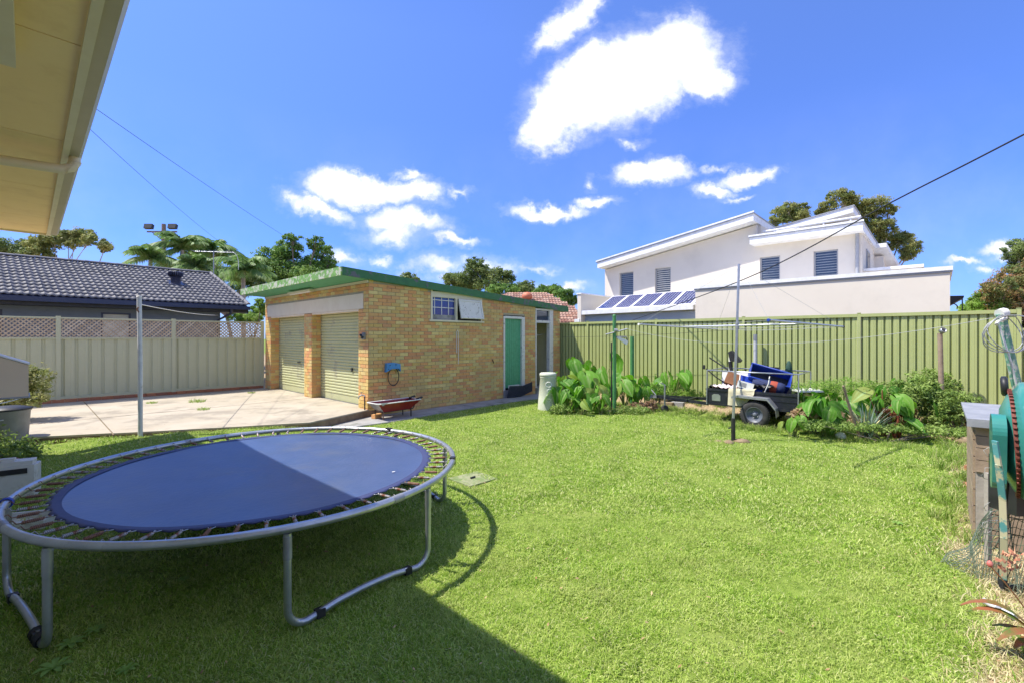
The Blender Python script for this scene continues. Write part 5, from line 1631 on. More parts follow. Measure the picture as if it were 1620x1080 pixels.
# ------------------------------------------------------------------ clothes hoist
def hoist():
    p = P(1160, 697, 8.31); p.z = gz(p.x, p.y)
    t = empty('clothes_hoist', 'tall galvanised rotary clothes hoist with H shaped arms in the lawn', 'clothes line', p)
    s = MB(); s.tube([(0, 0, -.1), (.0, 0, .42)], .036, 12); s.build('lower_tube', M_black, t)
    s = MB(); s.tube([(0, 0, .40), (.06, 0, 1.8), (.105, 0, 3.22)], [.024, .022, .021], 10); s.build('mast', M_galv, t)
    s = MB(); s.tube([(-.03, 0, .25), (-.09, .0, .23)], .012, 6); s.build('winder', M_black, t)
    hub = Vector((.075, 0, 2.10))
    d = Vector((.553, -.833, 0)); e = Vector((.833, .553, 0))
    ed = [hub + d * 1.2, hub - d * 1.2]
    s = MB(); s.tube([hub - Vector((0, 0, .06)), hub + Vector((0, 0, .06))], .034, 10); s.build('hub', M_galvd, t)
    s = MB(); s.tube([ed[0], hub, ed[1]], .017, 8); s.build('cross_bar', M_galv, t)
    bars = []
    for k, c in enumerate(ed):
        a, b = c - e * 1.24 + Vector((0, 0, .03)), c + e * 1.24 - Vector((0, 0, .03))
        s = MB(); s.tube([a, c, b], .017, 8); bo = s.build('arm', M_galv, t); bars.append((a, b))
        for q, m_ in ((a, M_blue if k == 0 else M_white), (b, M_black)):
            w = MB(); dr = (q - c).normalized(); w.tube([q, q + dr * .035], .022, 8); w.build('end_cap', m_, bo)
    for k in range(7):
        f = k / 6
        a = bars[0][0].lerp(bars[0][1], f); b = bars[1][0].lerp(bars[1][1], f)
        w = MB(); w.tube(sag(a, b, .03 + .03 * (k % 2), 8), .0028, 4); w.build('line', M_wire, t)
    top = Vector((.105, 0, 3.2))
    for a in (bars[0][0], bars[0][1], bars[1][0], bars[1][1]):
        w = MB(); w.tube([top, a], .0022, 4); w.build('stay_wire', M_wire, t)
    # stones at its foot
    for i, (dx, dy, sx, lab) in enumerate(((-.28, -.02, .11, 'brown angular stone left of the hoist foot'), (-.14, -.12, .16, 'biggest brown stone against the hoist foot'), (.12, -.05, .2, 'flat pale stone right of the hoist foot'), (-.42, .02, .07, 'smallest stone furthest left of the hoist foot'))):
        s = MB(); g = random.Random(i)
        s.lathe([(0, -.02), (sx * .5, -.01), (sx * .55, sx * .2), (sx * .3, sx * .42), (0, sx * .45)], n=8)
        s.v = [(x * (1 + g.uniform(-.25, .25)) * 1.3, y * (1 + g.uniform(-.2, .2)), z * (1 + g.uniform(-.25, .2))) for x, y, z in s.v]
        s.v = [(x, y, z * .8) for x, y, z in s.v]
        s.build('stone', M_stone, None, loc=p + Vector((dx, dy, -.02)), rz=i * 1.3, label=lab, cat='stone', group='stones round the hoist foot')
hoist()

# concrete pit cover in the lawn
s = MB(); s.prism([(-.25, -.22), (.24, -.24), (.26, .21), (-.23, .25)], -.05, .016)
pc = P(748, 757, 6.2); pc.z = gz(pc.x, pc.y)
t = s.build('pit_cover', mat('mossy_concrete', (.22, .24, .12), .95, (.34, .34, .20), 7, .4, stain=(.16, .22, .07), stain_scale=5, stain_lo=.45, stain_hi=.6), None, loc=pc, rz=ROT, label='square concrete pit cover sunk in the lawn beside the trampoline', cat='pit cover')
q = MB(); q.tube([(-.04, 0, .03), (.04, 0, .03)], .012, 6); q.build('lifting_ring', M_black, t)

# ------------------------------------------------------------------ trailer
def trailer():
    a0, b0 = 5.12, -7.66; L_, Wt = 1.83, 1.2
    gzr = gz(*wxy(5.1, -6.8))
    t = yard('box_trailer', 'black box trailer with cage rail parked by the fence, loaded with junk', 'trailer', a0, b0)
    zb, zt = .47, .83
    f = lambda z0: z0
    def wall(name, p0, p1):
        s = MB(); s.span(p0, p1); return s.build(name, M_trail, t)
    s = MB(); s.span((.0, 0, zb), (Wt, L_, zb + .03)); s.build('floor', M_trail, t)
    sd_ = MB(); sd_.span((0, 0, zb + .03), (.02, L_, zt)); sd_.span((-.015, .0, zt - .05), (-.001, L_, zt)); sd_.span((-.012, .0, zb - .01), (-.001, L_, zb + .03)); sd_.span((-.008, 0, (zb + zt) / 2), (-.001, 1.0, (zb + zt) / 2 + .02)); so = sd_.build('side_panel', M_trail, t)
    sd_ = MB(); sd_.span((Wt - .02, 0, zb + .03), (Wt, L_, zt)); sd_.build('side_panel', M_trail, t)
    # front board: stepped slats
    fo = MB(); fo.span((.02, L_ - .02, zb + .03), (Wt - .02, L_, zt)); fo = fo.build('front_board', M_trail, t)
    for k in range(4):
        s = MB(); s.span((.03, L_ + .002, zb + .05 + k * .085), (Wt - .03, L_ + .022, zb + .10 + k * .085)); s.build('slat', M_trail, fo)
    s = MB(); s.span((.02, 0, zb + .03), (Wt - .02, .02, zt)); s.build('tailgate', M_trail, t)
    # plate
    s = MB(); s.prism([(-.09, -.07), (.09, -.07), (.09, .05), (.05, .08), (-.05, .08), (-.09, .05)], 0, .006)
    s.v = [(-z - .001, -x, y) for x, y, z in s.v]
    s.build('plate', M_galv, so, loc=(0, L_ - .22, .63))
    # cage rail
    zr = 1.23
    s = MB(); s.tube([(0, .02, zr), (Wt, .02, zr), (Wt, L_ - .02, zr), (0, L_ - .02, zr)], .014, 8, closed=True); ro = s.build('cage_rail', M_galv, t)
    for x, y in ((0, .02), (Wt, .02), (0, L_ - .02), (Wt, L_ - .02), (Wt, L_ / 2)):
        s = MB(); s.tube([(x - (.02 if x == 0 else -.02), y, zb), (x - (.012 if x == 0 else 0), y, zt), (x, y, zr)], .013, 8); s.build('rail_post', M_galv, ro)
    # drawbar
    s = MB()
    for x in (.12, Wt - .12):
        p0 = Vector((x, L_ + .0, zb + .02)); p1 = Vector((Wt / 2 + (.03 if x > .5 else -.03), L_ + 1.45, zb - .04))
        dv = p1 - p0; ang = math.atan2(-dv.x, dv.y)
        s.box((p0 + p1) / 2, (.04, dv.length, .07), rz=ang)
    s.box((Wt / 2, L_ + .55, zb - .0), (.75, .04, .05))
    db = s.build('drawbar', M_trail, t)
    s = MB(); s.box((Wt / 2, L_ + 1.53, zb - .02), (.07, .2, .07)); s.lathe([(.05, -.05), (.05, .01), (.03, .04)], (Wt / 2, L_ + 1.64, zb - .02), 12); s.tube([(Wt / 2, L_ + 1.5, zb + .02), (Wt / 2, L_ + 1.62, zb + .14), (Wt / 2, L_ + 1.72, zb + .16)], .015, 7)
    s.build('coupling', M_galvd, db)
    s = MB(); s.tube([(Wt / 2 - .12, L_ + 1.2, .25), (Wt / 2 - .12, L_ + 1.2, .78)], .024, 8); s.tube([(Wt / 2 - .12, L_ + 1.2, .78), (Wt / 2 - .2, L_ + 1.28, .83)], .012, 6); jw = s.build('jockey_stand', M_galvd, db)
    s = MB(); s.lathe([(0, -.03), (.08, -.03), (.095, -.02), (.095, .02), (.08, .03), (0, .03)], (0, 0, 0), 16, M=Matrix.Rotation(R(90), 3, 'Y')); s.build('jockey_wheel', M_tyre, jw, loc=(Wt / 2 - .12, L_ + 1.2, gzr + .09))
    # mudguard
    for xs in (-1, 1):
        xo = -.235 if xs < 0 else Wt + .005
        s = MB()
        prof = [(-.40, .33), (-.38, .50), (-.26, .66), (.36, .70), (.40, .64)]
        prof = [(-.44, .36), (-.42, .52), (-.27, .71), (.33, .73), (.42, .70)]
        yc = .80
        th = .012
        for i in range(len(prof) - 1):
            (y0, z0), (y1, z1) = prof[i], prof[i + 1]
            s.ext([(xo, yc + y0, z0), (xo, yc + y1, z1), (xo, yc + y1, z1 + th), (xo, yc + y0, z0 + th)], (.23, 0, 0))
            s.ext([(xo, yc + y0, z0 - .03), (xo, yc + y1, z1 - .03), (xo, yc + y1, z1), (xo, yc + y0, z0)], (.008, 0, 0))
        s.build('mudguard', M_galvd if xs < 0 else M_trail, t)
        w = MB(); xc = -.12 if xs < 0 else Wt + .12
        Mx = Matrix.Rotation(R(90), 3, 'Y')
        ty = [(.155, -.075), (.20, -.09), (.255, -.082), (.277, -.06), (.28, 0), (.277, .06), (.255, .082), (.20, .09), (.155, .075)]
        w.lathe(ty, n=32, M=Mx, caps=False)
        for k in range(40):
            an = 2 * PI * k / 40
            w.box((.0, .281 * math.cos(an), .281 * math.sin(an)), (.13, .012, .02), M=Matrix.Rotation(an, 3, 'X') @ Matrix.Rotation(R(90), 3, 'X'))
        zc = gzr + .275
        wo = w.build('wheel', M_tyre, t, loc=(xc, yc - .02, zc))
        r_ = MB(); r_.lathe([(0, -.05), (.03, -.052), (.045, -.03), (.05, -.012), (.09, -.010), (.115, -.035), (.145, -.04), (.158, -.078), (.165, -.078), (.165, .078), (.15, .078)], n=28, M=Mx if xs < 0 else Matrix.Rotation(R(90), 3, 'Y'), caps=False); ri = r_.build('rim', M_rim, wo)
        for k in range(5):
            an = 2 * PI * k / 5
            q = MB(); q.lathe([(.009, 0), (.009, -.014), (0, -.015)], n=6, M=Mx); q.build('wheel_nut', M_galv, ri, loc=(-.014, .068 * math.cos(an), .068 * math.sin(an)))
    s = MB(); s.tube([(-.12, .78, gzr + .275), (Wt + .12, .78, gzr + .275)], .022, 8); s.box((.12, .78, zb - .06), (.05, .6, .04)); s.box((Wt - .12, .78, zb - .06), (.05, .6, .04)); s.build('axle', M_black, t)
    # load : things of their own, in the trailer frame
    def at(x, y, z): return Wd(a0 + x, b0 + y, z)
    Mz = lambda a, b, c: Euler((R(a), R(b), ROT + R(c)))
    # blue crate lying open on its side, red inside
    def open_box(s, L, W_, Hh, th=.02, m_in=1):
        s.span((-L / 2, -W_ / 2, 0), (L / 2, W_ / 2, th)); s.span((-L / 2, -W_ / 2, th), (-L / 2 + th, W_ / 2, Hh)); s.span((L / 2 - th, -W_ / 2, th), (L / 2, W_ / 2, Hh))
        s.span((-L / 2 + th, -W_ / 2, th), (L / 2 - th, -W_ / 2 + th, Hh)); s.span((-L / 2 + th, W_ / 2 - th, th), (L / 2 - th, W_ / 2, Hh))
        s.cur = m_in; s.span((-L / 2 + th, -W_ / 2 + th, th), (L / 2 - th, W_ / 2 - th, th + .004)); s.cur = 0
    t1 = empty('toy_box', 'long blue plastic toy box tipped on its side with dark inside on the trailer', 'box', at(.62, .74, 1.0)); t1.rotation_euler = Mz(25, -50, 0)
    s = MB(); open_box(s, .36, .80, .28); s.build('box_shell', [M_blue, M_redo], t1)
    s = MB(); s.tube([(-.18, -.40, .28), (.18, -.40, .28), (.18, .40, .28), (-.18, .40, .28)], .016, 6, closed=True); s.build('rolled_edge', M_blue, t1)
    s = MB(); s.span((-.158, -.378, .026), (.158, .378, .05)); s.build('dark_infill', M_black, t1)  # black slab darkens the inside of the open box
    t1 = empty('chair_frame', 'blue folding chair with white tube frame lying on the trailer load', 'chair', at(.22, .95, .93)); t1.rotation_euler = Mz(20, -50, 10)
    s = MB(); s.span((-.2, -.22, 0), (.2, .22, .02)); s.build('seat', M_blue, t1)
    s = MB(); s.tube([(-.22, -.24, .0), (.22, -.24, .0), (.22, .24, .0), (-.22, .24, .0)], .012, 6, closed=True); s.tube([(-.22, -.24, 0), (-.1, -.24, .35), (.05, -.24, .4)], .012, 6); s.build('frame', M_white, t1)
    t1 = empty('sports_bag', 'rolled dark navy bag with orange red end on the trailer', 'bag', at(.3, .62, .93)); t1.rotation_euler = Mz(10, 0, 8)
    s = MB(); s.v = []; s.lathe([(0, -.33), (.10, -.32), (.12, -.25), (.125, .2), (.11, .28), (0, .3)], n=14, M=Matrix.Rotation(R(90), 3, 'X')); s.build('bag_body', mat('navy_cloth', (.02, .03, .09), .8), t1)
    s = MB(); s.lathe([(.124, .02), (.131, .05), (.131, .12), (.124, .15)], n=14, M=Matrix.Rotation(R(90), 3, 'X'), caps=False); s.build('red_band', M_orange, t1)
    t1 = empty('cardboard_box', 'brown box tilted in the front half of the trailer', 'box', at(.38, 1.38, .88)); t1.rotation_euler = Mz(20, 14, 18)
    s = MB(); open_box(s, .34, .38, .26, m_in=0); s.build('carton', M_brown, t1)
    s = MB(); s.span((-.17, -.2, .262), (.17, -.18, .275)); s.build('pale_edge', M_pale, t1)
    t1 = empty('clock_radio', 'small grey beige box with square grille on the trailer edge', 'box', at(.10, 1.05, .86)); t1.rotation_euler = Mz(14, 8, 12)
    s = MB(); s.span((-.08, -.16, 0), (.08, .16, .15)); s.build('case', M_pale, t1)
    s = MB(); s.span((-.084, -.02, .03), (-.081, .12, .12)); s.build('grille', M_bin, t1)
    t1 = empty('styrofoam_sheet', 'white styrofoam sheet standing at the front of the trailer load', 'sheet', at(.75, 1.45, .86)); t1.rotation_euler = Mz(0, 10, 6)
    s = MB(); s.span((-.02, -.30, 0), (.02, .28, .30)); s.build('foam', M_white, t1)
    s = MB(); s.span((-.024, -.06, .05), (-.021, .12, .2)); s.build('green_print', mat('print_green', (.1, .25, .12), .7, (.6, .6, .55), 25, lo=.45, hi=.55), t1)
    s = MB(); s.span((0, 0, 0), (.55, .5, .035)); s.build('white_board', M_white, None, loc=at(.28, .05, .85), label='white flat board lying at the rear end of the trailer', cat='board'); 
    s = MB(); s.span((0, 0, 0), (.04, .40, .30)); s.build('dark_screen', M_black, None, loc=at(1.05, .60, 1.0), rz=ROT, label='dark upright panel behind the blue toy box', cat='screen')
    for i, (x, y, z, c, lab) in enumerate(((.12, 1.45, .83, M_pale, 'crumpled pink white cloth along the trailer side top'), (.2, .75, .90, M_black, 'dark crumpled cloth among the trailer load'), (.3, 1.6, .8, M_black, 'black tangle of cloth at the trailer front'))):
        s = MB(); n = 12; vs = []; g = random.Random(i + 5)
        for a_ in range(n + 1):
            for b_ in range(n + 1):
                vs.append(((a_ / n - .5) * .24, (b_ / n - .5) * .5, .05 + .045 * math.sin(a_ * 1.9 + b_) * math.cos(b_ * 1.3 + i) + g.uniform(-.012, .012)))
        s.smooth = True; s.add(vs, [(a_ * (n + 1) + b_, a_ * (n + 1) + b_ + 1, (a_ + 1) * (n + 1) + b_ + 1, (a_ + 1) * (n + 1) + b_) for a_ in range(n) for b_ in range(n)])
        s.build('crumpled_cloth', [mat('pinkish_cloth', (.6, .48, .5), .9), M_black, M_black][i], None, loc=at(x, y, z), rz=ROT, label=lab, cat='cloth')
    # towel over the side
    s = MB(); n = 22; m_ = 16; vs = []
    prof = [(.22, .86), (.10, .865), (.0, .85), (-.025, .84), (-.035, .82)] + [(-.04 - .004 * k, .82 - .03 * k) for k in range(1, 12)]
    for j, (x, z) in enumerate(prof):
        for i in range(n + 1):
            q = i / n
            drop = 1 - .75 * max(0, (q - .5) * 2) ** 1.4 if j > 3 else 1
            zz = z if j <= 3 else .84 - (.84 - z) * drop
            vs.append((x - .012 * math.sin(q * 17) * min(1, j / 5) - (.02 * math.sin(q * 6) if j > 4 else 0), (.5 - q) * .52, zz))
    s.smooth = True
    s.add(vs, [(j * (n + 1) + i, j * (n + 1) + i + 1, (j + 1) * (n + 1) + i + 1, (j + 1) * (n + 1) + i) for j in range(len(prof) - 1) for i in range(n)])
    s.build('towel', M_towel, None, loc=at(0, 1.08, .012), rz=ROT, label='cream towel draped over the near side of the trailer', cat='towel')
    # exercise machine part sticking up
    t1 = empty('exercise_machine', 'white post with black padded seat sticking out at the trailer front', 'exercise machine', at(.95, 1.62, .5), ROT)
    s = MB(); s.tube([(0, 0, 0), (0, 0, 1.1)], .028, 8); s.build('upright', M_white, t1)
    s = MB(); s.ext([(0, .02, 1.12), (0, -.05, 1.16), (0, -.26, .93), (0, -.22, .88), (0, -.02, .92)], (.16, 0, 0)); s.build('seat', M_black, t1, loc=(-.08, 0, 0))
    s = MB(); s.tube([(0, .48, .98), (0, .2, .80), (0, -.1, .62)], .016, 7); s.tube([(-.3, .45, .72), (-.3, .2, .52), (-.2, 0, .38)], .014, 7); s.box((-.3, .5, .76), (.05, .05, .1)); s.tube([(0, 0, .9), (0, -.05, .5)], .045, 7); s.build('handle_bar', M_black, t1)
    t1 = None
    s = MB(); s.lathe([(0, 0), (.09, 0), (.06, .2), (.03, .32), (0, .33)], n=10); s.build('dark_cone', mat('dark_green_cloth', (.02, .06, .04), .8), None, loc=at(1.1, .42, 1.12), label='small dark green pointed bundle poking above the trailer rail', cat='bundle')
trailer()

# ------------------------------------------------------------------ posts and wires by the right fence
def right_posts():
    p = P(972, 655, 11.4); p.z = gz(p.x, p.y)
    t = empty('green_post', 'tall dark green steel post with crossarm standing in the elephant ears', 'post', p)
    top = 2.50 - p.z
    s = MB(); s.tube([(0, 0, -.1), (0, 0, top)], .045, 10); s.lathe([(.05, top), (.05, top + .02), (0, top + .05)], n=10); s.build('pipe', M_polegreen, t)
    s = MB(); s.tube([(-.22, 0, top - .46), (.30, -.1, top - .32)], .018, 6); s.tube([(-.02, -.05, top - .36), (.06, -.05, top - .36)], .05, 8); s.build('crossarm', M_galvd, t)
    s = MB(); s.tube([(.04, 0, top - .52), (.42, .5, top - .52), (.46, .55, top - .6)], .02, 6); s.build('side_arm', M_galvd, t)
    s = MB(); s.tube([(-.09, -.08, -.05), (-.09, -.08, top - .65)], .018, 6); s.build('dark_stake', M_black, None, loc=p, label='thin dark stake tied beside the tall green post', cat='stake')
    s = MB(); s.ext([(.05, -.03, top - .54), (.30, -.03, top - .72), (.34, -.03, top - .62), (.28, -.03, top - .58), (.12, -.03, top - .52)], (0, .05, 0)); s.build('white_rag', M_white, None, loc=p, label='white rag hanging from the arm of the tall green post', cat='rag')
    q = P(1000, 640, 12.4); q.z = gz(q.x, q.y)
    s = MB(); s.tube([(0, 0, -.1), (0, 0, 2.0 - q.z)], .055, 10); s.build('green_post', M_polegreen, None, loc=q, label='shorter thick green post close to the fence behind the taller one', cat='post')
    q = P(1195, 600, 11.6); q.z = gz(q.x, q.y)
    t2 = empty('vent_pipe', 'pale grey plastic pipe standing in front of the fence behind the trailer', 'pipe', q)
    s = MB(); s.tube([(0, 0, -.1), (0, 0, 1.9 - q.z)], .045, 10); s.build('pipe', mat('pipe_grey', (.45, .46, .47), .5), t2)
    s = MB(); s.tube([(0, 0, 1.9 - q.z), (0, 0, 2.05 - q.z)], .052, 10); s.build('pipe_socket', M_galvd, t2)
    q = P(1487, 640, 9.0); q.z = gz(q.x, q.y)
    t2 = empty('timber_stake', 'bare timber pole with a metal ring on top standing among the weeds', 'pole', q)
    s = MB(); s.tube([(.05, 0, -.1), (0, 0, 2.05 - q.z)], [.045, .04], 10); s.build('pole_shaft', M_timber, t2)
    s = MB(); s.lathe([(.045, 0), (.052, .0), (.052, .07), (.045, .07), (.04, .02)], (0, 0, 0), 12, M=Matrix.Rotation(R(60), 3, 'X'), caps=False); s.build('ring', M_galvd, t2, loc=(0, -.03, 2.08 - q.z))
    # leaning green pipe with coil
    tp = P(1583, 497, 6.0); bt = Vector((6.95, 6.0, .05))
    t3 = empty('leaning_green_pipe', 'flaking green pipe leaning at the right edge with wire coiled round its top', 'pipe', bt)
    s = MB(); s.tube([(0, 0, 0), tp - bt], [.055, .05], 12); s.build('pipe', M_oldgreen, t3)
    s = MB(); s.tube([tp - bt + Vector((.02, -.05, -.05)), tp - bt + Vector((-.12, -.08, -.10)), tp - bt + Vector((-.16, -.1, -.14))], .02, 7)
    s.tube([tp - bt + Vector((-.02, 0, .0)), tp - bt + Vector((.06, 0, .02))], .065, 8); s.build('top_fitting', M_whited, t3)
    s = MB()
    for k in range(4):
        c = tp - bt + Vector((-.06 + .05 * k, -.08, -.26)); rx = .24 + .03 * k; 
        s.tube([c + Vector((rx * math.cos(w), .05 * math.sin(w * 2 + k), .24 * math.sin(w))) for w in [2 * PI * i / 22 for i in range(22)]], .006, 5, closed=True)
    s.build('wire_coil', M_wire, t3)
    s = MB(); s.tube([tp - bt + Vector((-.13, -.1, -.15)), tp - bt + Vector((0, -.12, -.6)), tp - bt + Vector((.12, -.1, -1.0)), tp - bt + Vector((.22, -.08, -1.3))], .012, 6); s.build('loose_rod', M_pale, t3)
    s = MB(); s.tube(sag(P(991, 520, 11.4), tp + Vector((-.1, 0, -.05)), .36, 30), .004, 5)
    s.build('washing_line', M_wire, None, label='long sagging wire from the tall green post to the leaning green pipe', cat='wire')
    s = MB(); s.tube(sag(P(890, 533, 15.3), P(1180, 520, 11.5), .05, 10), .004, 4); s.build('fence_wire', M_cable, None, label='thin dark wire running low across the fence behind the green posts', cat='wire')
right_posts()

def compost_bin():
    p = P(867, 646, 11.9); p.z = gz(p.x, p.y)
    t = empty('compost_bin', 'tapered pale grey green compost bin with embossed curls beside the elephant ears', 'compost bin', p)
    s = MB(); s.lathe([(.27, 0), (.255, .25), (.252, .26), (.205, .82), (.213, .83), (.213, .86), (.19, .87)], n=28); s.build('bin_body', M_compost, t)
    s = MB(); s.lathe([(.215, .865), (.222, .87), (.222, .93), (.19, .955), (0, .96)], n=28); s.build('bin_lid', M_compost, t)
    for (z0, r0, sx) in ((.66, .075, 0), (.50, .06, .02), (.36, .085, .03), (.27, .05, .0)):
        q = MB(); pts = []
        for i in range(15):
            w = i / 14 * 2 * PI * 1.1 + .5
            x = sx + r0 * math.cos(w); z = z0 + r0 * .85 * math.sin(w)
            R0 = .27 - (.27 - .205) * z / .82 + .004
            pts.append((x, -math.sqrt(max(.001, R0 * R0 - x * x)), z))
        q.tube(pts, .0085, 5); q.build('embossed_curl', M_white, t)
compost_bin()

# ------------------------------------------------------------------ elephant ear plants
def leaf_material():
    m = bpy.data.materials.new('elephant_ear_leaf'); m.use_nodes = True
    N, L = m.node_tree.nodes, m.node_tree.links
    bs = N['Principled BSDF']; bs.inputs['Roughness'].default_value = .5; bs.inputs['Specular IOR Level'].default_value = .3
    at = N.new('ShaderNodeAttribute'); at.attribute_name = 'vein'
    oi = N.new('ShaderNodeObjectInfo')
    cr = N.new('ShaderNodeValToRGB'); e = cr.color_ramp.elements
    e[0].color = (.07, .22, .02, 1); e[1].color = (.17, .38, .04, 1); e[1].position = .85
    e.new(.97).color = (.30, .36, .08, 1)
    L.new(oi.outputs['Random'], cr.inputs[0])
    mx = N.new('ShaderNodeMix'); mx.data_type = 'RGBA'
    L.new(at.outputs['Fac'], mx.inputs['Factor']); L.new(cr.outputs[0], mx.inputs['A']); mx.inputs['B'].default_value = (.34, .48, .16, 1)
    n = N.new('ShaderNodeTexNoise'); n.inputs['Scale'].default_value = 9; n.inputs['Detail'].default_value = 6
    tc = N.new('ShaderNodeTexCoord'); L.new(tc.outputs['Object'], n.inputs['Vector'])
    mr = N.new('ShaderNodeMapRange'); mr.inputs['From Min'].default_value = .62; mr.inputs['From Max'].default_value = .75; mr.inputs['To Max'].default_value = .7
    L.new(n.outputs['Fac'], mr.inputs['Value'])
    m2 = N.new('ShaderNodeMix'); m2.data_type = 'RGBA'; L.new(mr.outputs[0], m2.inputs['Factor']); L.new(mx.outputs['Result'], m2.inputs['A']); m2.inputs['B'].default_value = (.22, .17, .05, 1)
    L.new(m2.outputs['Result'], bs.inputs['Base Color'])
    tr = N.new('ShaderNodeBsdfTranslucent'); ms = N.new('ShaderNodeMixShader'); ms.inputs[0].default_value = .38
    hs = N.new('ShaderNodeHueSaturation'); hs.inputs['Value'].default_value = 1.3; hs.inputs['Saturation'].default_value = 1.1
    L.new(m2.outputs['Result'], hs.inputs['Color']); L.new(hs.outputs[0], tr.inputs[0])
    L.new(bs.outputs[0], ms.inputs[1]); L.new(tr.outputs[0], ms.inputs[2]); L.new(ms.outputs[0], N['Material Output'].inputs[0])
    return m
M_ear = leaf_material()
M_stalk = mat('leaf_stalk', (.14, .20, .05), .6, (.26, .22, .09), 6)
M_stalkr = mat('red_stalk', (.22, .05, .04), .6, (.30, .10, .05), 6)
def ear_mesh(seed):
    g = random.Random(seed)
    # y: from lobes (-.3) to tip (1); x half width
    ys = [-.30, -.2, -.06, .08, .22, .38, .54, .70, .85, .95, 1.0]
    ws = [.10, .26, .36, .40, .405, .38, .32, .23, .13, .05, .0]
    k = 7
    vs = []; vein = []
    droop = g.uniform(.15, .4); cup = g.uniform(.10, .34); ph = g.uniform(0, 6)
    for i, (y, w) in enumerate(zip(ys, ws)):
        for j in range(-k, k + 1):
            x = w * j / k
            yy = y
            if y < 0: yy = y * min(1, abs(j) / k * 1.6)      # notch between the lobes
            z = cup * abs(x) ** 1.15 - droop * max(0, y) ** 2 - .12 * (1 if y < 0 else 0) * abs(y) * 2
            z += .022 * math.sin(y * 17 + ph + abs(x) * 6) * (abs(j) / k) + .02 * math.sin(abs(x) * 30 - y * 26) * (abs(j) / k) ** .5 * .5
            vs.append((x, yy, z))
            vn = 1.0 if j == 0 else max(0, math.cos((y - abs(x) * 1.0) * 2 * PI / .165)) ** 6 * .5
            vein.append(vn)
    n = 2 * k + 1
    fs = [(i * n + j, i * n + j + 1, (i + 1) * n + j + 1, (i + 1) * n + j) for i in range(len(ys) - 1) for j in range(n - 1)]
    me = bpy.data.meshes.new('leaf'); me.from_pydata(vs, [], fs); me.materials.append(M_ear)
    me.polygons.foreach_set('use_smooth', [True] * len(fs))
    a = me.attributes.new('vein', 'FLOAT', 'POINT'); a.data.foreach_set('value', vein)
    return me
EARS = [ear_mesh(i) for i in range(6)]
SD = Vector((-.55, -.05, 1)).normalized()
def taro(label, px, Y, h, n, size, seed, group='elephant ear plants along the fence', red=False, bias=0):
    g = random.Random(seed)
    p = P(px, 600, Y); p.z = gz(p.x, p.y)
    t = empty('elephant_ear_plant', label, 'plant', p, group=group)
    for i in range(n):
        az = 2 * PI * i / n + g.uniform(-.5, .5)
        hh = h * g.uniform(.5, 1.0); rr_ = h * g.uniform(.1, .42)
        base = Vector((g.uniform(-.05, .05), g.uniform(-.05, .05), 0))
        top = base + Vector((math.cos(az) * rr_, math.sin(az) * rr_, hh))
        s = MB(); s.tube(bez(base, base.lerp(top, .5) + Vector((0, 0, .12 * hh)), top, 6), [.016, .015, .013, .011, .009, .008, .007], 6)
        st = s.build('stalk', M_stalkr if red else M_stalk, t)
        out = Vector((math.cos(az), math.sin(az), 0))
        # leaf plane: tip points outward and down, face up towards the light
        ydir = (out * g.uniform(.2, .8) + Vector((g.uniform(-.4, .4), g.uniform(-.3, .3), -g.uniform(.2, 1.4)))).normalized()
        nz = (out * .6 + SD * .25 + Vector((g.uniform(-.9, .9), -.1 + g.uniform(-.8, .6), .15)))
        nz = (nz - ydir * nz.dot(ydir)).normalized()
        xdir = ydir.cross(nz).normalized()
        M3 = Matrix((xdir, ydir, nz)).transposed()
        link('leaf', EARS[g.randrange(6)], t, top, rot=M3.to_euler(), scale=size * g.uniform(.75, 1.2))
    return t
for a_ in [
    ('elephant ear plant nearest the compost bin', 886, 11.9, .92, 9, .38, 1), ('low elephant ear in front, second from the compost bin', 898, 11.3, .62, 8, .32, 2),
    ('tall elephant ear with broad fan leaf against the fence shadow', 906, 12.7, 1.30, 6, .52, 3), ('elephant ear at the front of the clump with upright narrow leaves', 915, 11.6, .85, 9, .38, 4),
    ('tallest elephant ear of all, huge leaf rising to mid fence height', 940, 12.5, 1.50, 5, .70, 5), ('elephant ear in front of the tallest one', 932, 11.5, .82, 9, .36, 6),
    ('elephant ear just left of the tall green post', 954, 11.9, .92, 9, .38, 7), ('small elephant ear low in front of the tall green post', 950, 11.1, .45, 5, .30, 8),
    ('elephant ear immediately right of the tall green post', 988, 11.9, .88, 9, .38, 9), ('elephant ear at the foot of the shorter green post', 1006, 12.2, .80, 8, .34, 10),
    ('short elephant ear with sparse leaves before the trailer drawbar', 1020, 12.0, .65, 4, .32, 11), ('elephant ear behind the trailer coupling', 1044, 12.9, .95, 5, .42, 12), ('lone elephant ear above the trailer drawbar', 1064, 12.8, .90, 4, .44, 13),
    ('low elephant ear at the very front of the left clump', 918, 11.0, .38, 4, .30, 14),
    ('broad elephant ear hanging over the trailer tail', 1282, 8.9, .80, 9, .36, 15), ('elephant ear with the largest flat leaves right of the trailer', 1302, 8.7, .72, 9, .38, 16),
    ('elephant ear leaning beside the blue green spiky plant', 1326, 9.1, .80, 7, .36, 17), ('small yellowing elephant ear beside the trailer mudguard', 1256, 8.6, .42, 5, .26, 18),
    ('elephant ear right of the blue green spiky plant', 1398, 8.7, .92, 9, .38, 19), ('elephant ear with hanging leaves above the dark red stalks', 1418, 8.5, .80, 7, .34, 20), ('elephant ear half hidden in small leaved weeds by the timber pole', 1440, 9.0, .95, 5, .40, 21)]:
    taro(*a_, red=a_[6] in (19, 20))

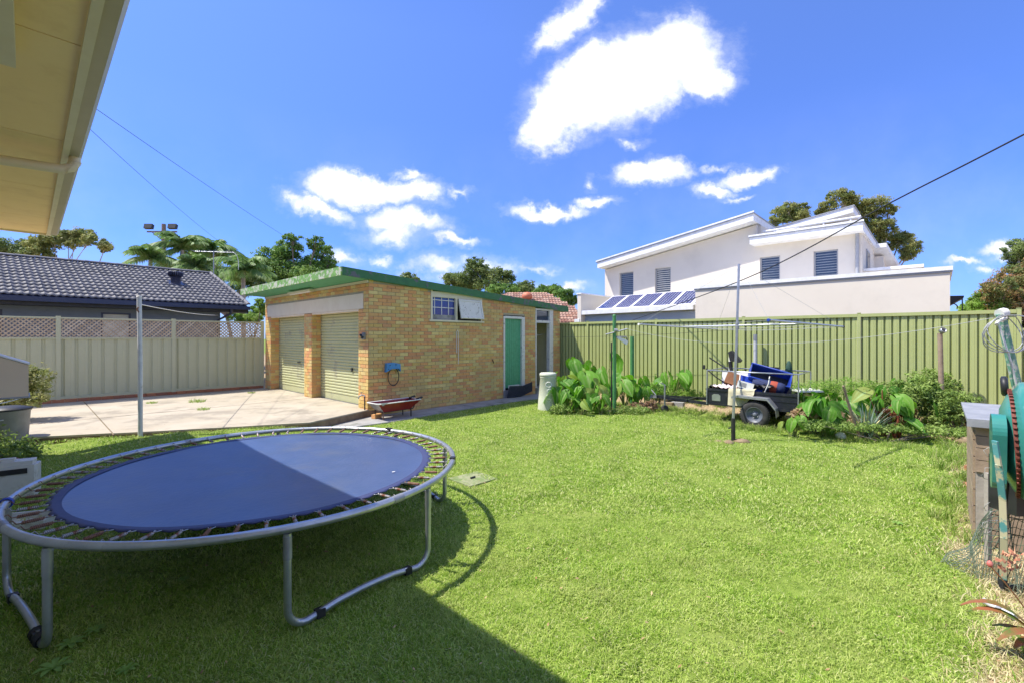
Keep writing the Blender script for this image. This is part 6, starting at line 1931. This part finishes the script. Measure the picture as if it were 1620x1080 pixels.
def spiky():
    p = P(1372, 640, 8.45); p.z = gz(p.x, p.y)
    t = empty('spiky_plant', 'blue green plant with long upright strap leaves in the garden bed', 'plant', p)
    g = random.Random(4)
    m = mat('strap_leaf', (.16, .24, .18), .5, (.26, .34, .26), 5, translucent=.2)
    my = mat('dry_strap_leaf', (.50, .46, .24), .7)
    for i in range(46):
        az = g.uniform(0, 2 * PI); L_ = g.uniform(.42, .78); sp = g.uniform(.05, .45)
        d = Vector((math.cos(az), math.sin(az), 0)); sd_ = d.cross(Vector((0, 0, 1)))
        s = MB(); w = .014
        pts = bez(d * .05 + Vector((g.uniform(-.1, .1), g.uniform(-.1, .1), 0)), d * (.05 + sp * .3) + Vector((0, 0, L_ * .6)), d * (.05 + sp) * 1.0 + Vector((0, 0, L_ * (1 - sp * .5))), 5)
        vs = []
        for j, q in enumerate(pts):
            ww = w * (1 - (j / 5) ** 2.2) + .001
            vs += [q - sd_ * ww, q + d * .004, q + sd_ * ww]
        s.smooth = True
        s.add(vs, [(3 * j + k, 3 * j + k + 1, 3 * j + k + 4, 3 * j + k + 3) for j in range(5) for k in (0, 1)])
        s.build('leaf', my if g.random() < .1 else m, t)
    s = MB(); s.tube([(-.52, -.1, 1.0), (-.30, 0, .5), (-.12, 0, .0)], [.02, .03, .03], 6)
    s.build('dry_stalk', M_timber, None, loc=p, label='dry leaning stalk between the elephant ears and the spiky plant', cat='stalk')
spiky()

def bed_shrub(name, label, px, Y, blobs, m, n, size, seed, **kw):
    p = P(px, 600, Y); p.z = gz(p.x, p.y)
    k = Y / F
    shrub(name, label, 'shrub', p, [(((q[0] - px) * k, q[4] if len(q) > 4 else 0, H - (q[1] - HOR) * k - p.z), (q[2] * k, (q[2] + q[3]) / 2 * k, q[3] * k)) for q in blobs], m, n, size, seed, **kw)
bed_shrub('weedy_shrub', 'leafy weed bush between the spiky plant and the timber pole', 1440, 9.0, [(1420, 625, 28, 22), (1450, 610, 26, 18), (1462, 635, 28, 24), (1432, 645, 24, 14)], L_weed, 6500, .065, 41, sub=30)
bed_shrub('weedy_shrub', 'thin stemmed weeds just right of the timber pole', 1510, 8.7, [(1505, 635, 24, 22), (1530, 640, 22, 18), (1492, 655, 22, 16), (1525, 660, 26, 14)], L_weed, 5000, .055, 42, sub=34, clump=.40)
bed_shrub('weedy_shrub', 'tall sprigs of weed near the fence behind the timber pole', 1478, 9.3, [(1470, 600, 18, 16), (1495, 605, 14, 18), (1512, 612, 12, 14), (1455, 598, 14, 12)], L_weed, 1900, .05, 43, sub=26, clump=.45)
bed_shrub('weedy_shrub', 'grassy weeds along the fence behind the spiky plant', 1350, 9.5, [(1340, 612, 26, 14), (1370, 618, 26, 16), (1310, 612, 22, 12), (1275, 612, 22, 10)], L_lime, 3600, .06, 44, sub=30, clump=.4, aspect=.2)
bed_shrub('weedy_shrub', 'weeds at the fence foot between the green posts and trailer', 1035, 12.6, [(1020, 615, 24, 10), (1050, 618, 24, 9), (1085, 622, 20, 8)], L_lime, 3200, .08, 45, sub=30, clump=.4, aspect=.2)
bed_shrub('weedy_shrub', 'low leafy weeds under the left elephant ears', 905, 11.2, [(888, 645, 18, 8), (925, 648, 24, 7), (955, 650, 20, 6), (1000, 648, 26, 7), (880, 650, 14, 5)], L_weed, 3600, .06, 46, sub=30, clump=.4)
bed_shrub('weedy_shrub', 'low weeds along the front of the bed right of the trailer', 1400, 8.3, [(1300, 672, 34, 5), (1360, 675, 34, 5), (1420, 677, 34, 6), (1480, 680, 34, 7), (1525, 684, 24, 7)], L_weed, 5200, .05, 47, sub=40)
bed_shrub('red_stalk_clump', 'clump of dark red dried stalks under the weeds right of the spiky plant', 1420, 8.55, [(1400, 655, 12, 10), (1430, 652, 16, 12)], leafmat('red_dry_leaf', (.16, .04, .02), (.28, .10, .05), (.40, .22, .10)), 500, .09, 48, aspect=.15, down=1.5)
bed_shrub('dry_leaf_heap', 'brown dry leaves heaped under the elephant ears right of the trailer', 1285, 8.8, [(1275, 655, 20, 8), (1310, 655, 18, 10), (1330, 662, 16, 6)], leafmat('dry_leaf', (.28, .15, .07), (.42, .28, .15), (.55, .45, .28)), 1000, .10, 49, clump=.5)
bed_shrub('dry_leaf_heap', 'brown dry leaf litter under the left elephant ears', 960, 11.6, [(930, 647, 22, 5), (965, 648, 22, 5), (1010, 645, 26, 7), (1030, 640, 10, 8)], leafmat('dry_leaf2', (.22, .11, .06), (.38, .22, .12), (.50, .38, .22)), 1000, .11, 50, clump=.5)

# ------------------------------------------------------------------ right edge: hutch, mixer, netting
def hutch():
    a, b = .75, -9.98
    t = yard('timber_hutch', 'weathered timber hutch with grey sheet roof at the right edge of the lawn', 'hutch', a, b, gz(*wxy(a, b)) - .02)
    Ln, Wn, Hh = 1.3, 1.35, 1.18
    for x, y in ((0, 0), (Ln, 0), (0, -Wn), (Ln, -Wn)):
        s = MB(); s.span((x - .035, y - .035, 0), (x + .035, y + .035, Hh)); s.build('post', M_timberg, t)
    for k in range(4):
        s = MB(); z = .78 + .1 * k if k else .80; z = .72 + k * .115
        s.span((-.055, -Wn + .0, z), (-.036, .04, z + .108)); s.build('plank', M_timber, t)
    for k in range(3):
        s = MB(); z = .05 + k * .15; s.span((-.056, -Wn, z), (-.036, -.036, z + .138)); s.build('plank', M_timber, t)
    for k in range(7):
        s = MB(); z = .06 + k * .158; s.span((.04, .036, z), (Ln, .055, z + .15)); s.build('plank', M_timber, t)
    s = MB(); s.box((Ln / 2 - .02, -Wn / 2, Hh + .03), (Ln + .22, Wn + .20, .03)); s.box((-.125, -Wn / 2, Hh + .0), (.012, Wn + .2, .06)); s.build('roof_sheet', M_leadsheet, t)
    s = MB(); s.span((.1, -Wn + .1, .1), (Ln - .05, -.2, Hh - .1)); s.build('shade_block', M_black, t)  # solid black block stands in for the shade within the hutch
    # wire door of hexagonal mesh
    s = MB()
    for i in range(18):
        for j in range(13):
            y = -.45 - i * .045; z = .12 + j * .052 + (i % 2) * .026
            if y < -Wn: continue
            s.tube([(-.06, y, z), (-.06, y - .02, z + .012), (-.06, y - .025, z + .035)], .0022, 3, cap=False)
            s.tube([(-.06, y, z), (-.06, y + .02, z + .014)], .0022, 3, cap=False)
    s.build('wire_mesh', M_galv, t, kind='stuff')
    s = MB(); s.span((-.075, -Wn, .68), (-.05, -.32, .715)); s.build('mesh_rail', M_oldgreen, t)
hutch()
def mixer():
    c = P(1613, 700, 3.3)
    g0 = gz(c.x, c.y)
    t = empty('cement_mixer', 'teal green cement mixer with belt guard and red gear at the right edge', 'cement mixer', (c.x, c.y, g0))
    z = c.z - g0
    ax = Vector((.705, -.71, .05)).normalized()
    Mq = ax.to_track_quat('Z', 'Y').to_matrix()
    s = MB(); s.lathe([(0, -.10), (.10, -.10), (.24, -.09), (.34, -.05), (.40, .0), (.44, .02), (.45, .20), (.465, .20), (.465, .24), (.45, .24)], (0, 0, z), 44, M=Mq, caps=False); dr = s.build('drum', M_teal, t)
    s = MB(); s.lathe([(.45, .241), (.44, .32), (.38, .45), (.28, .60), (.25, .64), (.27, .66), (.24, .67), (.23, .63), (.27, .58), (.36, .44), (.41, .30)], (0, 0, z), 44, M=Mq, caps=False); s.build('drum_cone', M_teal, dr)
    s = MB()
    for k in range(60):
        an = 2 * PI * k / 60
        rr_ = .385
        v = Mq @ Vector((rr_ * math.cos(an), rr_ * math.sin(an), -.03))
        s.box(v + Vector((0, 0, z)), (.012, .014, .018), M=Mq @ Matrix.Rotation(an, 3, 'Z'))
    s.lathe([(.34, -.04), (.378, -.04), (.378, -.02), (.34, -.02)], (0, 0, z), 44, M=Mq); s.build('gear_ring', M_redo, dr)
    # yoke and legs
    s = MB(); s.tube([(.06, .10, z), (.08, .16, z - .25), (.12, .24, .02)], .018, 8); s.tube([(.12, .24, .03), (.85, .1, .03)], .02, 8); s.tube([(.75, .55, 0), (.2, .15, z - .1)], .02, 8); s.build('frame', M_black, t)
    s = MB(); pts = [P(1574, 697, 3.05), P(1580, 735, 3.05), P(1586, 790, 3.08), P(1588, 850, 3.1), P(1587, 915, 3.15)]
    o = Vector((c.x, c.y, g0))
    for i in range(len(pts) - 1):
        A, B = pts[i] - o, pts[i + 1] - o
        d = (B - A); s.box((A + B) / 2, (.035, .012, d.length + .004), M=d.to_track_quat('Z', 'Y').to_matrix())
    s.build('strut', M_tealr, t)
    # belt guard
    gc = P(1578, 697, 3.2) - o
    s = MB(); pr = []
    for k in range(17):
        w = PI * k / 16; pr.append((.13 * math.cos(w), .13 * math.sin(w)))
    for k in range(9):
        w = PI + PI * k / 8; pr.append((.09 * math.cos(w), -.30 + .09 * math.sin(w)))
    vd = Vector((.68, .73, 0)); pd = Vector((.73, -.68, 0))
    s.ext([gc + vd * y + Vector((0, 0, zz + .06)) - pd * .032 for y, zz in pr], pd * .07); s.build('belt_guard', M_teal, t)
    s = MB(); s.tube([gc + Vector((.05, 0, .05)), gc + Vector((.16, 0, .05))], .025, 8); s.box(gc + Vector((.12, .0, -.02)), (.10, .08, .08)); s.build('pinion_block', M_redo, t)
    s = MB(); s.lathe([(0, -.02), (.06, -.02), (.075, -.012), (.075, .012), (.06, .02), (0, .02)], (0, 0, 0), 20, M=Mq); s.build('pulley', M_black, t, loc=P(1589, 610, 3.45) - o)
    s = MB(); s.box(P(1600, 765, 3.5) - o, (.14, .2, .42)); s.build('motor_cover', M_black, t)
mixer()
def netting():
    g = random.Random(9)
    A = P(1528, 900, 3.95); B = P(1600, 905, 3.55); C = P(1680, 905, 3.3)
    t = empty('wire_netting', 'green square wire netting sagging between steel stakes at the right edge', 'wire netting', (B.x, B.y, 0))
    def pt(u_, v_):
        q = (A.lerp(B, u_ * 2) if u_ < .5 else B.lerp(C, u_ * 2 - 1))
        lean = -.22 * (1 - v_) * (1 - u_) if u_ < .5 else -.11 * (1 - v_)
        h = .12 + .42 * sm(u_ * 2.2) + .25 * (u_ > .5) * (u_ - .5)
        x = q.x - B.x + lean + .014 * math.sin(v_ * 9 + u_ * 31); y = q.y - B.y + .03 * math.sin(u_ * 17 + v_ * 5)
        return Vector((x, y, gz(q.x, q.y) + .01 + v_ * h * 1.35 + .012 * math.sin(u_ * 43)))
    s = MB()
    nu, nv = 34, 13
    for i in range(nu + 1):
        s.tube([pt(i / nu, j / 8) for j in range(9)], .0028, 4, cap=False)
    for j in range(nv + 1):
        s.tube([pt(i / 28, j / nv) for i in range(29)], .0028, 4, cap=False)
    s.build('mesh_wires', mat('netting_wire', (.09, .13, .09), .6, (.16, .20, .15), 20), t, kind='stuff')
    s = MB()
    for k in range(16):
        c = P(1566 + g.uniform(-8, 25), 760 + g.uniform(-70, 80), 3.6) - Vector((B.x, B.y, 0)); r_ = g.uniform(.02, .07)
        s.tube([c + Vector((r_ * math.cos(w) * g.uniform(.7, 1.2), g.uniform(-.02, .02), r_ * math.sin(w))) for w in [i * .7 for i in range(9)]], .0022, 4, cap=False)
    s.build('loose_wire_ends', M_wire, t, kind='stuff')
    for px, py, Y, m, lab in ((1563, 900, 3.9, M_timberg, 'grey timber stake holding the green netting'), (1587, 930, 3.5, M_trail, 'dark green steel stake holding the netting, under the mixer strut')):
        p = P(px, py, Y); p.z = gz(p.x, p.y)
        s = MB(); s.span((-.017, -.017, -.05), (.017, .017, .80)); s.build('stake', m, None, loc=p, label=lab, cat='stake')
netting()
def right_bits():
    # pvc pipe
    a = P(1556, 953, 3.32); b = P(1606, 977, 3.12); a.z = gz(a.x, a.y) + .035; b.z = gz(b.x, b.y) + .035
    t = empty('plastic_pipe', 'short white grey plastic pipe lying on dry grass at the right edge', 'pipe', a)
    s = MB(); s.tube([(0, 0, 0), b - a], .021, 12); s.build('pipe', mat('weathered_pvc', (.50, .52, .54), .5, (.58, .60, .62), 7, stain=(.25, .25, .24), stain_scale=15, stain_lo=.6, stain_hi=.66), t)
    s = MB(); s.tube([(b - a) * .48, (b - a) * .62], .026, 12); s.build('pipe_joiner', M_galvd, t)
    # red leaved strap plant
    p = P(1668, 960, 2.62); p.z = gz(p.x, p.y)
    t = empty('red_strap_plant', 'foreground plant with broad green strap leaves flushed red at the right edge', 'plant', p)
    m = mat('flushed_leaf', (.12, .20, .04), .45, (.36, .13, .06), 9, lo=.42, hi=.6, translucent=.3, stain=(.55, .38, .16), stain_scale=14, stain_lo=.6, stain_hi=.7)
    g = random.Random(2)
    for i in range(16):
        az = g.uniform(2.2, 4.2) if i < 12 else g.uniform(0, 2 * PI); L_ = g.uniform(.24, .40); el = g.uniform(.3, 1.0)
        d = Vector((math.cos(az), math.sin(az), 0)); sd_ = d.cross(Vector((0, 0, 1)))
        base = Vector((g.uniform(-.05, .05), g.uniform(-.05, .05), .12))
        pts = bez(base, base + d * L_ * .5 + Vector((0, 0, L_ * el)), base + d * L_ + Vector((0, 0, L_ * el * .45)), 7)
        s = MB(); vs = []
        for j, q in enumerate(pts):
            ww = .034 * math.sin(PI * min(.98, (.16 + .84 * j / 7))) ** .7 + .002
            vs += [q - sd_ * ww + Vector((0, 0, .008)), q, q + sd_ * ww + Vector((0, 0, .008))]
        s.smooth = True; s.add(vs, [(3 * j + k, 3 * j + k + 1, 3 * j + k + 4, 3 * j + k + 3) for j in range(7) for k in (0, 1)])
        s.build('leaf', m, t)
    s = MB(); s.tube([(0, 0, 0), (-.02, 0, .16)], .02, 7); s.build('stem', M_stalkr, t)
    fl = P(1566, 893, 2.45) - p
    s = MB(); s.lathe([(0, -.014), (.010, -.008), (.014, .006), (.009, .02), (0, .026)], fl, 10); s.build('flower_bud', mat('pink_petal', (.55, .12, .11), .6, (.65, .25, .2), 40), t)
    s = MB()
    for k in range(26):
        c = P(1582 + g.uniform(0, 34), 888 + g.uniform(-12, 22), 2.45) - p; q = c + Vector((g.uniform(-.03, .03), g.uniform(-.03, .03), g.uniform(.0, .03)))
        s.add([c, c + Vector((.012, 0, .012)), q + Vector((.006, .004, .018)), q], [(0, 1, 2, 3)])
    s.tube(bez((0, 0, .1), (-.1, 0, .35), fl, 6), .004, 5)
    s.build('flower_cluster', mat('coral_petal', (.50, .16, .10), .7, (.6, .35, .2), 60), t)
    # stones and bricks along the lawn edge
    bm = MB(); bm.box((0, 0, .035), (.23, .11, .075)); bm = bm.mesh('edging_brick', M_redbrick, attr=True)
    for i, (px, py, rz, lab) in enumerate(((1545, 712, .2, 'brick under the yellow stone at the far right lawn edge'), (1538, 745, .5, 'brick halfway along the right lawn edge before the hutch'), (1536, 775, .9, 'pale brick nearest the camera along the right lawn edge'), (1530, 698, 1.0, 'furthest brick of the right lawn edge near the weeds'))):
        Y = 1.93 * F / (py - HOR); p = P(px, py, Y); p.z = gz(p.x, p.y)
        link('edging_brick', bm, None, p, rz, label=lab, cat='brick', group='bricks edging the right side of the lawn')
    p = P(1532, 705, 8.1); p.z = gz(p.x, p.y)
    s = MB(); s.lathe([(0, 0), (.16, .02), (.17, .07), (.09, .12), (0, .13)], n=9); s.v = [(x * 1.2, y * .8, z) for x, y, z in s.v]; s.build('yellow_stone', M_stone, None, loc=p, label='yellowish flat stone on the far right lawn edge', cat='stone')
    p = P(1538, 682, 8.9); p.z = gz(p.x, p.y)
    s = MB(); s.lathe([(0, -.12), (.07, -.11), (.09, -.04), (.09, .06), (.05, .12), (0, .13)], (0, 0, .09), 12, M=Matrix.Rotation(R(90), 3, 'Y')); s.build('black_bottle', M_black, None, loc=p, label='small black container lying at the foot of the weeds beside the hutch', cat='container')
    s = MB(); s.lathe([(0, 0), (.07, .0), (.085, .10), (0, .10)], n=12); s.build('small_pot', M_redo, None, loc=p + Vector((-.26, .05, 0)), label='small orange pot beside the black container', cat='pot')
    p = P(1330, 663, 8.5); p.z = gz(p.x, p.y)
    s = MB(); s.lathe([(0, 0), (.08, .01), (.09, .06), (.05, .11), (0, .12)], n=9); s.build('white_stone', M_white, None, loc=p, label='white stone at the front of the bed beside the spiky plant', cat='stone')
    for i, (px, lab) in enumerate(((1055, 'pale block on the soil under the trailer drawbar'), (1072, 'second block right under the trailer drawbar'))):
        p = P(px, 640, 12.2); p.z = gz(p.x, p.y)
        s = MB(); s.box((0, 0, .07), (.32, .18, .15)); s.build('concrete_block', M_concg if i else M_stone, None, loc=p, rz=ROT + PI / 2 + .1, label=lab, cat='block')
right_bits()

# ------------------------------------------------------------------ grass
def blades(n, rad, lmin, lmax, w, lean, seed, segs=2, curl=.6):
    g = np.random.default_rng(seed)
    r = rad * np.sqrt(g.random(n)); th = g.random(n) * 2 * PI
    base = np.stack([r * np.cos(th), r * np.sin(th), np.zeros(n) - .004], 1)
    az = g.random(n) * 2 * PI
    d = np.stack([np.cos(az), np.sin(az), np.zeros(n)], 1)
    fa = az + g.normal(size=n) * .8 + PI / 2
    sd_ = np.stack([np.cos(fa), np.sin(fa), np.zeros(n)], 1)
    L_ = lmin + (lmax - lmin) * g.random(n)
    le = lean * (.2 + g.random(n) * 1.1)
    up = np.array([0, 0, 1.0])
    ww = (w * (.7 + .6 * g.random(n)))[:, None]
    p0 = base; 
    h1 = L_ * .55 * np.cos(le); o1 = L_ * .55 * np.sin(le)
    p1 = base + d * o1[:, None] + up * h1[:, None]
    l2 = np.minimum(le + curl, 1.9)
    p2 = p1 + d * (L_ * .45 * np.sin(l2))[:, None] + up * np.maximum(L_ * .45 * np.cos(l2), -h1 * .7)[:, None]
    v = np.stack([p0 - sd_ * ww / 2, p0 + sd_ * ww / 2, p1 + sd_ * ww * .42, p1 - sd_ * ww * .42, p2], 1).reshape(-1, 3)
    f = []
    for i in range(n):
        o = 5 * i; f += [(o, o + 1, o + 2, o + 3), (o + 3, o + 2, o + 4)]
    rn = np.repeat(g.random(n), 2)
    return v.tolist(), f, rn
def grass_obj(name, sources, pts, idx, scl, m, seed):
    srcs = []
    for i, (v, f, rn) in enumerate(sources):
        me = bpy.data.meshes.new(name + '_tuft'); me.from_pydata(v, [], f); me.materials.append(m)
        a = me.attributes.new('rnd', 'FLOAT', 'FACE'); a.data.foreach_set('value', np.asarray(rn, dtype=np.float32))
        srcs.append(bpy.data.objects.new(name + '_tuft', me))
    pm = bpy.data.meshes.new(name); pm.from_pydata([tuple(p) for p in pts], [], [])
    g = np.random.default_rng(seed)
    for nm, arr in (('idx', idx), ('scl', scl), ('rz', g.random(len(pts)) * 2 * PI)):
        a = pm.attributes.new(nm, 'FLOAT', 'POINT'); a.data.foreach_set('value', np.asarray(arr, dtype=np.float32))
    o = link(name, pm, kind='stuff')
    ng = bpy.data.node_groups.new(name, 'GeometryNodeTree')
    ng.interface.new_socket('Geometry', in_out='INPUT', socket_type='NodeSocketGeometry')
    ng.interface.new_socket('Geometry', in_out='OUTPUT', socket_type='NodeSocketGeometry')
    N, L = ng.nodes, ng.links
    gi, go = N.new('NodeGroupInput'), N.new('NodeGroupOutput')
    jn = None
    cur = []
    def attr(nm):
        a = N.new('GeometryNodeInputNamedAttribute'); a.data_type = 'FLOAT'; a.inputs['Name'].default_value = nm; return a.outputs[0]
    rz = N.new('ShaderNodeCombineXYZ'); L.new(attr('rz'), rz.inputs[2])
    jo = N.new('GeometryNodeJoinGeometry')
    for i, s_ in enumerate(srcs):
        oi = N.new('GeometryNodeObjectInfo'); oi.inputs['Object'].default_value = s_
        ins = N.new('GeometryNodeInstanceOnPoints')
        cmp_ = N.new('FunctionNodeCompare'); cmp_.data_type = 'FLOAT'; cmp_.operation = 'EQUAL'; cmp_.inputs['B'].default_value = float(i); cmp_.inputs['Epsilon'].default_value = .1
        L.new(attr('idx'), cmp_.inputs['A'])
        L.new(gi.outputs[0], ins.inputs['Points']); L.new(cmp_.outputs[0], ins.inputs['Selection'])
        L.new(oi.outputs['Geometry'], ins.inputs['Instance']); L.new(rz.outputs[0], ins.inputs['Rotation']); L.new(attr('scl'), ins.inputs['Scale'])
        L.new(ins.outputs[0], jo.inputs[0])
    L.new(jo.outputs[0], go.inputs[0])
    md = o.modifiers.new('grass', 'NODES'); md.node_group = ng
    return o
M_grass = ramp_mat('grass_blade', [(0, (.16, .31, .02)), (.3, (.30, .47, .05)), (.65, (.46, .60, .11)), (.88, (.62, .68, .24)), (1, (.74, .72, .42))], rough=.55, mode='attr', grain=.14, bump=0, bscale=2.2, translucent=.38, spec=.3,
                   patch=(.60, .64, .22), patch_scale=1.6, pmax=.4)
M_dry = ramp_mat('dry_grass_blade', [(0, (.42, .32, .16)), (.5, (.62, .52, .30)), (.85, (.72, .64, .40)), (1, (.34, .42, .12))], rough=.8, mode='attr', grain=.2, bump=0, bscale=4, translucent=.2)
M_long = ramp_mat('long_grass_blade', [(0, (.15, .28, .03)), (.5, (.26, .42, .06)), (.85, (.42, .52, .13)), (1, (.62, .58, .28))], rough=.5, mode='attr', grain=.15, bump=0, bscale=4, translucent=.4)
def in_view(x, y, m=.6):
    return y > 1.55 and abs(x) < 1.14 * y + m
TRC = (-2.405, 4.54)
def lawn():
    g = np.random.default_rng(5)
    pts = []; idx = []; scl = []
    dpts = []; didx = []; dscl = []
    lpts = []; lidx = []; lscl = []
    drive = DRIVE; path = PATH
    pcx, pcy = pc.x, pc.y
    cells = []
    y = 1.5
    while y < 15:
        st = .5
        for x in np.arange(-17, 17, st):
            cells.append((x, y, st))
        y += st
    for cx, cy, st in cells:
        if not in_view(cx, cy, 1.2): continue
        dist = math.hypot(cx, cy)
        dens = 300 if dist < 4 else 230 if dist < 6 else 150 if dist < 9 else 95
        k = int(dens * st * st)
        xs = cx + g.random(k) * st; ys = cy + g.random(k) * st
        for x, y in zip(xs, ys):
            a, b = AB(x, y)
            if b > FENCE_L - .1 or a < -6.1 or a > FENCE_R - .05: continue
            if inpoly(x, y, drive): continue
            dp = inpoly(x, y, path)
            if dp: continue
            if math.hypot(x - pcx, y - pcy) < .24: continue
            if a > -.02 and a < 7.4 and b > -.02: continue
            z = gz(x, y)
            sa = soil_amt(x, y)
            r = g.random()
            if r > sa * 1.05:
                near = dist < 5
                pts.append((x, y, z)); idx.append(g.integers(0, 3) if near else 3 + g.integers(0, 2)); nz = mnoise.noise(Vector((x * 1.3, y * 1.3, 0))) + .5 * mnoise.noise(Vector((x * 4, y * 4, 3)))
                if near and nz > .34 and g.random() < .4: idx[-1] = 5
                scl.append(.78 + .42 * g.random() + .16 * max(-.7, min(.9, nz)) + (.35 if sa > .25 else 0))
                if nz < -.42 and g.random() < .5: pts.pop(); idx.pop(); scl.pop()
            elif b < EDGE_B + .4 or r < .7:
                if b < EDGE_B + .4 or g.random() < .75:
                    if g.random() < (.95 if b < EDGE_B + .4 else .8): dpts.append((x, y, z)); didx.append(g.integers(0, 2)); dscl.append(.8 + .7 * g.random())
    # path edge fringe and shadows: taller tufts in bed and at edges
    def tuft_line(p0, p1, n, w, s0=1.0):
        for _ in range(n):
            q = g.random(); x = p0[0] + (p1[0] - p0[0]) * q + g.normal() * w; y = p0[1] + (p1[1] - p0[1]) * q + g.normal() * w
            lpts.append((x, y, gz(x, y))); lidx.append(g.integers(0, 2)); lscl.append(s0 * (.5 + .8 * g.random()))
    tuft_line(wxy(4.9, -9.6), wxy(5.2, -4.6), 240, .16, .55)
    tuft_line(wxy(5.9, -7.6), wxy(5.9, -3.6), 220, .3, .7)
    tuft_line(wxy(4.7, -7.3), wxy(4.75, -6.3), 50, .1, .75)
    tuft_line(wxy(6.9, -9.9), wxy(7.2, -1.2), 260, .12, 1.5)
    tuft_line(wxy(5.9, -4.4), wxy(5.9, -1.5), 120, .2, .7)
    tuft_line(wxy(-3.7, -10.5), wxy(-1.0, -10.7), 150, .25, 1.1)
    tuft_line(wxy(-4.6, -10.55), wxy(-3.0, -10.6), 60, .12, 1.2)
    tuft_line(wxy(.8, -9.9), wxy(5.5, -9.95), 160, .18, 1.0)
    tuft_line(wxy(5.3, -.95), wxy(6.9, -1.1), 60, .15, .8)
    for cx_, cy_, n in ((P(1460, 0, 2).x, 2.1, 0),):
        pass
    srcs = [blades(70, .085, .02, .055, .0044, 1.15, s) for s in (1, 2, 3)] + [blades(34, .11, .025, .055, .0075, 1.1, s) for s in (4, 5)] + [blades(36, .07, .035, .070, .0078, 1.0, 11, curl=.8)]
    o = grass_obj('lawn_grass', srcs, pts, idx, scl, M_grass, 1)
    grass_obj('dry_grass', [blades(60, .11, .02, .08, .0045, 1.35, s) for s in (6, 7)], dpts, didx, dscl, M_dry, 2)
    grass_obj('long_grass', [blades(26, .07, .12, .26, .0065, .55, s, curl=.8) for s in (8, 9)], lpts, lidx, lscl, M_long, 3)
    print('GRASS', len(pts), len(dpts), len(lpts))
lawn()

def weeds():
    # broad leaved weeds in the shaded foreground grass
    g = random.Random(12)
    m = mat('weed_leaf_green', (.20, .38, .06), .5, (.30, .48, .10), 8, translucent=.3)
    me = None
    s = MB(); vs = []; fs = []
    for i in range(7):
        az = 2 * PI * i / 7; d = Vector((math.cos(az), math.sin(az), 0)); sd_ = d.cross(Vector((0, 0, 1)))
        o = len(vs)
        for r_, w, z in ((.01, .006, .01), (.05, .022, .035), (.09, .028, .045), (.125, .016, .035), (.14, .002, .03)):
            vs += [d * r_ - sd_ * w + Vector((0, 0, z)), d * r_ + Vector((0, 0, z - .006)), d * r_ + sd_ * w + Vector((0, 0, z))]
        for j in range(4):
            for k in (0, 1): fs.append((o + 3 * j + k, o + 3 * j + k + 1, o + 3 * j + k + 4, o + 3 * j + k + 3))
    s.smooth = True; s.add(vs, fs); me = s.mesh('lawn_weed', m)
    labs = [((392, 0), 0)]
    spots = [(112, 1022, .55, 'broad leaved weed at the foot of the nearest left trampoline leg'), (150, 1000, .42, 'light green weed just right of the nearest left trampoline leg'), (85, 1060, .65, 'biggest broad leaved weed at the bottom left corner'),
             (200, 1062, .4, 'small weed low in the shade right of the corner weed'), (290, 920, .35, 'small weed alone under the middle of the trampoline'), (1420, 830, .4, 'broad leaved tuft in the sunny lawn towards the right edge')]
    for px, py, sc, lab in spots:
        Y = 1.95 * F / (py - HOR); p = P(px, py, Y); p.z = gz(p.x, p.y) + .01
        link('lawn_weed', me, None, p, g.uniform(0, 6), label=lab, cat='weed', group='broad leaved weeds in the lawn', scale=sc)
    # grass in the driveway joints
    s = MB()
    v, f, rn = blades(160, .12, .03, .10, .006, .9, 21)
    for px, py, sc, lab in ((322, 647, 1.1, 'tuft of grass growing in the driveway joint right of the white post'), (312, 635, 1.6, 'larger flat tuft of grass in the driveway below the sage fence'), (240, 637, 1.0, 'weed tuft at the foot of the sage fence just right of the white post'), (398, 621, .9, 'low green weed by the garage end of the sage fence')):
        Y = 1.65 * F / (py - HOR); p = P(px, py, Y); p.z = SLAB
        me2 = bpy.data.meshes.new('grass_tuft'); me2.from_pydata(v, [], f); me2.materials.append(M_long)
        a = me2.attributes.new('rnd', 'FLOAT', 'FACE'); a.data.foreach_set('value', np.asarray(rn, dtype=np.float32))
        link('grass_tuft', me2, None, p, label=lab, cat='grass tuft', scale=sc, group='grass tufts on the driveway')
weeds()
def litter():
    g = random.Random(77); s = MB()
    for _ in range(420):
        y = g.uniform(1.8, 9.5); x = g.uniform(-1.1, 1.1) * y
        a, b = AB(x, y)
        if inpoly(x, y, DRIVE) and g.random() < .6: continue
        if a < -6 or b > 6.5 or (a > -.1 and b > -.1) or a > 6.8: continue
        z = (SLAB + .008 if inpoly(x, y, DRIVE) else gz(x, y) + g.uniform(.02, .04))
        L_ = g.uniform(.008, .022); an = g.uniform(0, 6.28); t_ = g.uniform(-.5, .5)
        d = Vector((math.cos(an), math.sin(an), t_)) * L_; e = Vector((-math.sin(an), math.cos(an), g.uniform(-.4, .4))) * L_ * .4
        c = Vector((x, y, z)); s.r = g.random() * .99
        s.add([c - d, c - e, c + d, c + e], [(0, 1, 2, 3)])
    s.build('leaf_litter', ramp_mat('litter_leaf', [(0, (.30, .18, .08)), (.5, (.50, .38, .20)), (1, (.24, .14, .07))], mode='attr', bump=0), None, kind='stuff')
litter()
print('OBJECTS', len(bpy.data.objects))
